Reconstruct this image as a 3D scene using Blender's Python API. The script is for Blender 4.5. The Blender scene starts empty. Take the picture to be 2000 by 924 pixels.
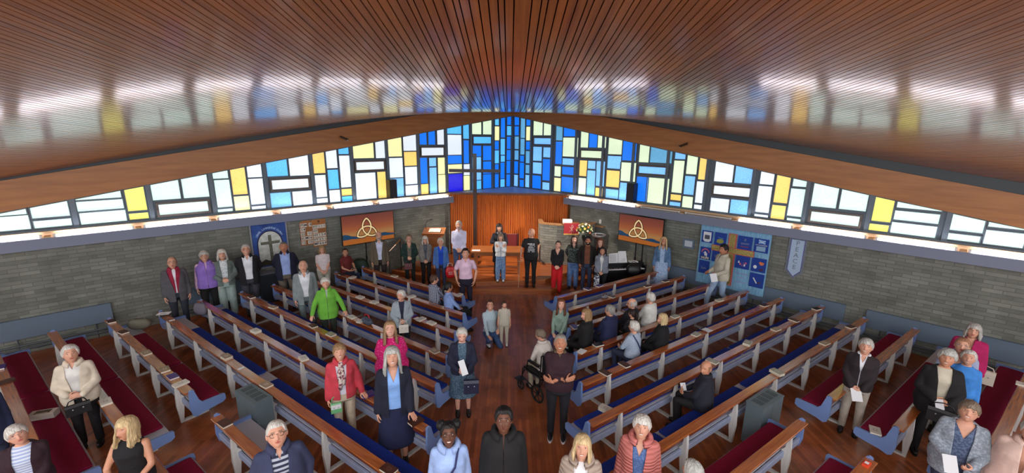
import bpy, bmesh, math, random
import numpy as np
from mathutils import Vector, Matrix, noise

PI = math.pi
R = random.Random(11)
C = bpy.context.scene.collection

# ------------------------------------------------------------------ camera, world, light, exposure
FOC = 834.62
CAMZ = 4.61
CAM_AXES = np.array([[0.999924, -0.004692, 0.011406],
                     [0.010049, -0.226189, -0.974032],
                     [0.007150, 0.974072, -0.226125]])        # right, down, forward
cam_data = bpy.data.cameras.new('camera')
cam = bpy.data.objects.new('camera', cam_data)
C.objects.link(cam)
cam_data.sensor_width = 36.0
cam_data.lens = FOC * 36.0 / 2000.0
cam_data.clip_start = 0.05
cam_data.clip_end = 200
mw = Matrix.Identity(4)
for i in range(3):
    mw[i][0] = CAM_AXES[0][i]
    mw[i][1] = -CAM_AXES[1][i]
    mw[i][2] = -CAM_AXES[2][i]
mw[2][3] = CAMZ
cam.matrix_world = mw
sc = bpy.context.scene
sc.camera = cam
sc.view_settings.view_transform = 'Standard'
sc.view_settings.look = 'None'
sc.view_settings.exposure = 0.36
sc.view_settings.gamma = 1.0
sc.view_settings.use_curve_mapping = False
sc.cycles.max_bounces = 6
sc.cycles.diffuse_bounces = 3
sc.cycles.glossy_bounces = 3
sc.cycles.transmission_bounces = 3
sc.cycles.sample_clamp_indirect = 4.0
sc.cycles.use_denoising = True

WORLD_STRENGTH = 3.2
GLASS = 1.9          # daylight through the coloured windows
TUBE = 22.0          # fluorescent tubes in the trough under the windows
w = bpy.data.worlds.new('daylight')
sc.world = w
w.use_nodes = True
w.node_tree.nodes['Background'].inputs['Color'].default_value = (0.96, 0.97, 0.99, 1)
w.node_tree.nodes['Background'].inputs['Strength'].default_value = WORLD_STRENGTH

# ------------------------------------------------------------------ survey of the hall
KX, KY = 0.0972, 17.9733            # front corner where the two window walls meet
AL, AR = 0.82433, 0.76803           # angle of each wall from the axis
DL = np.array([-math.sin(AL), -math.cos(AL)]); NL = np.array([math.cos(AL), -math.sin(AL)])
DR = np.array([math.sin(AR), -math.cos(AR)]); NR = np.array([-math.cos(AR), -math.sin(AR)])
BL, BR = 0.62677, 0.60062
PEW = {-1: (np.array([math.cos(BL), -math.sin(BL)]), np.array([math.sin(BL), math.cos(BL)])),
        1: (np.array([-math.cos(BR), -math.sin(BR)]), np.array([-math.sin(BR), math.cos(BR)]))}
SILL = 2.6
def beam_z(t): return 5.477 - 0.1742 * t
def ray(px, py):
    return CAM_AXES.T @ np.array([(px - 1000) / FOC, (py - 462) / FOC, 1.0])
def at(px, py, z):
    d = ray(px, py); k = (z - CAMZ) / d[2]
    return Vector((d[0] * k, d[1] * k, z))
def wall_tz(px, py, side, off=0.0):
    D, N = (DL, NL) if side < 0 else (DR, NR)
    Ko = np.array([KX, KY]) + N * off
    r = ray(px, py); n = np.array([-D[1], D[0]])
    k = (Ko @ n) / (r[:2] @ n)
    P = r * k
    return float((P[:2] - Ko) @ D), float(P[2] + CAMZ)
def wp(side, t, z, off=0.0):
    D, N = (DL, NL) if side < 0 else (DR, NR)
    return Vector((KX + D[0] * t + N[0] * off, KY + D[1] * t + N[1] * off, z))
def wall_frame(side, t, z, off=0.0):
    """matrix: local x along the wall to the viewer's right, local y out of the wall into the room, z up"""
    D, N = (DL, NL) if side < 0 else (DR, NR)
    X = -D if side < 0 else D
    # seen from the room with y towards the viewer, x must run so that x cross y = z
    M = Matrix.Identity(4)
    xx = Vector((-X[0], -X[1], 0)); yy = Vector((N[0], N[1], 0)); zz = Vector((0, 0, 1))
    if xx.cross(yy).z < 0: xx = -xx
    for i in range(3):
        M[i][0], M[i][1], M[i][2] = xx[i], yy[i], zz[i]
    p = wp(side, t, z, off)
    M.translation = p
    return M
def ceil_z(x, y):
    r = KY - y
    xr = x - KX
    return 6.22 - 0.2463 * r + 0.0149 * r * r - 0.0149 * xr * xr

# ------------------------------------------------------------------ materials
def lin(c):
    """sRGB 0-255 to linear"""
    out = []
    for v in c[:3]:
        v = v / 255.0
        out.append(v / 12.92 if v <= 0.04045 else ((v + 0.055) / 1.055) ** 2.4)
    return (out[0], out[1], out[2], 1.0)
MATS = {}
def mat(name, rgb, rough=0.6, metal=0.0, spec=0.5, coat=0.0, noise_amt=0.0, noise_scale=8.0, stretch=(1, 1, 1),
        bump=0.0, emit=None, emit_s=0.0, coat_rough=0.1, sheen=0.0, coord='Object', rgb2=None, alpha=None, trans=0.0, detail=4.0):
    if name in MATS: return MATS[name]
    m = bpy.data.materials.new(name); m.use_nodes = True
    nt = m.node_tree; b = nt.nodes['Principled BSDF']
    col = lin(rgb)
    b.inputs['Base Color'].default_value = col
    b.inputs['Roughness'].default_value = rough
    b.inputs['Metallic'].default_value = metal
    b.inputs['Specular IOR Level'].default_value = spec
    b.inputs['Coat Weight'].default_value = coat
    b.inputs['Coat Roughness'].default_value = coat_rough
    b.inputs['Transmission Weight'].default_value = trans
    if sheen: b.inputs['Sheen Weight'].default_value = sheen
    if noise_amt or bump or rgb2:
        tc = nt.nodes.new('ShaderNodeTexCoord'); mp = nt.nodes.new('ShaderNodeMapping')
        mp.inputs['Scale'].default_value = stretch
        nz = nt.nodes.new('ShaderNodeTexNoise'); nz.inputs['Scale'].default_value = noise_scale
        nz.inputs['Detail'].default_value = detail
        nt.links.new(tc.outputs[coord], mp.inputs[0]); nt.links.new(mp.outputs[0], nz.inputs['Vector'])
        if noise_amt or rgb2:
            mx = nt.nodes.new('ShaderNodeMix'); mx.data_type = 'RGBA'
            rp = nt.nodes.new('ShaderNodeMapRange'); rp.inputs[1].default_value = 0.35; rp.inputs[2].default_value = 0.65
            nt.links.new(nz.outputs['Fac'], rp.inputs[0]); nt.links.new(rp.outputs[0], mx.inputs[0])
            if rgb2:
                a, c2 = col, lin(rgb2)
            else:
                a = tuple(max(0, v * (1 - noise_amt)) for v in col[:3]) + (1,)
                c2 = tuple(min(1, v * (1 + noise_amt)) for v in col[:3]) + (1,)
            mx.inputs[6].default_value = a; mx.inputs[7].default_value = c2
            nt.links.new(mx.outputs[2], b.inputs['Base Color'])
        if bump:
            bp = nt.nodes.new('ShaderNodeBump'); bp.inputs['Strength'].default_value = bump
            bp.inputs['Distance'].default_value = 0.02
            nt.links.new(nz.outputs['Fac'], bp.inputs['Height']); nt.links.new(bp.outputs[0], b.inputs['Normal'])
    if emit is not None:
        b.inputs['Emission Color'].default_value = lin(emit)
        b.inputs['Emission Strength'].default_value = emit_s
    MATS[name] = m
    return m
def nn(m, t): return m.node_tree.nodes.new(t)
def lk(m, a, b): m.node_tree.links.new(a, b)

def wood_mat(name, rgb, rgb2, rough=0.35, stretch=(1, 12, 12), scale=3.0, coat=0.3):
    return mat(name, rgb, rough=rough, rgb2=rgb2, noise_scale=scale, stretch=stretch, coat=coat, coat_rough=0.18, detail=6)

# ------------------------------------------------------------------ mesh building
class MB:
    def __init__(s): s.v = []; s.f = []; s.mi = []; s.cur = 0; s.M = None; s.sm = []; s.smooth = False
    def use(s, i): s.cur = i; return s
    def add(s, vs, fs):
        o = len(s.v)
        if s.M is not None: vs = [s.M @ Vector(p) for p in vs]
        s.v += [tuple(p) for p in vs]
        for f in fs: s.f.append(tuple(i + o for i in f)); s.mi.append(s.cur); s.sm.append(s.smooth)
        return s
    def box(s, x0, x1, y0, y1, z0, z1, M=None):
        vs = [Vector((x, y, z)) for z in (z0, z1) for y in (y0, y1) for x in (x0, x1)]
        if M is not None: vs = [M @ p for p in vs]
        return s.add(vs, [(0, 2, 3, 1), (4, 5, 7, 6), (0, 1, 5, 4), (2, 6, 7, 3), (0, 4, 6, 2), (1, 3, 7, 5)])
    def cbox(s, x0, x1, y0, y1, z0, z1, c=0.006, M=None):
        """box with chamfered long edges (profile in y,z)"""
        pr = [(y0 + c, z0), (y1 - c, z0), (y1, z0 + c), (y1, z1 - c), (y1 - c, z1), (y0 + c, z1), (y0, z1 - c), (y0, z0 + c)]
        return s.prism_x(pr, x0, x1, M)
    def prism_x(s, pr, x0, x1, M=None):
        n = len(pr)
        vs = [Vector((x, y, z)) for x in (x0, x1) for (y, z) in pr]
        if M is not None: vs = [M @ p for p in vs]
        fs = [tuple(range(n))[::-1], tuple(range(n, 2 * n))]
        fs += [(i, (i + 1) % n, n + (i + 1) % n, n + i) for i in range(n)]
        return s.add(vs, fs)
    def poly_prism(s, pts, z0, z1):
        n = len(pts)
        vs = [Vector((x, y, z0)) for x, y in pts] + [Vector((x, y, z1)) for x, y in pts]
        fs = [tuple(range(n))[::-1], tuple(range(n, 2 * n))]
        fs += [(i, (i + 1) % n, n + (i + 1) % n, n + i) for i in range(n)]
        return s.add(vs, fs)
    def hexa(s, ps):
        return s.add(ps, [(0, 3, 2, 1), (4, 5, 6, 7), (0, 1, 5, 4), (1, 2, 6, 5), (2, 3, 7, 6), (3, 0, 4, 7)])
    def tube(s, pts, r, n=10, cap=True, closed=False):
        pts = [Vector(p) for p in pts]
        rs = r if isinstance(r, (list, tuple)) else [r] * len(pts)
        vs = []; m = len(pts); up = None
        for i, p in enumerate(pts):
            if closed: d = (pts[(i + 1) % m] - pts[i - 1])
            elif i == 0: d = pts[1] - pts[0]
            elif i == m - 1: d = pts[-1] - pts[-2]
            else: d = (pts[i + 1] - p).normalized() + (p - pts[i - 1]).normalized()
            if d.length < 1e-9: d = Vector((0, 0, 1))
            d.normalize()
            if up is None:
                up = Vector((0, 0, 1)) if abs(d.z) < 0.9 else Vector((1, 0, 0))
            a = d.cross(up); 
            if a.length < 1e-6: a = d.orthogonal()
            a.normalize(); b = a.cross(d).normalized(); up = b
            for k in range(n):
                th = 2 * PI * k / n
                vs.append(p + (a * math.cos(th) + b * math.sin(th)) * rs[i])
        fs = []
        for i in range(m if closed else m - 1):
            j = (i + 1) % m
            for k in range(n):
                k2 = (k + 1) % n
                fs.append((i * n + k, i * n + k2, j * n + k2, j * n + k))
        if cap and not closed:
            fs.append(tuple(range(n))[::-1]); fs.append(tuple((m - 1) * n + k for k in range(n)))
        return s.add(vs, fs)
    def lathe(s, prof, c=(0, 0, 0), n=20):
        vs = []; fs = []; c = Vector(c)
        for r, z in prof:
            for k in range(n):
                th = 2 * PI * k / n
                vs.append(c + Vector((r * math.cos(th), r * math.sin(th), z)))
        for i in range(len(prof) - 1):
            for k in range(n):
                k2 = (k + 1) % n
                fs.append((i * n + k, i * n + k2, (i + 1) * n + k2, (i + 1) * n + k))
        fs.append(tuple(range(n))[::-1]); fs.append(tuple((len(prof) - 1) * n + k for k in range(n)))
        return s.add(vs, fs)
    def ell(s, c, r, n=12, m=8, M=None):
        vs = []; fs = []
        for i in range(1, m):
            ph = PI * i / m
            for k in range(n):
                th = 2 * PI * k / n
                vs.append(Vector((c[0] + r[0] * math.sin(ph) * math.cos(th), c[1] + r[1] * math.sin(ph) * math.sin(th), c[2] - r[2] * math.cos(ph))))
        vs.append(Vector((c[0], c[1], c[2] - r[2]))); vs.append(Vector((c[0], c[1], c[2] + r[2])))
        b, t = len(vs) - 2, len(vs) - 1
        for i in range(m - 2):
            for k in range(n):
                k2 = (k + 1) % n
                fs.append((i * n + k, i * n + k2, (i + 1) * n + k2, (i + 1) * n + k))
        for k in range(n):
            k2 = (k + 1) % n
            fs.append((b, k2, k)); fs.append((t, (m - 2) * n + k, (m - 2) * n + k2))
        if M is not None: vs = [M @ p for p in vs]
        return s.add(vs, fs)
    def mesh(s, name, mats):
        me = bpy.data.meshes.new(name)
        me.from_pydata(s.v, [], s.f)
        for m in (mats if isinstance(mats, (list, tuple)) else [mats]): me.materials.append(m)
        me.polygons.foreach_set('material_index', s.mi)
        if any(s.sm): me.polygons.foreach_set('use_smooth', s.sm)
        me.update()
        return me
    def build(s, name, mats, parent=None, M=None):
        o = bpy.data.objects.new(name, s.mesh(name, mats))
        C.objects.link(o)
        if parent is not None: o.parent = parent
        if M is not None: o.matrix_local = M
        return o
def tag(o, label=None, cat=None, group=None, kind=None):
    if label: o['label'] = label
    if cat: o['category'] = cat
    if group: o['group'] = group
    if kind: o['kind'] = kind
    return o
def empty(name, M, label=None, cat=None, group=None):
    o = bpy.data.objects.new(name, None); C.objects.link(o)
    o.empty_display_size = 0.1
    if isinstance(M, Matrix): o.matrix_world = M
    else: o.location = M
    return tag(o, label, cat, group)
def struct(o): o['kind'] = 'structure'; return o
def rotz(a, loc=(0, 0, 0)):
    return Matrix.Translation(Vector(loc)) @ Matrix.Rotation(a, 4, 'Z')
def copy_tree(o, parent=None):
    c = o.copy(); C.objects.link(c); c.parent = parent
    if parent is not None: c.matrix_parent_inverse = o.matrix_parent_inverse.copy()
    for ch in o.children: copy_tree(ch, c)
    return c
def text_mesh(txt, size, mat_, depth=0.002, bold=0.0, align='CENTER'):
    cu = bpy.data.curves.new('lettering', 'FONT'); cu.body = txt; cu.size = size; cu.extrude = depth; cu.offset = bold
    cu.align_x = align; cu.align_y = 'CENTER'; cu.resolution_u = 2
    ob = bpy.data.objects.new('lettering', cu); C.objects.link(ob)
    dg = bpy.context.evaluated_depsgraph_get()
    me = bpy.data.meshes.new_from_object(ob.evaluated_get(dg))
    bpy.data.objects.remove(ob); bpy.data.curves.remove(cu)
    me.materials.clear(); me.materials.append(mat_)
    return me
TXT_ROT = Matrix.Rotation(PI / 2, 4, 'X')
def text_on(parent, name, txt, size, mat_, x, z, y, flip=True, bold=0.0, rot=0.0):
    """lettering on a board whose outward direction is local +y; reads left to right for the viewer"""
    me = text_mesh(txt, size, mat_, bold=bold)
    o = bpy.data.objects.new(name, me); C.objects.link(o); o.parent = parent
    o.matrix_local = Matrix.Translation((x, y, z)) @ Matrix.Rotation(PI, 4, 'Z') @ Matrix.Rotation(rot, 4, 'Y') @ TXT_ROT
    return o

# ------------------------------------------------------------------ the setting
M_frame = mat('grey window frame', (92, 104, 114), rough=0.5)
M_frame_dark = mat('dark sash', (70, 66, 64), rough=0.5)
M_vent = mat('vent sash timber', (88, 78, 72), rough=0.5)
def glass(name, rgb, s, pat=0):
    m = bpy.data.materials.new(name); m.use_nodes = True
    b = m.node_tree.nodes['Principled BSDF']
    b.inputs['Base Color'].default_value = lin(rgb); b.inputs['Roughness'].default_value = 0.25
    tc = nn(m, 'ShaderNodeTexCoord'); mp = nn(m, 'ShaderNodeMapping')
    mp.inputs['Scale'].default_value = (1, 1, 1)
    vo = nn(m, 'ShaderNodeTexVoronoi'); vo.inputs['Scale'].default_value = 16; vo.feature = 'DISTANCE_TO_EDGE'
    rp = nn(m, 'ShaderNodeMapRange'); rp.inputs[1].default_value = 0.0; rp.inputs[2].default_value = 0.25
    rp.inputs[3].default_value = 0.8; rp.inputs[4].default_value = 1.06
    nz = nn(m, 'ShaderNodeTexNoise'); nz.inputs['Scale'].default_value = 0.9
    r2 = nn(m, 'ShaderNodeMapRange'); r2.inputs[1].default_value = 0.3; r2.inputs[2].default_value = 0.7
    r2.inputs[3].default_value = 0.84; r2.inputs[4].default_value = 1.12
    mu = nn(m, 'ShaderNodeMath'); mu.operation = 'MULTIPLY'
    mu2 = nn(m, 'ShaderNodeMath'); mu2.operation = 'MULTIPLY'; mu2.inputs[1].default_value = s
    lk(m, tc.outputs['Object'], mp.inputs[0]); lk(m, mp.outputs[0], vo.inputs['Vector']); lk(m, tc.outputs['Object'], nz.inputs['Vector'])
    lk(m, vo.outputs['Distance'], rp.inputs[0]); lk(m, nz.outputs['Fac'], r2.inputs[0])
    lk(m, rp.outputs[0], mu.inputs[0]); lk(m, r2.outputs[0], mu.inputs[1]); lk(m, mu.outputs[0], mu2.inputs[0])
    b.inputs['Emission Color'].default_value = lin(rgb)
    lk(m, mu2.outputs[0], b.inputs['Emission Strength'])
    return m
G_ORDER = 'wWgyYKbcBtN'
G_MATS = [glass('frosted white glass', (222, 233, 244), GLASS * 0.38), glass('frosted pale green glass', (204, 234, 224), GLASS * 0.39),
          glass('pale green glass', (205, 224, 190), GLASS * 0.46), glass('pale yellow glass', (236, 232, 168), GLASS * 0.42),
          glass('amber glass', (246, 206, 112), GLASS * 0.38), glass('lemon glass', (220, 216, 110), GLASS * 0.38),
          glass('pale blue glass', (118, 182, 245), GLASS * 0.44), glass('sky blue glass', (84, 176, 250), GLASS * 0.46),
          glass('cobalt glass', (20, 112, 232), GLASS * 0.42), glass('teal glass', (92, 158, 196), GLASS * 0.42),
          glass('ultramarine glass', (14, 6, 200), GLASS * 0.42)]
PANES_L = """0.08 0.32 4.69 5.05 .c;0.09 0.32 5.1 0 TB;0.1 0.32 4.15 4.63 .B;0.1 0.33 3.7 4.1 .B;0.11 0.33 2.61 3.11 .B;0.11 0.33 3.16 3.66 .B;0.42 0.65 3.64 3.88 .c;0.42 0.65 4.6 0 TB;0.42 0.66 2.61 2.93 .c;0.42 0.66 3.92 4.54 .c;0.43 0.66 2.96 3.6 .B;0.73 0.97 4.49 5.02 .y;0.74 0.97 3.59 4.09 .c;0.75 0.96 2.6 3.15 .B;0.75 0.96 3.2 3.55 .B;0.75 0.96 5.07 0 Tc;0.75 0.97 4.13 4.45 .B;1.11 1.57 4.71 0 Tg;1.14 1.57 2.61 3.17 .B;1.14 1.57 3.2 3.67 .B;1.14 1.57 3.72 4.27 .B;1.16 2.04 4.37 4.61 Oc;1.64 2.1 4.71 0 Tg;1.65 2.07 3.88 4.28 .B;1.66 2.09 2.61 2.95 .c;1.66 2.09 2.98 3.85 .b;2.22 2.51 3.19 3.6 .w;2.22 2.52 2.62 3.17 .y;2.24 2.51 4.54 0 Tc;2.25 2.5 3.64 4.48 .B;2.56 3.21 2.55 3.28 .N;2.58 3.22 3.28 3.61 .y;2.59 3.21 3.96 4.67 .w;2.59 3.22 3.64 3.93 .B;2.59 3.22 4.71 0 Tc;3.34 3.65 2.61 3.26 .y;3.35 3.65 3.28 3.87 .y;3.36 3.65 4.33 0 Tw;3.39 4.31 3.96 4.22 Ow;3.71 4.01 2.62 3.53 .b;3.72 4.01 3.58 3.87 .b;3.73 4.01 4.33 0 TB;4.07 4.37 2.61 2.97 .Y;4.08 4.36 4.33 0 TB;4.09 4.37 2.99 3.88 .B;4.49 4.98 2.61 2.96 .w;4.5 4.97 3 3.59 .w;4.5 4.98 3.63 4.09 .Y;4.5 4.99 4.13 0 Tw;5.04 5.53 3.26 3.9 .w;5.04 5.54 2.6 3.23 .b;5.05 5.54 3.95 0 Ty;5.66 5.98 3.91 0 Tw;5.68 5.97 2.6 3.47 .Y;5.72 6.65 3.56 3.8 Ow;6.03 6.7 2.63 3.46 .w;6.04 6.71 3.92 0 Ty;6.84 7.16 2.62 2.77 .c;6.84 7.16 2.8 3 .Y;6.84 7.16 3.05 4.01 .w;6.85 7.16 4.06 0 Tc;7.21 7.53 2.63 2.99 .w;7.22 7.53 3.03 3.6 .c;7.22 7.54 3.65 0 Tw;7.59 7.91 2.64 2.77 .w;7.59 7.92 3.52 0 TY;7.6 7.91 2.81 3.46 .w;8.03 8.56 2.63 3.03 .w;8.05 8.57 3.48 0 Tw;8.1 9.06 3.13 3.38 Ow;8.61 9.13 2.63 3.03 .b;8.62 9.14 3.49 0 Tc;9.27 9.61 2.63 2.71 .w;9.27 9.61 2.76 3.45 .w;9.27 9.61 3.49 0 Tw;9.65 9.99 2.64 3.01 .y;9.66 9.99 3.06 0 TY;10.04 10.37 2.76 3.46 .W;10.05 10.38 2.64 2.71 .W;10.05 10.38 3.5 0 TW;10.51 11.03 3.06 0 TW;10.57 11.54 2.7 2.95 OW;11.09 11.62 3.06 0 TW;11.75 12.09 2.65 2.79 .K;11.75 12.09 2.85 0 TK;12.14 12.89 2.64 2.89 .W;12.15 12.9 2.93 3.14 .W;12.16 12.9 3.18 0 TW;13.03 13.58 2.65 2.8 .W;13.03 13.58 2.86 0 TW;13.63 14.07 2.65 2.94 .W;13.64 14.03 2.96 0 TW"""
PANES_R = """0.14 0.4 5.09 0 TB;0.15 0.38 2.64 3.1 .b;0.15 0.38 3.16 3.65 .B;0.15 0.39 4.69 5.04 .B;0.16 0.4 3.72 4.09 .t;0.16 0.4 4.15 4.64 .t;0.47 0.72 2.99 3.61 .B;0.48 0.71 3.66 3.89 .B;0.48 0.72 2.64 2.92 .B;0.49 0.73 3.94 4.55 .t;0.49 0.74 4.59 0 Tt;0.8 1.03 2.65 3.14 .b;0.8 1.03 3.21 3.54 .t;0.8 1.04 3.61 4.08 .t;0.8 1.04 4.14 4.45 .B;0.8 1.04 4.5 5.02 .y;0.8 1.04 5.07 0 TB;1.19 1.65 2.65 3.15 .B;1.19 1.67 4.7 0 Tg;1.2 1.66 3.73 4.26 .b;1.2 1.67 3.23 3.66 .b;1.24 2.13 4.37 4.59 Ob;1.72 2.19 3 3.81 .B;1.72 2.2 4.7 0 Tg;1.73 2.19 2.64 2.92 .b;1.73 2.19 3.88 4.25 .b;2.32 2.63 3.2 3.57 .g;2.32 2.65 2.64 3.14 .y;2.34 2.65 4.52 0 Tt;2.34 2.66 3.66 4.47 .B;2.68 3.36 2.66 3.2 .B;2.68 3.38 3.95 4.62 .g;2.69 3.35 3.29 3.57 .B;2.69 3.35 3.65 3.88 .b;2.7 3.35 4.67 0 TB;3.47 3.81 2.64 3.22 .g;3.48 3.81 3.29 3.84 .Y;3.48 3.81 4.29 0 Tg;3.52 4.45 3.95 4.18 Og;3.82 4.19 2.65 3.51 .b;3.84 4.16 3.57 3.84 .b;3.84 4.18 4.3 0 TB;4.2 4.51 2.64 2.93 .Y;4.2 4.54 4.3 0 Tg;4.2 4.55 3 3.84 .b;4.63 5.16 3.01 3.56 .Y;4.64 5.14 2.63 2.93 .b;4.64 5.16 3.63 4.04 .b;4.64 5.17 4.1 0 Tg;5.16 5.72 2.61 3.19 .b;5.16 5.72 3.25 3.85 .g;5.18 5.69 3.92 0 TB;5.78 6.18 2.65 3.43 .B;5.8 6.16 3.89 0 Tg;5.83 6.79 3.55 3.76 Ob;6.15 6.88 2.64 3.43 .g;6.16 6.89 3.9 0 Tt;6.95 7.29 2.64 2.75 .b;6.96 7.29 2.81 2.98 .Y;6.97 7.29 3.04 3.99 .g;6.98 7.3 4.04 0 Tb;7.34 7.65 2.63 2.96 .g;7.35 7.65 3.02 3.56 .b;7.36 7.67 3.62 0 Tg;7.7 8.01 2.63 2.75 .w;7.71 8.02 2.81 3.43 .w;7.73 8.03 3.49 0 TY;8.16 8.66 2.63 3 .w;8.18 8.67 3.47 0 Tw;8.21 9.15 3.12 3.35 Ow;8.7 9.2 2.63 3.01 .b;8.72 9.22 3.47 0 Tb;9.33 9.66 2.63 2.69 .w;9.34 9.66 2.75 3.44 .w;9.35 9.67 3.49 0 Tw;9.72 10.03 2.63 2.98 .Y;9.73 10.04 3.05 0 TY;10.08 10.4 2.75 3.44 .W;10.09 10.4 2.63 2.69 .W;10.1 10.42 3.5 0 TW;10.55 11.05 3.05 0 TW;10.59 11.53 2.69 2.92 OW;11.11 11.61 3.05 0 TW;11.72 12.06 2.64 2.79 .K;11.74 12.07 2.86 0 TK;12.1 12.82 2.64 2.88 .W;12.11 12.82 2.94 3.14 .W;12.12 12.83 3.21 0 TW;12.94 13.46 2.65 2.78 .W;12.95 13.47 2.85 0 TW;13.51 14.03 2.65 2.93 .W;13.52 14.04 3 0 TW"""

BAYS = [(0.03, 1.09), (1.09, 2.16), (2.16, 3.29), (3.29, 4.44), (4.44, 5.6), (5.6, 6.78), (6.78, 7.98), (7.98, 9.2), (9.2, 10.44), (10.44, 11.68), (11.68, 12.96), (12.96, 14.2), (14.2, 15.6)]
def build_windows(side, table, n0):
    rows = []
    for r in table.split(';'):
        a, b, z0, z1, k = r.split()
        rows.append([float(a), float(b), float(z0), float(z1), k[0], k[1]])
    rows += [[14.3, 14.85, 2.65, 2.8, '.', 'W'], [14.9, 15.5, 2.65, 2.75, '.', 'W']]
    for i, (b0, b1) in enumerate(BAYS):
        fr = MB(); fm = None
        root = empty('window_%d' % (n0 + i), wp(side, (b0 + b1) / 2, SILL))
        struct(root)
        inv = root.matrix_world.inverted() if False else Matrix.Translation(-wp(side, (b0 + b1) / 2, SILL))
        def q(t, z, off): return inv @ wp(side, t, z, off)
        def slab(mb, t0, t1, za0, zb0, za1, zb1, o0, o1):
            ps = [q(t0, za0, o0), q(t1, zb0, o0), q(t1, zb0, o1), q(t0, za0, o1), q(t0, za1, o0), q(t1, zb1, o0), q(t1, zb1, o1), q(t0, za1, o1)]
            mb.hexa(ps if side > 0 else ps)
        # back plate of the joinery
        slab(fr, b0, b1, SILL - 0.02, SILL - 0.02, beam_z(b0) + 0.02, beam_z(b1) + 0.02, -0.05, 0.0)
        # thick posts at the bay ends and the bottom rail
        slab(fr, b0, b0 + 0.045, SILL - 0.02, SILL - 0.02, beam_z(b0), beam_z(b0 + 0.045), 0.0, 0.055)
        slab(fr, b1 - 0.045, b1, SILL - 0.02, SILL - 0.02, beam_z(b1 - .045), beam_z(b1), 0.0, 0.055)
        slab(fr, b0 + .045, b1 - .045, SILL - 0.02, SILL - 0.02, SILL + 0.02, SILL + 0.02, 0.0, 0.05)
        gm = {}; vent = MB()
        for t0, t1, z0, z1, fl, col in rows:
            tc_ = (t0 + t1) / 2
            if not (b0 <= tc_ < b1): continue
            if fl == 'T':
                za, zb = beam_z(t0) - 0.035, beam_z(t1) - 0.035
                if za - z0 < 0.02: continue
                if zb < z0 + 0.01:
                    zb = z0 + 0.01
            else: za = zb = z1
            g = gm.setdefault(col, MB())
            slab(g, t0, t1, z0, z0, za, zb, 0.0, 0.008)
            w_ = 0.02; h_ = 0.03
            tgt = vent if fl == 'O' else fr
            if fl == 'O': w_ = 0.05; h_ = 0.05
            slab(tgt, t0 - w_, t0, z0 - w_, z0 - w_, za + w_, za + w_, 0.0, h_)
            slab(tgt, t1, t1 + w_, z0 - w_, z0 - w_, zb + w_, zb + w_, 0.0, h_)
            slab(tgt, t0, t1, z0 - w_, z0 - w_, z0, z0, 0.0, h_)
            if fl != 'T': slab(tgt, t0, t1, za, zb, za + w_, zb + w_, 0.0, h_)
            if fl == 'O':
                for tt in (t0 - 0.04, t1 + 0.012):
                    slab(tgt, tt, tt + 0.03, (z0 + z1) / 2 - .012, (z0 + z1) / 2 - .012, (z0 + z1) / 2 + .012, (z0 + z1) / 2 + .012, 0.05, 0.075)
        struct(fr.build('window_frame', M_frame, root))
        if vent.v: struct(vent.build('vent_sash', M_vent, root))
        for col, g in gm.items():
            struct(g.build('window_pane', G_MATS[G_ORDER.index(col)], root))
build_windows(-1, PANES_L, 1)
build_windows(1, PANES_R, 20)

# brick walls with UVs in metres along the wall
def brick_mat(name='grey brickwork', c1=(128, 130, 122), c2=(104, 106, 98), mortar=(108, 110, 102)):
    m = bpy.data.materials.new(name); m.use_nodes = True
    b = m.node_tree.nodes['Principled BSDF']; b.inputs['Roughness'].default_value = 0.85
    tc = nn(m, 'ShaderNodeTexCoord')
    br = nn(m, 'ShaderNodeTexBrick')
    br.inputs['Color1'].default_value = lin(c1); br.inputs['Color2'].default_value = lin(c2); br.inputs['Mortar'].default_value = lin(mortar)
    br.inputs['Scale'].default_value = 1.0; br.inputs['Brick Width'].default_value = 0.30; br.inputs['Row Height'].default_value = 0.084
    br.inputs['Mortar Size'].default_value = 0.006; br.inputs['Mortar Smooth'].default_value = 0.3; br.inputs['Bias'].default_value = -0.1
    br.offset = 0.5
    nz = nn(m, 'ShaderNodeTexNoise'); nz.inputs['Scale'].default_value = 2.2; nz.inputs['Detail'].default_value = 6
    nz2 = nn(m, 'ShaderNodeTexNoise'); nz2.inputs['Scale'].default_value = 40; nz2.inputs['Detail'].default_value = 3
    mx = nn(m, 'ShaderNodeMix'); mx.data_type = 'RGBA'; mx.blend_type = 'MULTIPLY'; mx.inputs[0].default_value = 0.8
    rp = nn(m, 'ShaderNodeMapRange'); rp.inputs[1].default_value = 0.3; rp.inputs[2].default_value = 0.7; rp.inputs[3].default_value = 0.75; rp.inputs[4].default_value = 1.2
    lk(m, tc.outputs['UV'], br.inputs['Vector']); lk(m, tc.outputs['UV'], nz.inputs['Vector']); lk(m, tc.outputs['UV'], nz2.inputs['Vector'])
    lk(m, nz.outputs['Fac'], rp.inputs[0]); lk(m, br.outputs['Color'], mx.inputs[6]); lk(m, rp.outputs[0], mx.inputs[7])
    lk(m, mx.outputs[2], b.inputs['Base Color'])
    bp = nn(m, 'ShaderNodeBump'); bp.inputs['Strength'].default_value = 0.9; bp.inputs['Distance'].default_value = 0.012
    sb = nn(m, 'ShaderNodeMath'); sb.operation = 'SUBTRACT'
    ms = nn(m, 'ShaderNodeMath'); ms.operation = 'MULTIPLY'; ms.inputs[1].default_value = 0.5
    lk(m, nz2.outputs['Fac'], ms.inputs[0]); lk(m, ms.outputs[0], sb.inputs[0]); lk(m, br.outputs['Fac'], sb.inputs[1])
    lk(m, sb.outputs[0], bp.inputs['Height']); lk(m, bp.outputs[0], b.inputs['Normal'])
    return m
M_brick = brick_mat()
def uv_wall(o, fn):
    me = o.data; uv = me.uv_layers.new(name='metres')
    for l in me.loops:
        uv.data[l.index].uv = fn(me.vertices[l.vertex_index].co)
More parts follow.
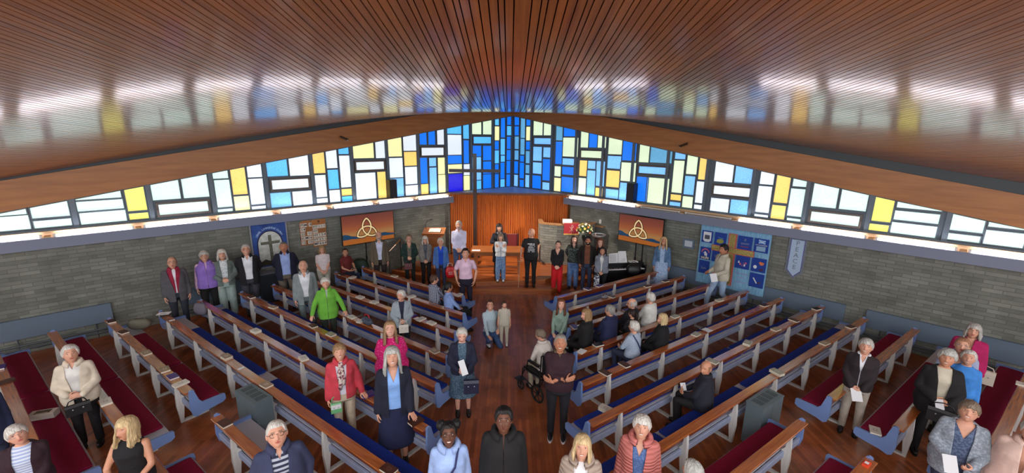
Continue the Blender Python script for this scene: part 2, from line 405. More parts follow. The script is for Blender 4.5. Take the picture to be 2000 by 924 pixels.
def build_wall(side, name):
    mb = MB()
    ps = [wp(side, 3.13, 0, -0.25), wp(side, 18, 0, -0.25), wp(side, 18, 0, 0), wp(side, 3.13, 0, 0)]
    hi = 2.58
    mb.hexa(ps + [Vector((p.x, p.y, hi)) for p in ps])
    o = mb.build(name, M_brick)
    D, N = (DL, NL) if side < 0 else (DR, NR)
    uv_wall(o, lambda p: ((p.x - KX) * D[0] + (p.y - KY) * D[1] + ((p.x - KX) * N[0] + (p.y - KY) * N[1]), p.z))
    struct(o)
    return o
build_wall(-1, 'wall_left'); build_wall(1, 'wall_right')

# laminated edge beams, dark gap strip above them
M_beam = wood_mat('laminated beam timber', (150, 94, 46), (170, 110, 56), rough=0.5, stretch=(0.6, 0.6, 6), scale=2.0, coat=0.1)
M_gap = mat('grey roof edge board', (74, 80, 84), rough=0.7)
for side, nm in ((-1, 'left'), (1, 'right')):
    mb = MB(); T = 18
    def bq(t, z, o): return wp(side, t, z, o)
    mb.hexa([bq(-0.3, beam_z(-.3), -0.2), bq(T, beam_z(T), -0.2), bq(T, beam_z(T), 0.12), bq(-0.3, beam_z(-.3), 0.12)] +
            [bq(-0.3, beam_z(-.3) + .6, -0.2), bq(T, beam_z(T) + .6, -0.2), bq(T, beam_z(T) + .6, 0.12), bq(-0.3, beam_z(-.3) + .6, 0.12)])
    struct(mb.build('trim_%d' % (1 if side < 0 else 2), M_beam))['label'] = 'timber edge beam over the %s windows' % nm
    mb = MB()
    mb.hexa([bq(-0.3, beam_z(-.3) + .6, -0.2), bq(T, beam_z(T) + .6, -0.2), bq(T, beam_z(T) + .6, 0.05), bq(-0.3, beam_z(-.3) + .6, 0.05)] +
            [bq(-0.3, beam_z(-.3) + .86, -0.2), bq(T, beam_z(T) + .86, -0.2), bq(T, beam_z(T) + .86, 0.05), bq(-0.3, beam_z(-.3) + .86, 0.05)])
    struct(mb.build('trim_%d' % (3 if side < 0 else 4), M_gap))

# boarded ceiling: every board a strip with sides, near-black sheet above for the gap shade
def ceiling_mat():
    m = bpy.data.materials.new('varnished ceiling boards'); m.use_nodes = True
    b = m.node_tree.nodes['Principled BSDF']
    b.inputs['Roughness'].default_value = 0.33; b.inputs['Specular IOR Level'].default_value = 0.62
    b.inputs['Coat Weight'].default_value = 0.9; b.inputs['Coat Roughness'].default_value = 0.13; b.inputs['Coat IOR'].default_value = 1.7
    tc = nn(m, 'ShaderNodeTexCoord'); mp = nn(m, 'ShaderNodeMapping'); mp.inputs['Scale'].default_value = (14, 0.45, 1)
    nz = nn(m, 'ShaderNodeTexNoise'); nz.inputs['Scale'].default_value = 1.0; nz.inputs['Detail'].default_value = 2
    mp2 = nn(m, 'ShaderNodeMapping'); mp2.inputs['Scale'].default_value = (60, 3, 1)
    nz2 = nn(m, 'ShaderNodeTexNoise'); nz2.inputs['Scale'].default_value = 1.0; nz2.inputs['Detail'].default_value = 5
    ad = nn(m, 'ShaderNodeMath'); ad.operation = 'MULTIPLY_ADD'; ad.inputs[1].default_value = 0.5
    rp = nn(m, 'ShaderNodeMapRange'); rp.inputs[1].default_value = 0.5; rp.inputs[2].default_value = 1.0
    mx = nn(m, 'ShaderNodeMix'); mx.data_type = 'RGBA'
    mx.inputs[6].default_value = lin((116, 64, 26)); mx.inputs[7].default_value = lin((158, 96, 42))
    lk(m, tc.outputs['Object'], mp.inputs[0]); lk(m, mp.outputs[0], nz.inputs['Vector'])
    lk(m, tc.outputs['Object'], mp2.inputs[0]); lk(m, mp2.outputs[0], nz2.inputs['Vector'])
    lk(m, nz2.outputs['Fac'], ad.inputs[0]); lk(m, nz.outputs['Fac'], ad.inputs[2]); lk(m, ad.outputs[0], rp.inputs[0])
    lk(m, rp.outputs[0], mx.inputs[0]); lk(m, mx.outputs[2], b.inputs['Base Color'])
    mp3 = nn(m, 'ShaderNodeMapping'); mp3.inputs['Scale'].default_value = (9, 1.6, 1)
    nz3 = nn(m, 'ShaderNodeTexNoise'); nz3.inputs['Scale'].default_value = 1.0; nz3.inputs['Detail'].default_value = 3
    bp = nn(m, 'ShaderNodeBump'); bp.inputs['Strength'].default_value = 0.5; bp.inputs['Distance'].default_value = 0.01
    lk(m, tc.outputs['Object'], mp3.inputs[0]); lk(m, mp3.outputs[0], nz3.inputs['Vector'])
    lk(m, nz3.outputs['Fac'], bp.inputs['Height']); lk(m, bp.outputs[0], b.inputs['Normal'])
    return m
M_ceil = ceiling_mat()
M_gap_shade = mat('dark gap above boards', (14, 9, 7), rough=1.0, spec=0.0)  # shade of the gaps put into the sheet's colour
def y_wall(x):
    """the y where the ceiling meets the window wall"""
    xr = x - KX
    if xr < 0: return KY - (-xr) * (math.cos(AL) / math.sin(AL))
    return KY - xr * (math.cos(AR) / math.sin(AR))
def build_ceiling():
    V = []; F = []; MI = []
    xs = []
    def run(sgn):
        x = 0.0; k = 0
        while x < 13.4:
            wdt = 0.054 if k % 5 == 2 else 0.080
            xs.append((KX + sgn * x, KX + sgn * (x + wdt - 0.0115)) if sgn > 0 else (KX - (x + wdt - 0.0115), KX - x))
            x += wdt; k += 1
    run(1); run(-1)
    YB = -1.6; NS = 56
    for a, b in xs:
        ye = max(y_wall(a), y_wall(b)) ; ye = min(ye, KY) + 0.02
        o = len(V)
        for i in range(NS + 1):
            u = i / NS
            y = YB + (ye - YB) * u
            za, zb = ceil_z(a, y), ceil_z(b, y)
            V += [(a, y, za), (b, y, zb), (b, y, zb + 0.018), (a, y, za + 0.018)]
            if i:
                p = o + (i - 1) * 4; q = o + i * 4
                F += [(p, q, q + 1, p + 1), (p + 1, q + 1, q + 2, p + 2), (p + 3, q + 3, q, p)]
                MI += [0, 0, 0]
    # backing sheet, coloured as the shade between boards
    o = len(V); NX = 90; NY = 50
    for j in range(NY + 1):
        for i in range(NX + 1):
            x = -13.4 + 26.8 * i / NX + KX
            ye = min(y_wall(x), KY) + 0.05
            y = YB + (ye - YB) * j / NY
            V.append((x, y, ceil_z(x, y) + 0.03))
    for j in range(NY):
        for i in range(NX):
            p = o + j * (NX + 1) + i
            F.append((p, p + NX + 1, p + NX + 2, p + 1)); MI.append(1)
    me = bpy.data.meshes.new('ceiling'); me.from_pydata(V, [], F)
    me.materials.append(M_ceil); me.materials.append(M_gap_shade)
    me.polygons.foreach_set('material_index', MI); me.update()
    ob = bpy.data.objects.new('ceiling', me); C.objects.link(ob); struct(ob)
build_ceiling()

# timber floor
def floor_mat():
    m = bpy.data.materials.new('polished hardwood strip floor'); m.use_nodes = True
    b = m.node_tree.nodes['Principled BSDF']; b.inputs['Roughness'].default_value = 0.32
    b.inputs['Coat Weight'].default_value = 0.25; b.inputs['Coat Roughness'].default_value = 0.2
    tc = nn(m, 'ShaderNodeTexCoord'); mp = nn(m, 'ShaderNodeMapping')
    mp.inputs['Rotation'].default_value = (0, 0, PI / 2)
    br = nn(m, 'ShaderNodeTexBrick'); br.inputs['Scale'].default_value = 1.0
    br.inputs['Color1'].default_value = lin((170, 96, 56)); br.inputs['Color2'].default_value = lin((130, 70, 40)); br.inputs['Mortar'].default_value = lin((72, 34, 20))
    br.inputs['Brick Width'].default_value = 0.9; br.inputs['Row Height'].default_value = 0.062; br.inputs['Mortar Size'].default_value = 0.0012
    br.offset = 0.37
    nz = nn(m, 'ShaderNodeTexNoise'); nz.inputs['Scale'].default_value = 3; nz.inputs['Detail'].default_value = 5
    rp = nn(m, 'ShaderNodeMapRange'); rp.inputs[1].default_value = 0.3; rp.inputs[2].default_value = 0.7; rp.inputs[3].default_value = 0.72; rp.inputs[4].default_value = 1.3
    mx = nn(m, 'ShaderNodeMix'); mx.data_type = 'RGBA'; mx.blend_type = 'MULTIPLY'; mx.inputs[0].default_value = 1.0
    lk(m, tc.outputs['Object'], mp.inputs[0]); lk(m, mp.outputs[0], br.inputs['Vector']); lk(m, mp.outputs[0], nz.inputs['Vector'])
    lk(m, nz.outputs['Fac'], rp.inputs[0]); lk(m, br.outputs['Color'], mx.inputs[6]); lk(m, rp.outputs[0], mx.inputs[7])
    lk(m, mx.outputs[2], b.inputs['Base Color'])
    return m
M_floor = floor_mat()
mb = MB()
fl = [wp(-1, 18, 0), (KX, KY), wp(1, 18, 0)]
mb.poly_prism([(fl[0][0], fl[0][1]), (fl[0][0], -3), (fl[2][0], -3), (fl[2][0], fl[2][1]), (KX, KY)], -0.1, 0.0)
struct(mb.build('floor', M_floor))

# light trough: fascia, shelf, brackets, tubes
M_fascia = mat('lavender grey fascia', (122, 128, 150), rough=0.55)
M_shelf = mat('pale varnished shelf', (206, 168, 128), rough=0.5)
M_tube = mat('lit tube', (255, 255, 255), emit=(246, 242, 255), emit_s=TUBE)
M_batten = mat('white batten', (210, 205, 200), rough=0.4)
for side, nm, t0 in ((-1, 'left', 3.2), (1, 'right', 3.05)):
    mb = MB()
    def q8(a0, a1, o0, o1, z0, z1):
        mb.hexa([wp(side, a0, z0, o0), wp(side, a1, z0, o0), wp(side, a1, z0, o1), wp(side, a0, z0, o1), wp(side, a0, z1, o0), wp(side, a1, z1, o0), wp(side, a1, z1, o1), wp(side, a0, z1, o1)])
    q8(t0, 17.8, 0.30, 0.325, 2.25, 2.475)
    q8(t0, t0 + 0.02, 0.0, 0.30, 2.25, 2.475)
    struct(mb.build('trim_%d' % (5 if side < 0 else 6), M_fascia))
    mb = MB(); q8(t0, 17.8, 0.0, 0.13, 2.545, 2.58); q8(t0, 17.8, 0.0, 0.02, 2.40, 2.545)
    k = t0 + 0.2
    struct(mb.build('trim_%d' % (7 if side < 0 else 8), M_shelf))
    # tubes, 1.2 m each with a gap; off where the photograph shows them unlit
    off = {1: [(6.55, 8.9)], -1: []}[side]
    k = t0 + 0.12; i = 0
    while k + 1.35 < 17.8:
        mid = k + 0.66
        dead = any(a < mid < b for a, b in off)
        root = empty('fluorescent_light', wp(side, mid, 2.47, 0.2), '%s fluorescent tube in the trough under the %s windows, %s from the front corner' % ('unlit' if dead else 'glowing', nm, ['first', 'second', 'third', 'fourth', 'fifth', 'sixth', 'seventh', 'eighth', 'ninth', 'tenth', 'eleventh'][i]), 'light', 'tube lights under the %s windows' % nm)
        base = Matrix.Translation(-wp(side, mid, 2.47, 0.2))
        D_, N_ = (DL, NL) if side < 0 else (DR, NR)
        mb = MB()
        ctr = wp(side, mid, 2.47, 0.2)
        def loc(t, z, o): return wp(side, t, z, o) - ctr
        mb.tube([loc(k + .06, 2.503, .2), loc(k + 1.27, 2.503, .2)], 0.019, 10)
        mb.smooth = True
        mb.build('tube', M_tube if not dead else M_batten, root)
        mb = MB()
        mb.hexa([loc(k + .02, 2.43, .16), loc(k + 1.31, 2.43, .16), loc(k + 1.31, 2.43, .24), loc(k + .02, 2.43, .24), loc(k + .02, 2.47, .16), loc(k + 1.31, 2.47, .16), loc(k + 1.31, 2.47, .24), loc(k + .02, 2.47, .24)])
        for kk in (k + .02, k + 1.27):
            mb.hexa([loc(kk, 2.47, .18), loc(kk + .04, 2.47, .18), loc(kk + .04, 2.47, .22), loc(kk, 2.47, .22), loc(kk, 2.53, .18), loc(kk + .04, 2.53, .18), loc(kk + .04, 2.53, .22), loc(kk, 2.53, .22)])
        mb.build('batten', M_batten, root)
        mb = MB()
        mb.hexa([loc(k - .1, 2.40, .02), loc(k + .0, 2.40, .02), loc(k + .0, 2.40, .295), loc(k - .1, 2.40, .295), loc(k - .1, 2.49, .02), loc(k + .0, 2.49, .02), loc(k + .0, 2.49, .295), loc(k - .1, 2.49, .295)])
        mb.build('bracket', M_shelf, root)
        k += 1.45; i += 1

# heating panels along the foot of the side walls
M_duct = mat('blue grey heating panel', (96, 112, 130), rough=0.5)
M_pipe = mat('grey painted pipe', (70, 78, 86), rough=0.45)
def duct(side, t0, t1, n):
    ctr = wp(side, (t0 + t1) / 2, 0, 0.0)
    mb = MB()
    def lc(t, z, o): return wp(side, t, z, o) - ctr
    def hx(a0, a1, o0, o1, z0, z1):
        mb.hexa([lc(a0, z0, o0), lc(a1, z0, o0), lc(a1, z0, o1), lc(a0, z0, o1), lc(a0, z1, o0), lc(a1, z1, o0), lc(a1, z1, o1), lc(a0, z1, o1)])
    hx(t0, t1, 0.002, 0.09, 0.36, 0.78)
    hx(t0, t1, 0.09, 0.10, 0.765, 0.785)
    root = empty('heating_panel', ctr, 'blue-grey heating panel along the %s brick wall, %s' % ('left' if side < 0 else 'right', n), 'heating panel', 'heating panels along the brick walls')
    mb.build('casing', M_duct, root)
    mb = MB()
    mb.tube([lc(t0, 0.2, .06), lc(t1, 0.2, .06)], 0.022, 8); mb.tube([lc(t0, 0.12, .06), lc(t1, 0.12, .06)], 0.018, 8)
    k = t0 + 0.3
    while k < t1 - .1:
        mb.tube([lc(k, 0.36, .06), lc(k, 0.08, .06), lc(k, 0.002, .06)], 0.012, 6); k += 1.2
    mb.build('pipe', M_pipe, root)
duct(-1, 9.85, 11.3, 'nearest the painted banner'); duct(-1, 12.7, 16.4, 'at the left edge of the view')
duct(1, 6.9, 11.6, 'behind the blue tapestry'); duct(1, 12.0, 16.4, 'at the right edge of the view')

# ------------------------------------------------------------------ chancel: dais, curtain, shelf
M_dais = wood_mat('orange brown dais boards', (172, 94, 46), (142, 72, 32), rough=0.35, stretch=(1, 14, 14), scale=1.6, coat=0.25)
mb = MB()
P1 = [(-1.15, 12.12), (1.3, 12.2), (2.1, 13.05), (3.75, 13.9), (2.2, 15.8), (-2.15, 15.8), (-4.0, 14.0), (-1.9, 13.0)]
P2 = [(-1.0, 12.42), (1.15, 12.72), (1.85, 13.4), (3.4, 14.1), (2.15, 15.8), (-2.1, 15.8), (-3.6, 14.25), (-1.7, 13.35)]
mb.poly_prism(P1, 0, 0.145); struct(mb.build('floor_1', M_dais))
mb = MB(); mb.poly_prism(P2, 0.145, 0.29); struct(mb.build('floor_2', M_dais))
M_nose = wood_mat('pale step nosing', (176, 108, 58), (160, 92, 46), rough=0.4, scale=2)
for nme, P, z in (('trim_9', P1, 0.145), ('trim_10', P2, 0.29)):
    mb = MB()
    idx = [7, 0, 1, 2, 3] 
    pts = [P[i] for i in [6, 7, 0, 1, 2, 3]]
    for a, b in zip(pts[:-1], pts[1:]):
        d = Vector((b[0] - a[0], b[1] - a[1], 0)); L_ = d.length; d.normalize(); n_ = Vector((d.y, -d.x, 0))
        A = Vector((a[0], a[1], 0)); B = Vector((b[0], b[1], 0))
        mb.hexa([A + n_ * .012 + Vector((0, 0, z - .04)), B + n_ * .012 + Vector((0, 0, z - .04)), B - n_ * .04 + Vector((0, 0, z - .04)), A - n_ * .04 + Vector((0, 0, z - .04)),
                 A + n_ * .012 + Vector((0, 0, z + .004)), B + n_ * .012 + Vector((0, 0, z + .004)), B - n_ * .04 + Vector((0, 0, z + .004)), A - n_ * .04 + Vector((0, 0, z + .004))])
    struct(mb.build(nme, M_nose))
# curtain hung across the corner
M_curt = mat('orange pleated curtain', (216, 112, 16), rough=0.7, rgb2=(186, 88, 8), noise_scale=3, stretch=(6, 6, 0.3), sheen=0.3)
cl, cr = wp(-1, 3.15, 0, 0.0), wp(1, 3.0, 0, 0.0)
mb = MB(); mb.smooth = True
N = 420
top = []; 
for layer in (0,):
    vs = []; fs = []
    for i in range(N + 1):
        u = i / N
        px = cl.x + (cr.x - cl.x) * u; py = cl.y + (cr.y - cl.y) * u
        ph = u * 62 * 2 * PI + 2.2 * math.sin(u * 17) + 1.3 * math.sin(u * 41)
        amp = 0.030 + 0.012 * math.sin(u * 29)
        for j, z in enumerate((0.295, 1.2, 2.0, 2.54)):
            a = amp * (1.0 - 0.15 * j)
            vs.append((px + 0.3 * a * math.cos(ph), py - 0.02 + a * math.sin(ph), z))
    for i in range(N):
        for j in range(3):
            p = i * 4 + j
            fs.append((p, p + 4, p + 5, p + 1))
    mb.add(vs, fs)
cur = mb.build('pleated_curtain', M_curt)
tag(cur, 'tall orange pleated curtain hanging across the front corner behind the communion table', 'curtain')
# canopy shelf over the curtain and its wooden rail
mb = MB()
a = wp(-1, 3.2, 0, 0); b = wp(1, 3.05, 0, 0)
mb.poly_prism([(a.x, a.y - .06), (b.x, b.y - .06), (KX + .02, KY - .04)], 2.545, 2.60)
struct(mb.build('trim_11', mat('pale shelf over curtain', (176, 184, 205), rough=0.5)))
mb = MB(); mb.box(a.x - .02, b.x + .02, a.y - .12, a.y - .06, 2.53, 2.61)
struct(mb.build('trim_12', wood_mat('curtain rail timber', (120, 62, 24), (98, 48, 18))))
# rear boundary of the chancel corner behind the curtain
mb = MB(); mb.poly_prism([(a.x - .3, a.y + .08), (b.x + .4, b.y + .08), (b.x + .4, b.y + .15), (a.x - .3, a.y + .15)], 0, 2.54)
struct(mb.build('wall_front', mat('plain wall behind curtain', (120, 70, 30), rough=0.9)))

# unseen low rear and side walls, added to block low-angle daylight; open above
for nm, a, b in (('wall_back', Vector((-13.1, -3.0, 0)), Vector((13.1, -3.0, 0))), ('wall_rear_left', Vector((wp(-1, 18, 0).x, wp(-1, 18, 0).y, 0)), Vector((-13.1, -3.0, 0))), ('wall_rear_right', Vector((wp(1, 18, 0).x, wp(1, 18, 0).y, 0)), Vector((13.1, -3.0, 0)))):
    d = (b - a).normalized(); n_ = Vector((-d.y, d.x, 0)) * .12
    mb = MB(); mb.hexa([a - n_, b - n_, b + n_, a + n_] + [p + Vector((0, 0, 2.3)) for p in (a - n_, b - n_, b + n_, a + n_)])
    struct(mb.build(nm, mat('grey rear wall', (120, 122, 116), rough=.85)))

# ------------------------------------------------------------------ pews
def aty(px, py, y):
    d = ray(px, py); k = y / d[1]
    return Vector((d[0] * k, y, d[2] * k + CAMZ))
M_ledge = wood_mat('red brown pew timber', (182, 104, 46), (148, 76, 32), rough=0.26, stretch=(0.7, 10, 10), scale=3.5, coat=0.55)
M_ledge.node_tree.nodes['Principled BSDF'].inputs['Coat IOR'].default_value = 2.0; M_ledge.node_tree.nodes['Principled BSDF'].inputs['Coat Weight'].default_value = 0.9
M_back = wood_mat('dark red brown pew board', (134, 64, 38), (106, 46, 28), rough=0.3, stretch=(0.7, 10, 10), scale=3.5, coat=0.4)
M_rail = mat('blue grey painted seat', (150, 162, 190), rough=0.5, noise_amt=0.08, noise_scale=5)
M_end = mat('blue painted pew end', (112, 138, 190), rough=0.45, noise_amt=0.05, noise_scale=4)
M_leg = mat('pale grey plywood support', (204, 202, 198), rough=0.55, noise_amt=0.10, noise_scale=6, stretch=(3, 3, .5))
M_seat = mat('pale grey bare seat board', (176, 178, 188), rough=0.5)
M_blue = mat('navy blue cushion cloth', (32, 58, 150), rough=0.9, noise_amt=0.12, noise_scale=60, bump=0.15, spec=.2)
M_maroon = mat('maroon cushion cloth', (122, 16, 50), rough=0.9, noise_amt=0.14, noise_scale=60, bump=0.15, spec=.2)
LEDGE_Z = 0.706
def pew_frame(side, n, d0, d1):
    X, N_ = PEW[side]
    if side > 0: X = -X; x0, x1 = -d1, -d0
    else: x0, x1 = d0, d1
    M = Matrix.Identity(4)
    for i in range(2): M[i][0] = X[i]; M[i][1] = N_[i]
    p = X * x0 + N_ * n
    M.translation = (p[0], p[1], 0)
    return M, x1 - x0
LEG_CACHE = {}
def leg_mesh():
    if 'leg' in LEG_CACHE: return LEG_CACHE['leg']
    mb = MB()
    # upright, wide at seat height, tapering to ledge and floor; profile in y,z
    mb.prism_x([(-.125, .675), (-.095, .675), (-.075, .50), (-.03, .44), (-.045, .33), (-.085, .03), (-.13, .03), (-.15, .30), (-.14, .50)], -.026, .026)
    mb.prism_x([(-.13, .0), (.27, .0), (.27, .035), (-.13, .035)], -.026, .026)
    mb.prism_x([(.235, .03), (.27, .03), (.30, .38), (.26, .38)], -.022, .022)
    mb.prism_x([(-.05, .33), (.30, .33), (.30, .38), (-.05, .38)], -.022, .022)
    LEG_CACHE['leg'] = mb.mesh('leg', M_leg); return LEG_CACHE['leg']
def end_mesh():
    if 'end' in LEG_CACHE: return LEG_CACHE['end']
    mb = MB()
    pr = [(-.085, .72), (-.045, .735), (-.02, .72), (.03, .53), (.075, .475), (.37, .47), (.385, .455), (.385, .37), (.34, .335), (.06, .30), (-.03, .27), (-.075, .30), (-.10, .42)]
    mb.prism_x(pr, -.018, .018)
    LEG_CACHE['end'] = mb.mesh('end_panel', M_end); return LEG_CACHE['end']
def cushion(mb, x0, x1):
    n = 14; prof = []
    hw = 0.165; cy = 0.17; z0 = .428
    for k in range(n):
        a = 2 * PI * k / n
        c, s_ = math.cos(a), math.sin(a)
        prof.append((cy + hw * math.copysign(abs(c) ** .35, c), z0 + .024 + .024 * math.copysign(abs(s_) ** .5, s_)))
    pts = [(x0, .9), (x0 + .012, 1.0), (x1 - .012, 1.0), (x1, .9)]
    vs = []; fs = []
    for x, sc_ in pts:
        for (y, z) in prof: vs.append(Vector((x, cy + (y - cy) * (1 if sc_ == 1 else .97), z0 + .024 + (z - z0 - .024) * sc_)))
    for i in range(3):
        for k in range(n):
            k2 = (k + 1) % n
            fs.append((i * n + k, (i + 1) * n + k, (i + 1) * n + k2, i * n + k2))
    fs.append(tuple(range(n))); fs.append(tuple(3 * n + k for k in range(n))[::-1])
    mb.add(vs, fs)
PEWS = []
def pew(side, n, d0, d1, cushions, col, label, group, end_outer=True, end_inner=True):
    M, L = pew_frame(side, n, d0, d1)
    root = empty('pew', M, label, 'pew', group)
    mb = MB(); mb.cbox(.02, L - .02, -.14, .0, LEDGE_Z - .026, LEDGE_Z, .007); mb.build('ledge', M_ledge, root)
    mb = MB(); mb.add([Vector(p) for p in [(.0, -.06, .54), (L, -.06, .54), (L, -.035, .54), (0, -.035, .54), (0, -.085, .665), (L, -.085, .665), (L, -.06, .67), (0, -.06, .67)]],
                      [(0, 3, 2, 1), (4, 5, 6, 7), (0, 1, 5, 4), (1, 2, 6, 5), (2, 3, 7, 6), (3, 0, 4, 7)])
    mb.build('backrest', M_back, root)
    mb = MB(); mb.cbox(0, L, -.02, .36, .395, .425, .006); mb.build('seat', M_seat, root)
    mb = MB(); mb.cbox(0, L, -.075, -.035, .335, .43, .006); mb.cbox(0, L, .33, .36, .34, .395, .004); mb.build('seat_rail', M_rail, root)
    nl = max(2, int(round((L - .9) / 1.42)) + 1)
    x = .62
    xs = [x + (L - 1.1) * i / (nl - 1) for i in range(nl)]
    for xx in xs:
        o = bpy.data.objects.new('leg', leg_mesh()); C.objects.link(o); o.parent = root; o.location = (xx, 0, 0)
    if end_outer or end_inner:
        for flag, xx in ((end_outer if side < 0 else end_inner, 0.0), (end_inner if side < 0 else end_outer, L)):
            if flag:
                o = bpy.data.objects.new('end_panel', end_mesh()); C.objects.link(o); o.parent = root; o.location = (xx, 0, 0)
    for (c0, c1) in cushions:
        a, b = (c0 - d0, c1 - d0) if side < 0 else (d1 - c1, d1 - c0)
        mb = MB(); mb.smooth = False; cushion(mb, max(a, .03), min(b, L - .03)); mb.build('seat_cushion', M_blue if col == 'b' else M_maroon, root)
    PEWS.append((side, n, d0, d1, root)); return root
NL_ = ['front', 'second', 'third', 'fourth', 'fifth', 'sixth', 'seventh', 'eighth', 'ninth', 'tenth']
def lab(i, s): return '%s long pew from the front, %s of the aisle, with navy cushions' % (NL_[i], 'left' if s < 0 else 'right')
GB = 'pews with navy cushions'; GM = 'pews with maroon cushions'
LP = [(7.58, -10.95, -6.85), (6.78, -11.1, -6.1), (5.99, -11.45, -5.62), (5.16, -11.42, -5.05), (4.40, -11.5, -4.55), (3.57, -11.68, -3.88), (2.77, -11.62, -3.05)]
CL = [[(-10.8, -7.0)], [(-11, -8.6), (-8.5, -6.2)], [(-11.3, -8.8), (-8.7, -5.7)], [(-11.3, -8.3), (-8.2, -5.2)], [(-10.9, -7.9), (-7.8, -4.7)], [(-11.3, -7.9), (-7.8, -5.9), (-5.8, -4.0)], [(-10.6, -7.62), (-7.18, -3.2)]]
for i, (n, a, b) in enumerate(LP): pew(-1, n, a, b, CL[i], 'b', lab(i, -1), GB)
RP = [(7.72, -10.75, -6.70), (6.98, -10.98, -6.40), (6.17, -11.28, -5.75), (5.33, -11.32, -5.15), (4.54, -11.5, -4.52), (3.74, -11.75, -3.90), (2.90, -11.75, -3.0)]
CR = [[(-10.5, -6.8)], [(-10.8, -8.4), (-8.3, -6.5)], [(-11.0, -8.7), (-8.6, -5.9)], [(-10.6, -8.1), (-8.0, -5.3)], [(-11.0, -8.2), (-8.1, -4.6)], [(-10.9, -8.3), (-8.2, -4.0)], [(-11.2, -7.15), (-6.95, -4.9), (-4.8, -3.1)]]
for i, (n, a, b) in enumerate(RP): pew(1, n, a, b, CR[i], 'b', lab(i, 1), GB)
pew(-1, 1.98, -12.0, -7.45, [(-11.2, -9.2), (-9.1, -7.5)], 'm', 'left pew with maroon cushions whose aisle end stands beside the grey heater', GM)
pew(-1, 1.98, -6.5, -3.3, [], 'm', 'short bare-seated pew on the left in front of the man in navy jacket', 'short pews beyond the heaters')
pew(-1, 1.15, -12.1, -7.0, [(-12.0, -9.5), (-9.4, -7.25)], 'm', 'left maroon-cushioned pew beside the woman in cream jacket', GM, end_outer=True)
pew(-1, 1.15, -6.25, -3.6, [(-6.2, -3.7)], 'm', 'short maroon-cushioned pew at the bottom edge right of the blonde woman', 'short pews beyond the heaters')
pew(-1, .36, -12.1, -6.95, [(-12.0, -9.9), (-9.8, -7.05)], 'm', 'rearmost left pew at the left edge with maroon cushions', GM)
pew(1, 2.08, -12.0, -7.48, [(-11.9, -7.55)], 'm', 'right pew with maroon cushions whose aisle end stands beside the grey heater', GM)
pew(1, 2.08, -6.52, -4.15, [(-6.45, -4.25)], 'm', 'short maroon-cushioned pew left of the right-hand heater', 'short pews beyond the heaters')
pew(1, 1.26, -12.0, -7.42, [(-10.9, -7.5)], 'm', 'right maroon-cushioned pew behind the man in dark brown jacket', GM)
pew(1, 1.26, -6.4, -3.6, [(-6.35, -3.7)], 'm', 'short maroon-cushioned pew at the bottom edge with an orange box on it', 'short pews beyond the heaters')
pew(1, .42, -12.0, -7.3, [(-11.9, -7.4)], 'm', 'rearmost right pew at the right edge with maroon cushions', GM)

# ------------------------------------------------------------------ books, papers and cards on the ledges
M_page = mat('book page edges', (222, 214, 196), rough=0.8)
COV = {'brown': (70, 36, 22), 'tan': (150, 128, 104), 'white': (214, 210, 200), 'purple': (62, 38, 120), 'black': (30, 22, 26), 'maroon': (64, 18, 26), 'grey': (158, 156, 140)}
COVN = {'brown': 'dark brown', 'tan': 'tan', 'white': 'white', 'purple': 'purple', 'black': 'black', 'maroon': 'dark maroon', 'grey': 'grey'}
def cover(k): return mat(k + ' book cover', COV[k], rough=0.4)
M_paper = mat('white paper', (232, 234, 238), rough=0.7)
def book_mesh(k, th=.028, stack=1, emblem=True):
    key = (k, th, stack)
    if key in LEG_CACHE: return LEG_CACHE[key]
    mb = MB(); z = 0
    for s_ in range(stack):
        mb.use(0); mb.box(-.065, .065, -.10, .10, z, z + .003)
        mb.use(1); mb.box(-.062, .060, -.096, .096, z + .003, z + th - .003)
        mb.use(0); mb.box(-.065, .065, -.10, .10, z + th - .003, z + th); mb.box(.060, .065, -.10, .10, z + .003, z + th - .003)
        z += th
    if emblem and k in ('brown', 'tan', 'grey', 'white'):
        mb.use(2); mb.box(-.026, .026, -.035, .03, z, z + .0008)
        mb.use(0); mb.box(-.013, .013, -.02, .016, z + .0008, z + .0014)
    e = {'brown': (96, 58, 40), 'tan': (196, 182, 160), 'grey': (188, 188, 172), 'white': (176, 170, 160)}.get(k, (120, 90, 70))
    me = mb.mesh('book', [cover(k), M_page, mat(k + ' cover emblem', e, rough=0.5)])
    LEG_CACHE[key] = me; return me
def snap(px, py, z=.72):
    best = None
    for side, n, d0, d1, root in PEWS:
        X, N_ = PEW[side]
        p = at(px, py, z); P2 = np.array([p.x, p.y])
        dn = P2 @ N_ - (n - .07); dd = P2 @ X
        if d0 - .3 <= dd <= d1 + .3 and (best is None or abs(dn) < abs(best[0])): best = (dn, side, n, min(max(dd, d0 + .13), d1 - .13))
    return best
BOOKS = []
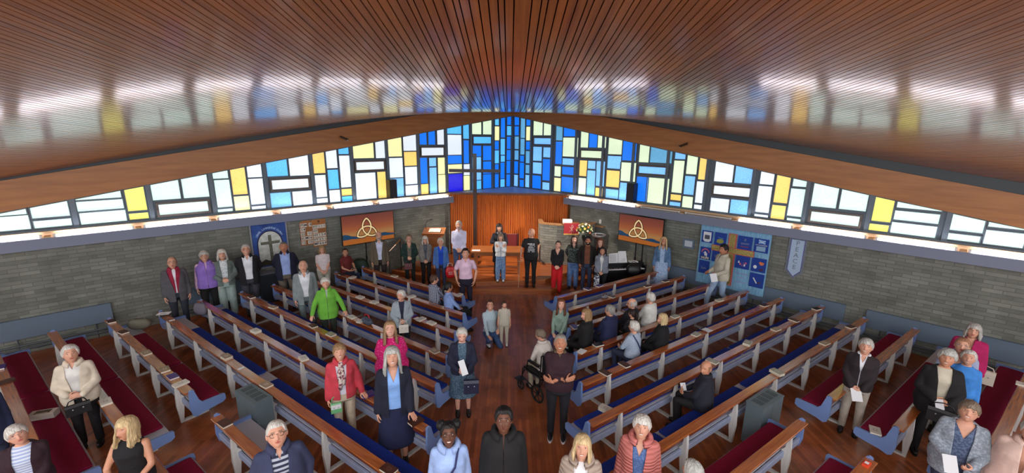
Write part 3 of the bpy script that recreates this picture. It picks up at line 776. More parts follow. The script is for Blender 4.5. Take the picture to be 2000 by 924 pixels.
def put(px, py, k, label, th=.028, stack=1, rot=None, z=LEDGE_Z, free=False):
    b = snap(px, py)
    dn, side, n, dd = b
    X, N_ = PEW[side]
    if free: p = at(px, py, z + .02); x, y = p.x, p.y
    else:
        q = X * dd + N_ * (n - .07); x, y = q[0], q[1]
    ang = math.atan2(N_[1], N_[0]) - PI / 2
    if rot is None: rot = R.uniform(-.22, .22) + PI / 2 * R.choice([0, 1, 1]) if not free else 0
    M = Matrix.Translation((x, y, z + .0005)) @ Matrix.Rotation(ang + rot, 4, 'Z')
    if k == 'paper':
        mb = MB(); mb.box(-.10, .10, -.07, .07, 0, .002); me = mb.mesh('leaflet', M_paper); nm, cat = 'leaflet', 'paper'
    elif k == 'card':
        mb = MB(); mb.box(-.05, .05, -.03, .03, 0, .003); me = mb.mesh('card', M_paper); nm, cat = 'card', 'card'
    else: me = book_mesh(k, th, stack); nm, cat = 'hymn_book', 'book'
    o = bpy.data.objects.new(nm, me); C.objects.link(o); o.matrix_world = M
    tag(o, label, cat, {'book': 'hymn books and Bibles along the pew ledges', 'paper': 'loose papers on the pews', 'card': 'small white cards on the pew ledges'}[cat])
    BOOKS.append((round(dn, 2), n, label))
    return o
LIST = [
 (222, 627, 'maroon', 'dark maroon closed book at the wall end of the first maroon pew, left side'),
 (245, 648, 'brown', 'second book from the wall on the first left maroon pew, dark with white page edge'),
 (291, 688, 'tan', 'brown book halfway along the first left maroon pew'),
 (322, 722, 'tan', 'brown book next to the purple one near the aisle end of the maroon pew'),
 (337, 736, 'purple', 'purple book between a brown and a white one on the left maroon pew'),
 (352, 750, 'white', 'white book nearest the aisle end of the left maroon pew'),
 (325, 614, 'black', 'black book at the wall end of a navy pew beside the man in grey-brown jacket'),
 (334, 625, 'card', 'small white card beside the black book on the left'),
 (446, 697, 'tan', 'thick tan book pair on the nearest long left pew, first from the wall'),
 (466, 720, 'card', 'white card between two tan books on the nearest long left pew'),
 (520, 752, 'tan', 'tan book directly above the left grey heater'),
 (504, 646, 'white', 'pale book pair on the sixth left pew, nearer the wall'),
 (590, 701, 'white', 'pale book on the sixth left pew to the left of the woman in red jacket'),
 (718, 771, 'purple', 'purple book under the hand of the woman in red jacket'),
 (811, 824, 'brown', 'brown book under the hand of the woman in navy cardigan'),
 (768, 911, 'brown', 'dark brown book at the bottom edge on the nearest long left pew'),
 (492, 580, 'brown', 'dark book with white edge at the wall end of the fifth left pew'),
 (534, 600, 'tan', 'tan book on the fifth left pew between the wall and the green raincoat'),
 (611, 637, 'brown', 'brown book beside the hand of the woman in green raincoat'),
 (647, 653, 'grey', 'grey-brown book right of the woman in green raincoat'),
 (851, 684, 'tan', 'large tan book at the aisle end of the fifth left pew'),
 (691, 618, 'white', 'white book right of the raincoat sleeve, left one of the pair'),
 (708, 626, 'white', 'white book right of the raincoat sleeve, right one of the pair'),
 (705, 580, 'white', 'pale book on the third left pew, left of two near its middle'),
 (732, 590, 'white', 'pale book on the third left pew, right of two near its middle'),
 (804, 617, 'purple', 'book with purple cover just right of the striped cardigan'),
 (824, 623, 'white', 'open-looking cream book right of the striped cardigan'),
 (842, 631, 'white', 'white book nearest the aisle on the third left pew'),
 (671, 535, 'black', 'dark book with white edge at the wall end of the second left pew'),
 (688, 542, 'white', 'white book on the second left pew next to the dark one'),
 (805, 579, 'white', 'cream book left of the plaid shirt on the second left pew'),
 (774, 538, 'tan', 'tan book in the middle of the front left pew'),
 (897, 577, 'white', 'cream book at the aisle end of the front left pew'),
 (1141, 562, 'purple', 'purple book on the front right pew, nearer the aisle'),
 (1167, 557, 'purple', 'purple book on the front right pew next to the patterned bag'),
 (1261, 558, 'brown', 'dark book in the middle of the second right pew'),
 (1299, 549, 'brown', 'dark book with white edge near the wall on the second right pew'),
 (1193, 579, 'brown', 'dark book with white edge above the seated man in navy suit'),
 (1223, 605, 'purple', 'purple book on white paper beside the bald man in glasses'),
 (1119, 638, 'purple', 'purple book in front of the auburn-haired girl and the woman in black'),
 (1313, 616, 'grey', 'pale greenish book right of the blonde bob'),
 (1164, 671, 'black', 'black book on the ledge behind the man in maroon jumper'),
 (1400, 585, 'grey', 'tan book near the wall on the fourth right pew'),
 (1491, 596, 'maroon', 'dark book with white edge at the wall end of the fifth right pew'),
 (1357, 652, 'grey', 'grey book with the curled white sheet beside it'),
 (1181, 728, 'brown', 'brown book on the fifth right pew, nearer the aisle of two'),
 (1219, 712, 'brown', 'brown book on the fifth right pew, farther from the aisle of two'),
 (1593, 603, 'black', 'black book at the very wall end of the sixth right pew'),
 (1548, 625, 'brown', 'brown book near the wall end of the sixth right pew'),
 (1514, 643, 'tan', 'tan book in the outer half of the sixth right pew'),
 (1459, 671, 'grey', 'thick grey book in the middle of the sixth right pew'),
 (1385, 703, 'grey', 'grey-brown book just beyond the bald man in dark jacket'),
 (1514, 727, 'grey', 'grey book pair above the right grey heater'),
 (1606, 669, 'tan', 'tan book in the outer part of the seventh right pew'),
 (1655, 637, 'brown', 'dark book with white edge near the wall on the seventh right pew'),
 (210, 784, 'white', 'white hymnal with printed cover beside the woman in cream jacket'),
 (191, 758, 'card', 'white card next to the white hymnal by the cream jacket'),
 (4, 717, 'purple', 'purple book at the left edge of the view'),
 (17, 744, 'brown', 'dark book with white edge at the far left edge'),
 (436, 829, 'brown', 'brown book on the short pew left of the man in navy jacket'),
 (1993, 750, 'white', 'white-edged book on the rearmost right pew at the right edge'),
]
for px, py, k, l in LIST:
    big = l.startswith('large'); pair = 'pair' in l or 'thick' in l
    put(px, py, k, l, stack=2 if pair and 'left one' not in l and 'right one' not in l else 1, th=.024 if pair else .03)
put(1209, 611, 'paper', 'white paper under the purple book beside the bald man', rot=.2)
put(1129, 684, 'paper', 'white printed leaflet by the shoulder of the man in maroon jumper', rot=.3)
# curled sheet of paper on the fifth right pew
b = snap(1374, 643)
q = PEW[1][0] * b[3] + PEW[1][1] * (b[2] - .07)
mb = MB(); vs = []; fs = []
for i in range(9):
    u = i / 8; x = .13 - .26 * u; z = .004 + (.05 * (u - .6) ** 2 / .16 if u > .6 else 0)
    vs += [(x, -.09, z), (x, .09, z)]
for i in range(8): fs.append((2 * i, 2 * i + 2, 2 * i + 3, 2 * i + 1))
mb.add(vs, fs)
o = mb.build('paper_sheet', M_paper, None, Matrix.Translation((q[0], q[1], LEDGE_Z + .001)) @ Matrix.Rotation(BR, 4, 'Z'))
tag(o, 'white sheet of paper with one curled-up end on the fifth right pew', 'paper')
# white papers standing out past the black book by the man in the grey-brown jacket
for k, (px, py, zz, lb) in enumerate(((316, 608, LEDGE_Z + .032, 'printed white sheet on top of the black book at the left pew end'),)):
    b = snap(px + 8, py + 6); q = PEW[-1][0] * b[3] + PEW[-1][1] * (b[2] - .07)
    mb = MB(); mb.box(-.12, .12, -.08, .08, 0, .003)
    mb.use(1)
    for j in range(4): mb.box(-.06, .07 - .02 * j, -.045 + j * .024, -.039 + j * .024, .003, .0034)
    o = mb.build('leaflet', [M_paper, mat('grey print', (90, 90, 96), rough=.8)], None, Matrix.Translation((q[0] - .03, q[1] + .02, zz)) @ Matrix.Rotation(.25, 4, 'Z')); tag(o, lb, 'paper')
# things on seats
def seat_at(px, py, z): return at(px, py, z)
p = at(1183, 800, .50)
o = bpy.data.objects.new('hymn_book', book_mesh('white', .03, 2)); C.objects.link(o); o.matrix_world = Matrix.Translation((p.x, p.y, .476)) @ Matrix.Rotation(BR + .2, 4, 'Z')
tag(o, 'two stacked white books lying on the navy cushion near the aisle on the right', 'book')
p = at(1709, 842, .48)
o = bpy.data.objects.new('hymn_book', book_mesh('white', .026, 1)); C.objects.link(o); o.matrix_world = Matrix.Translation((p.x, p.y, .476)) @ Matrix.Rotation(BR - 1.2, 4, 'Z')
tag(o, 'white book on the maroon cushion by the pew end at lower right', 'book')
p = at(1703, 912, .73)
b = snap(1703, 912); q = PEW[1][0] * b[3] + PEW[1][1] * (b[2] - .07)
mb = MB(); mb.cbox(-.055, .055, -.035, .035, 0, .03, .006); mb.use(1); mb.box(-.02, .03, -.02, .02, .03, .031)
o = mb.build('small_box', [mat('orange red box', (226, 70, 40), rough=.4), M_paper], None, Matrix.Translation((q[0], q[1], LEDGE_Z + .001)) @ Matrix.Rotation(BR, 4, 'Z')); tag(o, 'small orange-red box on the ledge at the bottom right edge', 'box')
p = at(86, 812, .50)
mb = MB(); mb.cbox(-.15, .15, -.075, .075, 0, .09, .008); mb.use(1); mb.box(-.09, .09, -.045, .045, .09, .0915); mb.use(0); mb.box(-.07, .07, -.045, -.03, .0915, .093)
o = mb.build('tissue_box', [mat('cream cardboard', (206, 200, 190), rough=.7), mat('shadowed box opening', (92, 84, 70), rough=.8)], None, Matrix.Translation((p.x, p.y, .476)) @ Matrix.Rotation(.35, 4, 'Z')); tag(o, 'cream oblong box with an opening on the maroon seat behind the cream jacket', 'box')

# ------------------------------------------------------------------ grey heaters beside the side aisles
M_heat = mat('grey green heater casing', (92, 106, 112), rough=0.45)
M_grille = mat('dark heater grille', (34, 42, 46), rough=0.5)
def heater(c, ang, label):
    root = empty('heater', Matrix.Translation((c[0], c[1], 0)) @ Matrix.Rotation(ang, 4, 'Z'), label, 'heater', 'grey convector heaters')
    mb = MB(); mb.cbox(-.31, .31, -.125, .125, .02, .70, .008); mb.box(-.316, .316, -.131, .131, .70, .722); mb.box(-.003, .003, -.128, -.12, .05, .69); mb.build('casing', M_heat, root)
    for k in range(4):
        x = -.255 + k * .135
        mb = MB(); mb.box(x, x + .105, -.075, .085, .7205, .7225)
        mb.use(1)
        for j in range(7): mb.box(x, x + .105, -.07 + j * .022, -.062 + j * .022, .7225, .7265)
        mb.build('grille', [M_grille, M_heat], root)
    mb = MB(); mb.box(-.28, -.2, -.1, .1, 0, .02); mb.box(.2, .28, -.1, .1, 0, .02); mb.build('foot', M_grille, root)
heater((-3.915, 5.885), -BL + .03, 'grey convector heater left of the aisle between two pew ends')
heater((4.0, 5.865), BR - .02, 'grey convector heater right of the aisle between two pew ends')

# ------------------------------------------------------------------ chancel furniture
M_oak = wood_mat('honey oak', (168, 102, 54), (142, 80, 38), rough=.35, scale=3, coat=.3)
M_oakd = wood_mat('dark stained timber', (58, 34, 24), (44, 24, 16), rough=.5, stretch=(8, 8, .8), scale=3)
M_black = mat('black plastic', (18, 18, 20), rough=.4)
DZ = .29
# big wooden cross
p = aty(928, 420, 15.25); top = aty(928, 300, 15.25).z; a = aty(877, 333, 15.25); b_ = aty(978, 333, 15.25)
root = empty('wooden_cross', (p.x, 15.25, DZ), 'tall dark timber cross standing before the orange curtain and blue windows', 'cross')
mb = MB(); mb.box(-.065, .065, -.045, .045, 0, top - DZ); mb.build('upright', M_oakd, root)
mb = MB(); mb.box(a.x - p.x, b_.x - p.x, -.05, .05, a.z - DZ - .055, a.z - DZ + .055); mb.build('crossbeam', M_oakd, root)
mb = MB(); mb.box(-.16, .16, -.16, .16, 0, .10); mb.build('base_block', M_oakd, root)
# communion table
root = empty('communion_table', (-.38, 13.55, DZ), 'wide light oak communion table on the dais behind the clergywoman', 'table')
mb = MB(); mb.cbox(-.84, .84, -.40, .40, .70, .76, .01); mb.build('table_top', M_oak, root)
mb = MB(); mb.box(-.74, .74, -.33, -.30, .60, .70); mb.box(-.74, .74, .30, .33, .60, .70); mb.box(-.74, -.71, -.3, .3, .6, .7); mb.box(.71, .74, -.3, .3, .6, .7); mb.build('apron', M_oak, root)
for sx in (-1, 1):
    for sy in (-1, 1):
        mb = MB(); mb.box(sx * .70 - .035, sx * .70 + .035, sy * .3 - .035, sy * .3 + .035, 0, .60); mb.build('leg', M_oak, root)
mb = MB(); mb.box(-.70, .70, -.02, .02, .12, .18); mb.build('stretcher', M_oak, root)
mb = MB(); mb.box(-.13, .13, -.08, .08, 0, .004); o = mb.build('leaflet', M_paper, None, Matrix.Translation((-1.05, 13.30, DZ + .7605))); tag(o, 'white sheet on the left end of the communion table', 'paper')
# red chair behind the table
root = empty('minister_chair', (.10, 14.25, DZ), 'red-backed wooden chair behind the right half of the communion table', 'chair')
M_red = mat('red upholstery', (122, 16, 22), rough=.7, sheen=.3)
mb = MB(); mb.box(-.24, .24, -.22, .22, .40, .47); mb.build('seat', M_red, root)
mb = MB(); mb.box(-.22, .22, .2, .25, .52, 1.05); mb.build('backrest', M_red, root)
for sx in (-1, 1):
    for sy in (-1, 1):
        mb = MB(); mb.box(sx * .22 - .02, sx * .22 + .02, sy * .2 - .02, sy * .2 + .02, 0, 1.08 if sy > 0 else .62); mb.build('leg', M_oakd, root)
    mb = MB(); mb.box(sx * .22 - .025, sx * .22 + .025, -.22, .22, .62, .65); mb.build('armrest', M_oakd, root)
# lectern with open book and microphone
p = at(848, 452, 1.52)
LX, LY = p.x, p.y
LM = Matrix.Translation((LX, LY, DZ)) @ Matrix.Diagonal((1.2, 1.1, 1.16, 1))
root = empty('lectern', LM, 'wooden reading lectern with sloping top beside the left brick wall', 'lectern')
mb = MB(); mb.box(-.20, .20, -.15, .15, .04, .98); mb.box(-.17, .17, -.158, -.15, .12, .9); mb.build('pedestal', M_oak, root)
mb = MB(); mb.box(-.26, .26, -.2, .2, 0, .05); mb.build('plinth', M_oak, root)
mb = MB(); Mt = Matrix.Translation((0, 0, 1.06)) @ Matrix.Rotation(.25, 4, 'X'); mb.box(-.30, .30, -.23, .23, -.02, .02, Mt); mb.box(-.30, .30, -.245, -.225, -.02, .045, Mt); mb.build('reading_desk', M_oak, root)
mb = MB(); mb.tube([(-.24, .12, 1.08), (-.26, .1, 1.25), (-.16, -.02, 1.38), (-.06, -.1, 1.42)], .007, 6); mb.tube([(-.08, -.09, 1.415), (-.03, -.12, 1.43)], .015, 8); mb.build('microphone', M_black, root)
mb = MB(); Mt2 = Mt @ Matrix.Translation((.02, 0, .021)); mb.box(-.17, .17, -.13, .12, 0, .004, Mt2)
mb.use(1)
for sx in (-1, 1):
    mb.add([Mt2 @ Vector(v) for v in [(0, -.12, .006), (sx * .16, -.12, .006), (sx * .16, .11, .006), (0, .11, .006), (0, -.12, .03), (sx * .09, -.12, .034), (sx * .16, -.12, .018), (0, .11, .03), (sx * .09, .11, .034), (sx * .16, .11, .018)]],
           [(0, 1, 2, 3), (4, 7, 8, 5), (5, 8, 9, 6), (0, 4, 5, 6, 1), (3, 2, 9, 8, 7), (1, 6, 9, 2)])
o = mb.build('open_bible', [cover('brown'), M_page], None, LM); tag(o, 'large open book lying on the wooden lectern', 'book')
# pulpit: curved brick enclosure with oak rail, book desk, red fall
M_brick2 = brick_mat('pulpit brickwork', (150, 150, 142), (116, 118, 112), (112, 112, 104))
root = empty('pulpit', (0, 0, 0), 'curved grey brick pulpit with pale oak rail on the right of the dais', 'pulpit')
pl = aty(1057, 436, 14.55)
ztop = pl.z
path = []
P0 = Vector((1.12, 15.35)); 
ctrl = [(1.13, 15.3), (1.14, 14.72), (1.55, 14.5), (2.05, 14.38), (2.5, 14.42), (2.85, 14.62), (3.0, 14.84)]
pts = []
for i in range(len(ctrl) - 1):
    p0 = ctrl[max(i - 1, 0)]; p1 = ctrl[i]; p2 = ctrl[i + 1]; p3 = ctrl[min(i + 2, len(ctrl) - 1)]
    for k in range(6):
        t = k / 6
        if i == 0: pts.append((p1[0] + (p2[0] - p1[0]) * t, p1[1] + (p2[1] - p1[1]) * t)); continue
        pts.append(tuple(.5 * ((2 * p1[j]) + (-p0[j] + p2[j]) * t + (2 * p0[j] - 5 * p1[j] + 4 * p2[j] - p3[j]) * t * t + (-p0[j] + 3 * p1[j] - 3 * p2[j] + p3[j]) * t ** 3) for j in (0, 1)))
pts.append(ctrl[-1])
mb = MB(); uvs = []
def ribbon(mb, pts, z0, z1, half, uv=None):
    n = len(pts); off = []
    for i in range(n):
        a = Vector(pts[max(i - 1, 0)]); b = Vector(pts[min(i + 1, n - 1)]); d = (b - a).normalized(); off.append(Vector((d.y, -d.x)))
    vs = []; s_ = 0
    for i, p in enumerate(pts):
        if i: s_ += (Vector(pts[i]) - Vector(pts[i - 1])).length
        zt = z1(i / (n - 1)) if callable(z1) else z1
        o_ = off[i] * half; P = Vector(p)
        vs += [(P.x + o_.x, P.y + o_.y, z0), (P.x + o_.x, P.y + o_.y, zt), (P.x - o_.x, P.y - o_.y, zt), (P.x - o_.x, P.y - o_.y, z0)]
        if uv is not None: uv += [(s_, z0), (s_, zt), (s_ + .05, zt), (s_ + .05, z0)]
    fs = [(0, 1, 2, 3), tuple(4 * (n - 1) + k for k in (3, 2, 1, 0))]
    for i in range(n - 1):
        for k in range(4): fs.append((4 * i + k, 4 * i + 4 + k, 4 * i + 4 + (k + 1) % 4, 4 * i + (k + 1) % 4))
    mb.add(vs, fs)
ribbon(mb, pts, 0.0, ztop - .04, .055, uvs)
o = mb.build('brick_wall', M_brick2, root)
uvl = o.data.uv_layers.new(name='metres')
for l in o.data.loops: uvl.data[l.index].uv = uvs[l.vertex_index]
mb = MB(); 
def rail(mb, pts, z0, z1, half):
    ribbon(mb, pts, z0, z1, half)
rail(mb, pts, ztop - .04, ztop + .005, .085); mb.build('rail', wood_mat('pale oak rail', (196, 146, 100), (176, 124, 80), rough=.4, scale=3), root)
mb = MB(); mb.box(1.06, 1.16, 15.28, 15.36, 0, ztop); mb.build('end_post', wood_mat('pale oak rail', (196, 146, 100), (176, 124, 80)), root)
fall_c = aty(1116, 444, 14.33)
mb = MB(); mb.box(fall_c.x - .30, fall_c.x + .30, 14.30, 14.75, ztop - .02, ztop + .03); mb.build('book_desk', M_oak, root)
mb = MB(); mb.box(fall_c.x - .27, fall_c.x + .05, 14.52, 14.72, ztop + .03, ztop + .13); o = mb.build('paper_stack', M_paper, None); tag(o, 'pale folder standing on the pulpit desk behind the red cloth', 'paper')
M_fall = mat('crimson pulpit fall', (158, 18, 36), rough=.6, sheen=.3)
M_gold = mat('gold fringe', (206, 160, 84), rough=.5)
r2 = empty('pulpit_fall', (fall_c.x, 14.29, ztop - .30), 'crimson cloth with a pale Chi-Rho sign hanging on the pulpit front', 'cloth')
mb = MB(); mb.box(-.26, .26, -.012, -.002, 0, .36); mb.build('cloth', M_fall, r2)
mb = MB(); mb.box(-.26, .26, -.016, -.001, -.045, .0); mb.build('fringe', M_gold, r2)
mb = MB()
M_sil = mat('pale embroidery', (214, 170, 168), rough=.5)
mb.tube([(0, -.016, .05), (0, -.016, .30)], .006, 6); mb.tube([(-.07, -.016, .07), (.07, -.016, .24)], .006, 6); mb.tube([(.07, -.016, .07), (-.07, -.016, .24)], .006, 6)
mb.tube([(0, -.016, .30), (.035, -.016, .295), (.05, -.016, .262), (.035, -.016, .232), (0, -.016, .225)], .006, 6)
mb.build('embroidered_sign', M_sil, r2)
# flowers on a pedestal
fc = aty(1142, 452, 13.9)
root = empty('flower_pedestal', (fc.x, 13.95, DZ), 'dark wooden flower pedestal in front of the brick pulpit', 'pedestal')
mb = MB(); mb.lathe([(.13, 0), (.13, .03), (.035, .07), (.03, fc.z - DZ - .36), (.055, fc.z - DZ - .33), (.055, fc.z - DZ - .30)], n=16); mb.build('column', M_oakd, root)
fz = fc.z - .30
root = empty('flower_arrangement', (fc.x, 13.95, fz), 'round bouquet of cream, yellow and orange flowers beside the red pulpit cloth', 'flowers')
mb = MB(); mb.lathe([(.05, .0), (.08, .05), (.085, .13), (.06, .16)], n=14); mb.build('vase', mat('dark green vase', (20, 34, 26), rough=.3), root)
mb = MB()
for k in range(150):
    th = R.uniform(0, 2 * PI); ph = math.acos(R.uniform(-.35, 1)); r = .25 * R.uniform(.5, .95)
    c = Vector((r * math.sin(ph) * math.cos(th), r * math.sin(ph) * math.sin(th), .33 + .85 * r * math.cos(ph)))
    d = Vector((R.uniform(-1, 1), R.uniform(-1, 1), R.uniform(-1, 1))).normalized(); e = d.orthogonal().normalized()
    mb.add([c - d * .05, c + e * .018, c + d * .05, c - e * .018], [(0, 1, 2, 3)])
tag(mb.build('foliage', mat('flower foliage', (44, 78, 30), rough=.6), root), kind='stuff')
cols = [mat('cream petals', (240, 236, 214), rough=.6), mat('yellow petals', (236, 214, 96), rough=.6), mat('orange petals', (226, 126, 60), rough=.6), mat('pale green petals', (200, 214, 140), rough=.6)]
for k in range(34):
    th = k * 2.4; ph = math.acos(1 - 1.25 * (k + .5) / 34); r = .26
    c = Vector((r * math.sin(ph) * math.cos(th), r * math.sin(ph) * math.sin(th), .33 + .85 * r * math.cos(ph))); n_ = (c - Vector((0, 0, .33))).normalized()
    q_ = n_.to_track_quat('Z', 'Y').to_matrix().to_4x4(); mm = Matrix.Translation(c) @ q_
    mb = MB()
    for j in range(8):
        a = j * PI / 4; rr = .042 + .008 * (j % 2)
        mb.add([mm @ Vector((0, 0, -.008)), mm @ Vector((rr * .6 * math.cos(a - .35), rr * .6 * math.sin(a - .35), .008)), mm @ Vector((rr * math.cos(a), rr * math.sin(a), .022)), mm @ Vector((rr * .6 * math.cos(a + .35), rr * .6 * math.sin(a + .35), .008))], [(0, 1, 2, 3)])
    mb.ell((0, 0, .008), (.014, .014, .010), 8, 5, mm)
    mb.build('flower', cols[[0, 1, 0, 2, 3, 0, 1][k % 7]], root)
# glass bowl of the font
bc = aty(1170, 459, 13.95)
root = empty('glass_bowl', (bc.x, 14.0, bc.z - .03), 'wide clear glass bowl on a dark stand right of the flowers', 'bowl')
M_glass = mat('clear glass', (225, 235, 240), rough=.05, trans=.9, spec=.6)
mb = MB(); mb.smooth = True; mb.lathe([(.05, -.10), (.13, -.08), (.20, -.02), (.235, .03), (.24, .03), (.205, -.03), (.13, -.09)], n=28); mb.build('bowl', M_glass, root)
mb = MB(); mb.tube([(.236 * math.cos(2 * PI * k / 28), .236 * math.sin(2 * PI * k / 28), .032) for k in range(28)], .006, 6, closed=True); mb.build('rim', mat('bright glass rim', (210, 222, 228), rough=.15, spec=.8), root)
root = empty('font_stand', (bc.x, 14.0, DZ), 'dark wooden stand that carries the clear glass bowl', 'stand')
mb = MB(); mb.lathe([(.16, 0), (.16, .04), (.06, .08), (.05, bc.z - .03 - DZ - .18), (.14, bc.z - .03 - DZ - .13), (.14, bc.z - .03 - DZ - .102)], n=18); mb.build('column', M_oakd, root)
# small items on the right wall
def on_wall(side, t, z, off): return wall_frame(side, t, z, off)
M = on_wall(1, 4.49, 1.76, .0)
mb = MB(); mb.cbox(-.04, .04, .001, .03, -.075, .075, .006); o = mb.build('wall_switch', mat('white plastic', (226, 226, 222), rough=.4), None, M); tag(o, 'white switch box on the brick wall above the pulpit rail', 'switch')
M = on_wall(1, 4.25, 1.60, .0)
mb = MB(); mb.cbox(-.42, .42, .001, .12, -.02, .02, .006); o = mb.build('wall_shelf', wood_mat('pale oak rail', (196, 146, 100), (176, 124, 80)), None, M); tag(o, 'short pale wood shelf fixed to the brick wall behind the glass bowl', 'shelf')
M = on_wall(1, 7.66, 1.55, .0)
root = empty('wall_picture', M, 'small white square panel in a grey-blue frame on the right brick wall', 'frame')
mb = MB(); mb.box(-.17, .17, .001, .02, -.14, .14); mb.build('frame', mat('grey blue frame', (98, 116, 140), rough=.5), root)
mb = MB(); mb.box(-.115, .115, .02, .024, -.09, .09); mb.build('panel', mat('pale panel', (196, 204, 214), rough=.4), root)
# handrail by the dais steps
mb = MB(); a = wp(-1, 5.45, 1.2, .35); b = wp(-1, 5.95, .92, .5)
mb.tube([a, b], .022, 8); mb.use(1); mb.tube([a + Vector((0, 0, -.02)), Vector((a.x, a.y, 0))], .012, 6); mb.tube([b + Vector((0, 0, -.02)), Vector((b.x, b.y, 0))], .012, 6)
o = mb.build('handrail', [wood_mat('handrail timber', (176, 120, 70), (150, 96, 50)), M_black]); tag(o, 'short sloping wooden handrail left of the dais near the left screen', 'handrail')

# ------------------------------------------------------------------ screens on stands
M_scr = bpy.data.materials.new('sunset screen picture'); M_scr.use_nodes = True
def screen_mat():
    m = M_scr; b = m.node_tree.nodes['Principled BSDF']; b.inputs['Base Color'].default_value = (.01, .01, .01, 1); b.inputs['Roughness'].default_value = .3
    tc = nn(m, 'ShaderNodeTexCoord'); sp = nn(m, 'ShaderNodeSeparateXYZ'); lk(m, tc.outputs['UV'], sp.inputs[0])
    cr = nn(m, 'ShaderNodeValToRGB'); e = cr.color_ramp.elements
    e[0].position = 0.0; e[0].color = lin((206, 118, 44)); e[1].position = 1.0; e[1].color = lin((136, 66, 56))
    for p_, c_ in ((.22, (200, 112, 50)), (.32, (204, 150, 90)), (.5, (194, 108, 64)), (.75, (160, 80, 58))):
        k = cr.color_ramp.elements.new(p_); k.color = lin(c_)
    nz = nn(m, 'ShaderNodeTexNoise'); mp = nn(m, 'ShaderNodeMapping'); mp.inputs['Scale'].default_value = (3, 22, 1); lk(m, tc.outputs['UV'], mp.inputs[0]); lk(m, mp.outputs[0], nz.inputs['Vector'])
    ad = nn(m, 'ShaderNodeMath'); ad.operation = 'MULTIPLY_ADD'; ad.inputs[1].default_value = .22; lk(m, nz.outputs['Fac'], ad.inputs[0]); 
    sb = nn(m, 'ShaderNodeMath'); sb.operation = 'SUBTRACT'; sb.inputs[1].default_value = .11; lk(m, sp.outputs['Y'], ad.inputs[2]); lk(m, ad.outputs[0], sb.inputs[0])
    lk(m, sb.outputs[0], cr.inputs[0]); lk(m, cr.outputs[0], b.inputs['Emission Color']); b.inputs['Emission Strength'].default_value = 0.42
screen_mat()
def emis(name, rgb, s=.45): return mat(name, rgb, rough=.3, emit=rgb, emit_s=s)
def trefoil_arcs(r, c):
    """three vesica loops of a triquetra: list of polylines in (x,z)"""
    out = []
    R_ = r * 1.0
    V_ = [Vector((math.cos(a), math.sin(a))) * R_ for a in (PI / 2, PI / 2 + 2 * PI / 3, PI / 2 + 4 * PI / 3)]
    for i in range(3):
        A, B = V_[i], V_[(i + 1) % 3]
        # arc from A to B bulging through the far side of the centre
        ctr = -(A + B).normalized() * 0.0
    for i in range(3):
        A, B = V_[i], V_[(i + 1) % 3]; Cc = V_[(i + 2) % 3]
        mid = (A + B) / 2; dirn = (Cc - mid).normalized()
        h = R_ * .80
        L_ = (B - A).length / 2; rad = (L_ * L_ + h * h) / (2 * h)
        cc = mid + dirn * (h - rad)
        a0 = math.atan2((A - cc).y, (A - cc).x); a1 = math.atan2((B - cc).y, (B - cc).x)
        am = math.atan2(dirn.y, dirn.x)
        def unwrap(a): 
            while a - am > PI: a -= 2 * PI
            while a - am < -PI: a += 2 * PI
            return a
        a0, a1 = unwrap(a0), unwrap(a1)
        out.append([cc + Vector((math.cos(a0 + (a1 - a0) * k / 24), math.sin(a0 + (a1 - a0) * k / 24))) * rad for k in range(25)])
    return out
def band(mb, pl, half, y, cx, cz):
    n = len(pl); vs = []; fs = []
    for i, p in enumerate(pl):
        d = (pl[min(i + 1, n - 1)] - pl[max(i - 1, 0)]).normalized(); o_ = Vector((-d.y, d.x)) * half
        vs += [(cx + p.x + o_.x, y, cz + p.y + o_.y), (cx + p.x - o_.x, y, cz + p.y - o_.y)]
    for i in range(n - 1): fs.append((2 * i, 2 * i + 2, 2 * i + 3, 2 * i + 1))
    mb.add(vs, fs)
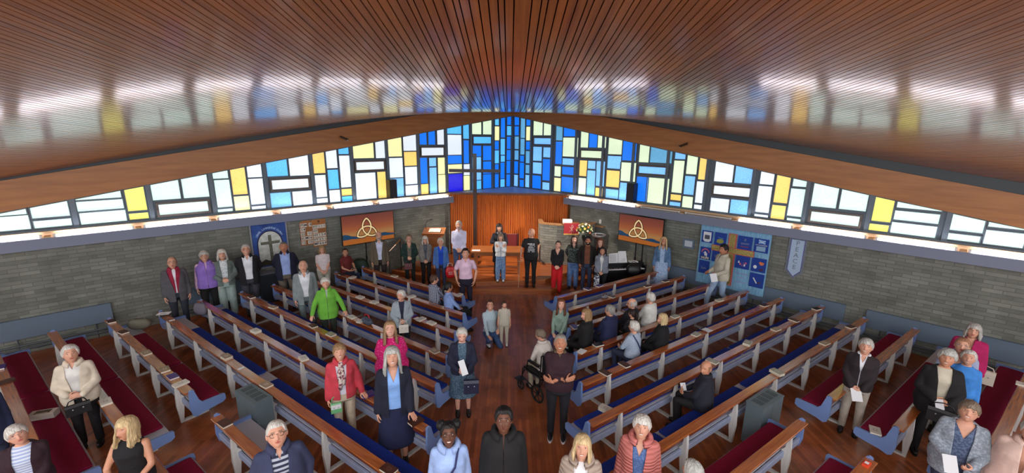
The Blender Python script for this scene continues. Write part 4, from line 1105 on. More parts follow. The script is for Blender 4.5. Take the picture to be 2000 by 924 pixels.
def screen(side, t0, t1, z0, z1, off, label):
    tc_ = (t0 + t1) / 2; W_ = (t1 - t0) / 2; H_ = (z1 - z0) / 2
    M = on_wall(side, tc_, 0, off)
    root = empty('television', M, label, 'television', 'screens on black stands')
    zc = (z0 + z1) / 2
    mb = MB(); mb.box(-W_, W_, -.05, 0, z0, z1); mb.build('casing', M_black, root)
    mb = MB(); mb.add([(-W_ + .018, .002, z0 + .018), (W_ - .018, .002, z0 + .018), (W_ - .018, .002, z1 - .018), (-W_ + .018, .002, z1 - .018)], [(0, 1, 2, 3)])
    o = mb.build('display', M_scr, root); uv = o.data.uv_layers.new(name='uv')
    for l in o.data.loops:
        co = o.data.vertices[l.vertex_index].co; uv.data[l.index].uv = ((co.x + W_) / (2 * W_), (co.z - z0) / (z1 - z0))
    # hills, mirrored in x because +x is the viewer's left
    mb = MB()
    def zz(v): return z0 + .018 + v * (z1 - z0 - .036)
    def xx(u): return W_ - .018 - u * (2 * W_ - .036)
    left = [(0, .36), (.05, .37), (.1, .345), (.16, .29), (.22, .27), (.28, .235), (.36, .19), (.42, .165)]
    right = [(.52, .17), (.6, .21), (.68, .235), (.76, .27), (.82, .27), (.88, .235), (.94, .215), (1, .20)]
    for pl, base in ((left, [(0, .18), (.05, .18), (.1, .18), (.16, .19), (.22, .18), (.28, .175), (.36, .165), (.42, .16)]), (right, [(.52, .165), (.6, .165), (.68, .16), (.76, .15), (.82, .145), (.88, .14), (.94, .14), (1, .14)])):
        n = len(pl)
        mb.add([(xx(u), .0035, zz(v)) for u, v in pl] + [(xx(u), .0035, zz(v)) for u, v in base], [(i, i + 1, n + i + 1, n + i) for i in range(n - 1)])
    mb.build('hills_on_screen', emis('blue screen hills', (28, 60, 88)), root)
    r = H_ * .78; cz = zc - .25 * r + .05
    arcs = trefoil_arcs(r, 0)
    mb = MB()
    for a_ in arcs: band(mb, a_, .040, .005, .0 + W_ * .08, cz)
    mb.build('knot_outline', emis('black screen line', (16, 14, 12), .2), root)
    mb = MB()
    for a_ in arcs: band(mb, a_, .021, .0065, .0 + W_ * .08, cz)
    mb.build('triquetra_knot', emis('cream screen line', (226, 200, 150)), root)
    for sx in (-.12, .12):
        mb = MB(); mb.tube([(sx, -.04, z0 + .2), (sx, -.04, .05)], .022, 8); mb.tube([(sx, -.04, .85), (sx, -.04, .72)], .032, 8); mb.build('pole', M_black, root)
    mb = MB(); mb.box(-.40, .40, -.06, -.02, .0, .05); mb.box(-.34, -.28, -.2, .12, 0, .05); mb.box(.28, .34, -.2, .12, 0, .05); mb.build('stand_base', M_black, root)
screen(-1, 5.63, 7.37, 1.28, 2.22, .32, 'large left-hand screen showing a cream knot symbol over a sunset')
screen(1, 5.42, 6.98, 1.32, 2.22, .32, 'large right-hand screen showing a cream knot symbol over a sunset')

# ------------------------------------------------------------------ loudspeakers and spotlights
def speaker(side, t, z, label):
    M = on_wall(side, t, z, .16) 
    root = empty('loudspeaker', M, label, 'loudspeaker', 'loudspeakers on the window ledge')
    mb = MB(); mb.cbox(-.13, .13, -.12, .12, 0, .62, .008); mb.build('cabinet', M_black, root)
    mb = MB(); mb.box(-.115, .115, .12, .127, .02, .60); mb.build('grille', mat('speaker grille', (30, 31, 36), rough=.6), root)
    mb = MB(); mb.box(-.02, .0, .127, .129, .035, .05); mb.build('badge', mat('silver badge', (190, 190, 196), rough=.3, metal=.8), root)
    mb = MB(); mb.box(-.03, .03, -.16, -.12, .2, .4); mb.build('bracket', M_black, root)
speaker(-1, 5.56, SILL + .0, 'black loudspeaker on the window ledge above the left screen')
speaker(1, 5.72, SILL + .0, 'black loudspeaker on the window ledge above the right screen')
for side, t, z in ((-1, 7.04, 4.53), (1, 7.29, 4.45)):
    M = on_wall(side, t, z, .13)
    root = empty('spotlight', M, 'small metal spotlight on the %s timber beam' % ('left' if side < 0 else 'right'), 'spotlight', 'spotlights on the beams')
    s_ = 1 if side < 0 else -1
    mb = MB(); mb.tube([(s_ * .10, .05, .045), (-s_ * .08, .16, -.045)], .032, 12); mb.build('barrel', mat('dark bronze metal', (74, 60, 50), rough=.3, metal=.7), root)
    mb = MB(); mb.tube([(-s_ * .075, .157, -.043), (-s_ * .095, .17, -.053)], .036, 12); mb.build('rim', mat('steel rim', (190, 180, 160), rough=.25, metal=.9), root)
    mb = MB(); mb.tube([(0, 0, 0), (0, .09, 0)], .012, 8); mb.build('arm', M_black, root)
    ld = bpy.data.lights.new('spot_lamp', 'SPOT'); ld.energy = 1300; ld.spot_size = .75; ld.spot_blend = .8; ld.shadow_soft_size = .05; ld.color = (1, .90, .76)
    lo = bpy.data.objects.new('lamp_bulb', ld); C.objects.link(lo); lo.parent = root
    src = Vector((-s_ * .10, .175, -.06)); aim = M.inverted() @ Vector((.0, 14.2, .9)); dd = (aim - src).normalized()
    lo.matrix_local = Matrix.Translation(src + dd * .05) @ dd.to_track_quat('-Z', 'Y').to_matrix().to_4x4()

# ------------------------------------------------------------------ banners, hymn boards
M_white = mat('white cloth', (222, 226, 230), rough=.8)
def plane_part(name, root, pts, y, m):
    mb = MB(); n = len(pts)
    mb.add([(x, y, z) for x, z in pts] + [(x, y - .003, z) for x, z in pts], [tuple(range(n)), tuple(range(n, 2 * n))[::-1]] + [(i, (i + 1) % n, n + (i + 1) % n, n + i) for i in range(n)])
    return mb.build(name, m, root)
# blue banner with a cross in an arch
M = on_wall(-1, 9.27, 0, .02)
root = empty('church_banner', M, 'blue fabric banner with a stone-coloured cross in a white arch on the left wall', 'banner')
M_bb = mat('blue banner velvet', (42, 62, 128), rough=.85, rgb2=(58, 96, 168), noise_scale=3)
mb = MB(); mb.box(-.43, .43, .0, .01, .95, 2.22); mb.build('fabric', M_bb, root)
arch = [(-.30, 1.02)] + [(-.30, 1.62)] + [(.30 * math.cos(a), 1.62 + .36 * math.sin(a)) for a in [PI - PI * k / 16 for k in range(1, 16)]] + [(.30, 1.62), (.30, 1.02)]
plane_part('arch_border', root, [(x * 1.07, 1.02 + (z - 1.02) * 1.03) for x, z in arch], .013, mat('dark arch border', (44, 26, 56), rough=.8))
plane_part('arch', root, arch, .017, mat('pale padded cloth', (206, 210, 204), rough=.8, noise_amt=.15, noise_scale=9, bump=.4))
M_stone = mat('grey stone cloth', (104, 106, 92), rough=.8, noise_amt=.25, noise_scale=30)
plane_part('cross_upright', root, [(-.045, 1.05), (.03, 1.05), (.045, 1.88), (-.04, 1.88)], .022, M_stone)
plane_part('cross_arm', root, [(-.24, 1.62), (.24, 1.62), (.24, 1.70), (-.24, 1.70)], .0225, M_stone)
plane_part('wave', root, [(-.30, 1.02), (.30, 1.02), (.30, 1.12), (.16, 1.2), (.05, 1.14), (-.05, 1.17), (-.18, 1.24), (-.30, 1.2)], .0235, mat('dark cloth hills', (64, 62, 48), rough=.8))
for sx in (-.45, .45):
    mb = MB(); mb.tube([(sx, .02, .93), (sx, .02, 2.26)], .02, 8); mb.build('banner_pole', mat('silver grey pole', (150, 152, 160), rough=.4, metal=.4), root)
mb = MB(); mb.tube([(-.52, .025, 2.235), (.55, .025, 2.235)], .012, 8); mb.tube([(-.5, .0, 1.0 - .04), (.5, .0, .96)], .03, 8); mb.build('banner_rail', mat('silver grey pole', (150, 152, 160)), root)
M_let = mat('pale blue lettering', (170, 196, 230), rough=.7)
txt = 'ISRAEL LIVINGSTONE CHURCH'
n = len(txt)
for i, ch in enumerate(txt):
    if ch == ' ': continue
    a = PI * (0.86 - .72 * i / (n - 1))
    text_on(root, 'letter', ch, .075, M_let, -.345 * math.cos(a), 1.70 + .38 * math.sin(a), .013, rot=(PI / 2 - a) * 1.0, bold=.001)
# hymn boards
M_bd = wood_mat('hymn board oak', (176, 112, 58), (156, 94, 44), rough=.5)
M_num = mat('number slip', (214, 208, 196), rough=.7); M_ink = mat('black print', (28, 24, 24), rough=.8); M_brn = mat('brown slip', (150, 96, 56), rough=.6)
def hymn_board(t, z0, z1, w_, rows, off, label, head):
    M = on_wall(-1, t, 0, off)
    root = empty('hymn_board', M, label, 'hymn board', 'wooden hymn number boards')
    mb = MB(); mb.box(-w_ / 2, w_ / 2, .0, .02, z0, z1); mb.build('board', M_bd, root)
    if head == 'arch':
        arc = [(-w_ / 2, z1)] + [(-(w_ / 2) * math.cos(PI * k / 10), z1 + .06 * math.sin(PI * k / 10)) for k in range(1, 10)] + [(w_ / 2, z1)]
        plane_part('arched_top', root, arc[::-1], .02, M_bd)
        zt = z1
    else:
        plane_part('cross_emblem', root, [(-.03, z1 - .03), (-.03, z1 - .06), (-.008, z1 - .07), (-.008, z1 - .11), (.008, z1 - .11), (.008, z1 - .07), (.03, z1 - .06), (.03, z1 - .03)], .024, mat('dark emblem', (70, 40, 26), rough=.6)); zt = z1 - .14
    rh = (zt - z0 - .03) / len(rows)
    for i, r in enumerate(rows):
        zc = zt - rh * (i + .5) - .005
        mb = MB(); mb.box(-w_ / 2 + .01, w_ / 2 - .01, .02, .028, zc - rh * .54, zc - rh * .46); mb.build('rail', M_bd, root)
        x = w_ / 2 - .012
        for s_, wd in r:
            if s_ != '_':
                mb = MB(); mb.box(x - wd + .004, x, .021, .026, zc - rh * .42, zc + rh * .42)
                slip = mb.build('number_slip', M_num if s_ != '=' else M_brn, root)
                if s_ != '=':
                    text_on(slip, 'printed_number', s_, rh * .8, M_ink, x - wd / 2, zc, .027, bold=.001)
            x -= wd
hymn_board(8.28, 1.42, 2.10, .36, [[('PSM', .20), ('=', .04), ('8', .10)], [('1', .07), ('4', .07), ('=', .2)], [('22', .12), ('=', .06), ('11', .15)], [('NUM', .17), ('16', .17)], [('12', .12), ('=', .06), ('15', .15)]], .005, 'left hymn board with an arched top and small Bible reading numbers', 'arch')
hymn_board(7.93, 1.34, 2.16, .40, [[('HY', .15), ('1', .075), ('1', .075), ('1', .075)], [('HY', .15), ('=', .22)], [('HY', .15), ('1', .075), ('5', .075), ('4', .075)], [('HY', .15), ('2', .075), ('5', .075), ('1', .075)], [('MP', .15), ('6', .075), ('6', .075), ('4', .075)]], .035, 'right hymn board listing five hymns with bold black numbers', 'cross')
# dark cabinet below the banner
M = on_wall(-1, 9.25, 0, .30)
root = empty('low_cabinet', M, 'dark grey low cabinet under the church banner between two standing men', 'cabinet')
mb = MB(); mb.box(-.45, .45, -.28, .0, .0, .84); mb.build('body', mat('dark slate cabinet', (44, 50, 60), rough=.5), root)
mb = MB(); mb.box(-.48, .48, -.295, .02, .84, .875); mb.build('top', mat('grey cabinet top', (104, 112, 124), rough=.4), root)
mb = MB(); mb.box(-.41, .41, .0, .012, .08, .78); mb.box(-.03, .03, .012, .025, .62, .64); mb.build('door', mat('dark slate door', (36, 42, 52), rough=.5), root)

# big blue tapestry with a gold cross
M = on_wall(1, 8.94, 0, .108)
root = empty('tapestry', M, 'large pale blue patchwork tapestry with a crinkled gold cross on the right wall', 'tapestry')
M_tp = mat('pale blue tapestry cloth', (104, 158, 198), rough=.8, rgb2=(140, 186, 214), noise_scale=4, stretch=(9, 1, 1.2), bump=.25)
W2 = .91
mb = MB(); NXS = 24
for i in range(NXS):
    x0 = -W2 + 2 * W2 * i / NXS; x1 = -W2 + 2 * W2 * (i + 1) / NXS
    y0_ = .012 * math.sin(i * .9); y1_ = .012 * math.sin((i + 1) * .9)
    mb.add([(x0, .015 + y0_ * .3, 2.24), (x1, .015 + y1_ * .3, 2.24), (x1, .03 + y1_, .5), (x0, .03 + y0_, .5)], [(0, 1, 2, 3)])
mb.build('cloth', M_tp, root)
M_sq = mat('royal blue square', (24, 60, 148), rough=.8, noise_amt=.12, noise_scale=20)
M_goldf = mat('crinkled gold foil', (196, 178, 110), rough=.3, metal=.6, noise_amt=.35, noise_scale=22, stretch=(1, 1, 4), bump=1.0)
M_redt = mat('red trim', (196, 84, 84), rough=.7)
def sq(u0, u1, v0, v1):
    """u from viewer's left 0..1, v from the bottom 0..1"""
    x0 = W2 - 2 * W2 * u0; x1 = W2 - 2 * W2 * u1
    return [(x1, .5 + 1.74 * v0), (x0, .5 + 1.74 * v0), (x0, .5 + 1.74 * v1), (x1, .5 + 1.74 * v1)]
SQ = [(.03, .195, .70, .90, 'hope0'), (.225, .40, .69, .90, 'a'), (.565, .765, .69, .905, 'b'), (.79, .98, .69, .905, 'c'), (.03, .195, .41, .62, 'hope'), (.215, .38, .41, .62, 'd'), (.03, .195, .17, .39, 'e'), (.565, .765, .38, .60, 'f'), (.79, .985, .38, .60, 'g'), (.79, .985, .13, .355, 'h')]
M_pw = mat('white applique', (214, 218, 224), rough=.8); M_yel = mat('olive applique', (150, 150, 70), rough=.8); M_org = mat('orange applique', (214, 120, 70), rough=.8); M_pnk = mat('pink applique', (206, 100, 120), rough=.8)
M_mauve = mat('mauve stitching', (168, 164, 206), rough=.8); M_navy = mat('navy applique', (22, 34, 84), rough=.8)
def ctr_(u, v): return (W2 - 2 * W2 * u, .5 + 1.74 * v)
for u0, u1, v0, v1, k in SQ:
    panel = plane_part('tapestry_square', root, sq(u0, u1, v0, v1), .052, M_sq)
    cu, cv = (u0 + u1) / 2, (v0 + v1) / 2; x, z = ctr_(cu, cv)
    if k == 'hope0':
        plane_part('applique', panel, [(x - .11, z + .14), (x + .11, z + .14), (x + .11, z - .1), (x + .06, z - .15), (x - .06, z - .15), (x - .11, z - .1)], .056, M_pw)
        plane_part('applique', panel, [(x - .07, z + .05), (x + .07, z + .05), (x + .07, z - .07), (x - .07, z - .07)], .059, mat('dark grey applique', (74, 78, 92), rough=.8))
    elif k == 'hope':
        mb = MB(); 
        for rr, mm in ((.115, M_pnk),):
            vs = []; 
            for j in range(13):
                a = PI * j / 12; vs += [(x + rr * math.cos(a), .057, z + .03 + rr * math.sin(a)), (x + (rr - .03) * math.cos(a), .057, z + .03 + (rr - .03) * math.sin(a))]
            mb.add(vs, [(2 * j, 2 * j + 2, 2 * j + 3, 2 * j + 1) for j in range(12)])
        mb.build('rainbow', M_pnk, panel)
        plane_part('dove', panel, [(x - .06, z - .01), (x - .01, z + .05), (x + .03, z + .07), (x + .02, z + .03), (x + .07, z + .01), (x + .02, z - .01), (x + .03, z - .06), (x - .02, z - .07), (x - .05, z - .11), (x - .05, z - .05)], .058, M_pw)
        text_on(panel, 'lettering', 'HOPE', .085, mat('cream lettering', (222, 214, 160), rough=.7), x, z - .135, .056, bold=.003)
    elif k == 'a':
        plane_part('applique', panel, [(x - .1, z - .03), (x - .02, z + .0), (x + .08, z - .02), (x + .1, z - .1), (x, z - .13), (x - .08, z - .1)], .056, M_yel)
        plane_part('applique', panel, [(x - .08, z + .03), (x + .07, z + .05), (x + .05, z + .02), (x - .06, z + .0)], .057, mat('teal applique', (90, 130, 150), rough=.8))
    elif k == 'b':
        plane_part('applique', panel, [(x - .11, z + .01), (x + .11, z + .0), (x + .1, z - .05), (x - .1, z - .04)], .056, mat('slate applique', (92, 104, 150), rough=.8))
        plane_part('applique', panel, [(x - .02, z + .12), (x + .02, z + .12), (x + .03, z + .05), (x - .03, z + .05)], .056, mat('slate applique', (92, 104, 150)))
        plane_part('applique', panel, [(x - .1, z - .09), (x + .1, z - .1), (x + .1, z - .12), (x - .1, z - .11)], .056, mat('red stitching', (150, 60, 80), rough=.8))
    elif k == 'c':
        plane_part('flag', panel, [(x - .09, z + .15), (x + .07, z + .16), (x + .07, z + .06), (x - .09, z + .05)], .056, mat('flag blue', (110, 160, 214), rough=.8))
        for s_ in (1, -1):
            plane_part('saltire', panel, [(x - .09, z + .105 + s_ * .045), (x + .07, z + .11 - s_ * .045), (x + .07, z + .095 - s_ * .045), (x - .09, z + .09 + s_ * .045)], .0585 + .001 * s_, M_pw)
        plane_part('applique', panel, [(x - .14, z + .03), (x + .14, z + .02), (x + .14, z + .0), (x - .14, z + .0)], .056, mat('pale band', (150, 160, 176), rough=.8))
        plane_part('applique', panel, [(x - .11, z - .02), (x + .11, z - .03), (x + .11, z - .15), (x - .11, z - .15)], .056, mat('pale sea blue', (138, 172, 200), rough=.8))
    elif k == 'f':
        for j, (dx, dz) in enumerate(((.09, -.01), (.05, -.06), (0, -.09), (-.06, -.08), (-.09, -.02), (-.04, -.03))):
            plane_part('figure', panel, [(x + dx - .022, z + dz - .03), (x + dx + .022, z + dz - .03), (x + dx + .015, z + dz + .03), (x + dx - .015, z + dz + .03)], .056, [M_pw, M_pnk, mat('violet applique', (110, 80, 140), rough=.8)][j % 3])
    elif k == 'g':
        plane_part('applique', panel, [(x - .13, z + .08), (x - .02, z + .1), (x - .0, z + .06), (x - .05, z + .0), (x - .11, z + .02)], .056, M_org)
        mb = MB(); mb.ell((x + .08, .056, z - .06), (.045, .004, .05), 12, 6); mb.build('applique', M_pw, panel)
        plane_part('applique', panel, [(x - .12, z - .08), (x - .02, z - .1), (x - .03, z - .15), (x - .12, z - .14)], .056, mat('dark red applique', (80, 40, 70), rough=.8))
    elif k == 'h':
        plane_part('quill', panel, [(x + .10, z + .06), (x + .07, z + .07), (x - .02, z - .07), (x - .0, z - .09)], .056, M_pw)
        plane_part('applique', panel, [(x - .1, z - .02), (x - .03, z - .05), (x - .04, z - .09), (x - .1, z - .07)], .056, mat('brown applique', (96, 60, 60), rough=.8))
    else:
        plane_part('applique', panel, [(x - .07, z - .05), (x + .07, z - .07), (x + .08, z + .03), (x + .03, z - .02), (x - .05, z + .0)], .056, mat('slate applique', (92, 104, 150)))
plane_part('gold_cross_upright', root, sq(.445, .53, .07, .905), .054, M_goldf)
plane_part('gold_cross_trim', root, sq(.43, .55, .06, .915), .0525, M_redt)
plane_part('gold_cross_arm', root, sq(.20, .80, .60, .68), .058, M_goldf)
plane_part('gold_cross_arm_trim', root, sq(.195, .81, .59, .69), .0555, M_redt)
for j in range(3):
    x, z = ctr_(.67, .30 - j * .07); text_on(root, 'stitched_lettering', ['Growing', 'Faith', 'together'][j], .085, M_mauve, x, z, .045)
# PEACE pennant
t_, _ = wall_tz(1562, 500, 1)
M = on_wall(1, 10.42, 0, .015)
root = empty('pennant', M, 'narrow pale pointed pennant spelling PEACE hanging on the right wall', 'banner')
def pen(w_, z0, z1, tip): return [(-w_, z1), (-w_, z0), (0, tip), (w_, z0), (w_, z1)][::-1]
plane_part('border', root, pen(.20, 1.33, 2.20, 1.13), .010, mat('grey patterned border', (112, 118, 128), rough=.8, noise_amt=.35, noise_scale=70))
plane_part('purple_edge', root, pen(.155, 1.36, 2.17, 1.19), .013, mat('purple edging', (78, 76, 150), rough=.8))
plane_part('field', root, pen(.14, 1.37, 2.165, 1.21), .016, mat('pale blue cloth', (168, 188, 212), rough=.8))
mb = MB(); mb.tube([(-.25, .02, 2.205), (.25, .02, 2.205)], .010, 8); mb.build('hanging_rod', mat('brass rod', (190, 186, 160), rough=.4, metal=.5), root)
M_grl = mat('grey lettering', (112, 120, 136), rough=.7)
for j, ch in enumerate('PEACE'): text_on(root, 'letter', ch, .16, M_grl, 0, 2.07 - j * .155, .018)

# ------------------------------------------------------------------ digital piano with music, bag
pk = at(1219, 522, .70)
M = Matrix.Translation((pk.x - .02, pk.y - .12, 0)) @ Matrix.Rotation(.16, 4, 'Z')
root = empty('digital_piano', M, 'black digital piano with white keys behind the woman in grey hoodie', 'piano')
mb = MB(); mb.box(-.70, .70, -.02, .36, .60, .66); mb.box(-.70, .70, .14, .36, .66, .82); mb.box(-.70, -.66, -.06, .36, .60, .76); mb.box(.66, .70, -.06, .36, .60, .76); mb.build('body', M_black, root)
mb = MB(); mb.box(-.655, .655, -.02, .13, .66, .682); mb.build('white_keys', mat('white keys', (226, 226, 224), rough=.3), root)
mb = MB()
for k in range(52):
    if k % 7 in (0, 1, 3, 4, 5): mb.box(-.64 + k * .0252 + .016, -.64 + k * .0252 + .028, .04, .13, .682, .692)
mb.build('black_keys', M_black, root)
mb = MB(); mb.box(-.70, -.66, .0, .34, 0, .60); mb.box(.66, .70, .0, .34, 0, .60); mb.box(-.66, .66, .30, .33, .08, .60); mb.build('stand_panel', M_black, root)
mb = MB(); mb.add([(-.45, .22, .82), (.2, .22, .82), (.2, .30, 1.02), (-.45, .30, 1.02), (-.45, .235, .82), (.2, .235, .82), (.2, .315, 1.02), (-.45, .315, 1.02)], [(0, 1, 2, 3), (7, 6, 5, 4), (0, 4, 5, 1), (3, 2, 6, 7), (0, 3, 7, 4), (1, 5, 6, 2)]); mb.build('music_rest', M_black, root)
mb = MB()
mb.add([(-.44, .20, .825), (-.13, .20, .825), (-.12, .30, 1.12), (-.42, .30, 1.10)], [(0, 1, 2, 3)]); mb.add([(-.125, .195, .825), (.17, .20, .825), (.14, .30, 1.17), (-.12, .295, 1.17)], [(0, 1, 2, 3)])
mb.use(1)
for sx in (-.40, -.09):
    for j in range(6): 
        f = .15 + j * .12; y = .197 + .1 * f - .002; z = .825 + .31 * f
        mb.add([(sx, y, z), (sx + .2, y, z), (sx + .2, y + .001, z + .008), (sx, y + .001, z + .008)], [(0, 1, 2, 3)])
o = mb.build('sheet_music', [M_paper, mat('grey print', (90, 90, 96))], None, M); tag(o, 'open white sheet music standing on the digital piano', 'sheet music')
for k, (dx, dz, lb) in enumerate(((.38, .8205, 'pale pad of paper on the right of the piano top'),)):
    mb = MB(); mb.box(dx - .12, dx + .14, .17, .33, dz, dz + .03); o = mb.build('paper_pad', M_paper, None, M); tag(o, lb, 'paper')
def soft_bag(name, c, size, m, label, cat, handle=None, ang=0.0, hm=None):
    root = empty(name, Matrix.Translation(c) @ Matrix.Rotation(ang, 4, 'Z'), label, cat)
    mb = MB(); mb.smooth = True; sx, sy, sz = size; vs = []; fs = []
    for i in range(11):
        v = i / 10; z = sz * v; k = math.sin(PI * (v * .86 + .07)) ** .35
        for j in range(20):
            a = 2 * PI * j / 20; c_, s_ = math.cos(a), math.sin(a)
            w = 1 + .06 * noise.noise(Vector((c_ * 2, s_ * 2, v * 4 + c[0])))
            vs.append((sx * .5 * k * w * math.copysign(abs(c_) ** .6, c_), sy * .5 * (k * (1 - .35 * v)) * w * math.copysign(abs(s_) ** .6, s_), z))
    for i in range(10):
        for j in range(20): fs.append((i * 20 + j, i * 20 + (j + 1) % 20, (i + 1) * 20 + (j + 1) % 20, (i + 1) * 20 + j))
    fs.append(tuple(range(20))[::-1]); fs.append(tuple(200 + j for j in range(20)))
    mb.add(vs, fs); mb.build('bag_body', m, root)
    if handle:
        mb = MB(); mb.smooth = True; mb.tube([(-sx * .25, 0, sz * .95), (-sx * .2, 0, sz * .95 + handle), (0, 0, sz * .95 + handle * 1.25), (sx * .2, 0, sz * .95 + handle), (sx * .25, 0, sz * .95)], .009, 8); mb.build('handle', hm or m, root)
    return root
M_blk = mat('black leather', (20, 20, 24), rough=.45, bump=.2, noise_scale=30)
b = at(1242, 533, .72)
soft_bag('holdall_bag', (b.x + .05, b.y + .42, .55), (.44, .3, .3), M_blk, 'dark rucksack resting beside the front right pew and piano', 'bag', .08)
# carried / lying bags
M_tartan = mat('tartan cloth', (28, 44, 66), rough=.8, rgb2=(90, 96, 110), noise_scale=14, stretch=(1, 1, 5))
s_ = snap(732, 626); q = PEW[-1][0] * s_[3] + PEW[-1][1] * (s_[2] - .07)
rb = soft_bag('tartan_bag', (q[0], q[1], LEDGE_Z + .002), (.32, .13, .15), M_tartan, 'dark tartan bag with a red strap on the ledge left of the striped cardigan', 'bag', .06, -BL, mat('red strap', (196, 30, 50), rough=.6))
s_ = snap(1203, 590); q = PEW[1][0] * s_[3] + PEW[1][1] * (s_[2] - .02)
soft_bag('small_handbag', (q[0], q[1] - .0, LEDGE_Z + .002), (.2, .1, .07), mat('silver grey bag', (128, 130, 140), rough=.5), 'small silver-grey bag with a brown strap on the third right pew', 'bag', .05, BR, mat('brown strap', (110, 52, 34), rough=.6))
# wall-side clutter on the left pews
p = at(275, 640, .48)
soft_bag('canvas_bag', (p.x, p.y, .476), (.42, .28, .2), mat('beige grey canvas', (112, 110, 96), rough=.9), 'beige-grey bag slumped on the maroon seat near the left wall', 'bag', .05, .3)
p = at(392, 603, .62)
soft_bag('grey_shopping_bag', (p.x, p.y, .4775), (.34, .16, .28), mat('grey mauve cloth', (108, 104, 116), rough=.85), 'grey cloth bag hanging by the pew end left of the lilac vest', 'bag', .07, -.2)
# coat and dark green bag beside man in red polo
p = at(705, 520, .6)
soft_bag('green_rucksack', (p.x, p.y, 0.3), (.5, .34, .52), mat('dark green nylon', (18, 44, 30), rough=.7), 'dark green rucksack beside the man in red polo shirt', 'bag', .06)

# ------------------------------------------------------------------ people
def pat(name, kind, c1, c2, scale=1.0, rough=.85, c3=None):
    if name in MATS: return MATS[name]
    m = bpy.data.materials.new(name); m.use_nodes = True
    b = m.node_tree.nodes['Principled BSDF']; b.inputs['Roughness'].default_value = rough
    tc = nn(m, 'ShaderNodeTexCoord'); mp = nn(m, 'ShaderNodeMapping'); lk(m, tc.outputs['Object'], mp.inputs[0])
    mx = nn(m, 'ShaderNodeMix'); mx.data_type = 'RGBA'; mx.inputs[6].default_value = lin(c1); mx.inputs[7].default_value = lin(c2)
    def thr(src, lo, hi):
        r = nn(m, 'ShaderNodeMapRange'); r.inputs[1].default_value = lo; r.inputs[2].default_value = hi; lk(m, src, r.inputs[0]); return r.outputs[0]
    if kind in ('hstripe', 'vstripe'):
        wv = nn(m, 'ShaderNodeTexWave'); wv.inputs['Scale'].default_value = scale; wv.bands_direction = 'Z' if kind == 'hstripe' else 'X'
        lk(m, mp.outputs[0], wv.inputs['Vector']); f = thr(wv.outputs['Fac'], .45, .55)
    elif kind == 'plaid':
        a = nn(m, 'ShaderNodeTexWave'); a.inputs['Scale'].default_value = scale; a.bands_direction = 'Z'
        c = nn(m, 'ShaderNodeTexWave'); c.inputs['Scale'].default_value = scale; c.bands_direction = 'X'
        lk(m, mp.outputs[0], a.inputs['Vector']); lk(m, mp.outputs[0], c.inputs['Vector'])
        ad = nn(m, 'ShaderNodeMath'); ad.operation = 'ADD'; lk(m, thr(a.outputs['Fac'], .5, .62), ad.inputs[0]); lk(m, thr(c.outputs['Fac'], .5, .62), ad.inputs[1])
        h = nn(m, 'ShaderNodeMath'); h.operation = 'MULTIPLY'; h.inputs[1].default_value = .5; lk(m, ad.outputs[0], h.inputs[0]); f = h.outputs[0]
    elif kind == 'dots':
        v = nn(m, 'ShaderNodeTexVoronoi'); v.inputs['Scale'].default_value = scale; lk(m, mp.outputs[0], v.inputs['Vector']); f = thr(v.outputs['Distance'], .30, .22)
    elif kind == 'blotch':
        v = nn(m, 'ShaderNodeTexNoise'); v.inputs['Scale'].default_value = scale; v.inputs['Detail'].default_value = 3; lk(m, mp.outputs[0], v.inputs['Vector']); f = thr(v.outputs['Fac'], .48, .56)
    elif kind == 'denim':
        v = nn(m, 'ShaderNodeTexNoise'); v.inputs['Scale'].default_value = scale; v.inputs['Detail'].default_value = 5; lk(m, mp.outputs[0], v.inputs['Vector']); f = thr(v.outputs['Fac'], .3, .7)
    elif kind == 'quilt':
        wv = nn(m, 'ShaderNodeTexWave'); wv.inputs['Scale'].default_value = scale; wv.bands_direction = 'Z'; wv.inputs['Distortion'].default_value = 1.5
        lk(m, mp.outputs[0], wv.inputs['Vector']); f = thr(wv.outputs['Fac'], .0, .25)
        bp = nn(m, 'ShaderNodeBump'); bp.inputs['Strength'].default_value = .8; bp.inputs['Distance'].default_value = .015; lk(m, wv.outputs['Fac'], bp.inputs['Height']); lk(m, bp.outputs[0], b.inputs['Normal'])
    lk(m, f, mx.inputs[0]); lk(m, mx.outputs[2], b.inputs['Base Color'])
    MATS[name] = m; return m
def cloth(name, rgb, rough=.85):
    # woven cloth with soft creases
    if name in MATS: return MATS[name]
    m = mat(name, rgb, rough=rough, noise_amt=.12, noise_scale=7, bump=1.0, detail=4)
    return m
SKIN = {'pale': (226, 172, 150), 'fair': (214, 158, 132), 'warm': (200, 142, 112), 'tan': (184, 124, 94), 'dark': (104, 66, 48), 'dark2': (112, 72, 54)}
LIPC = {'pale': (186, 96, 92), 'fair': (178, 92, 86), 'warm': (162, 84, 76), 'tan': (148, 78, 68), 'dark': (110, 56, 50), 'dark2': (96, 50, 46)}
def skinm(k): return mat('skin ' + k, SKIN[k], rough=.5, noise_amt=.07, noise_scale=14)
HAIR = {'white': (206, 202, 194), 'silver': (178, 174, 168), 'grey': (140, 136, 130), 'dgrey': (96, 92, 88), 'brown': (78, 50, 34), 'dbrown': (44, 28, 22), 'black': (16, 13, 14), 'blond': (206, 180, 134), 'dblond': (152, 120, 84), 'auburn': (116, 62, 36), 'greybrown': (120, 104, 88), 'palegrey': (178, 178, 172), 'ginger': (160, 112, 84)}
def hairm(k): return mat('hair ' + k, HAIR[k], rough=.55, noise_amt=.28, noise_scale=9, stretch=(8, 8, .8), bump=.7)

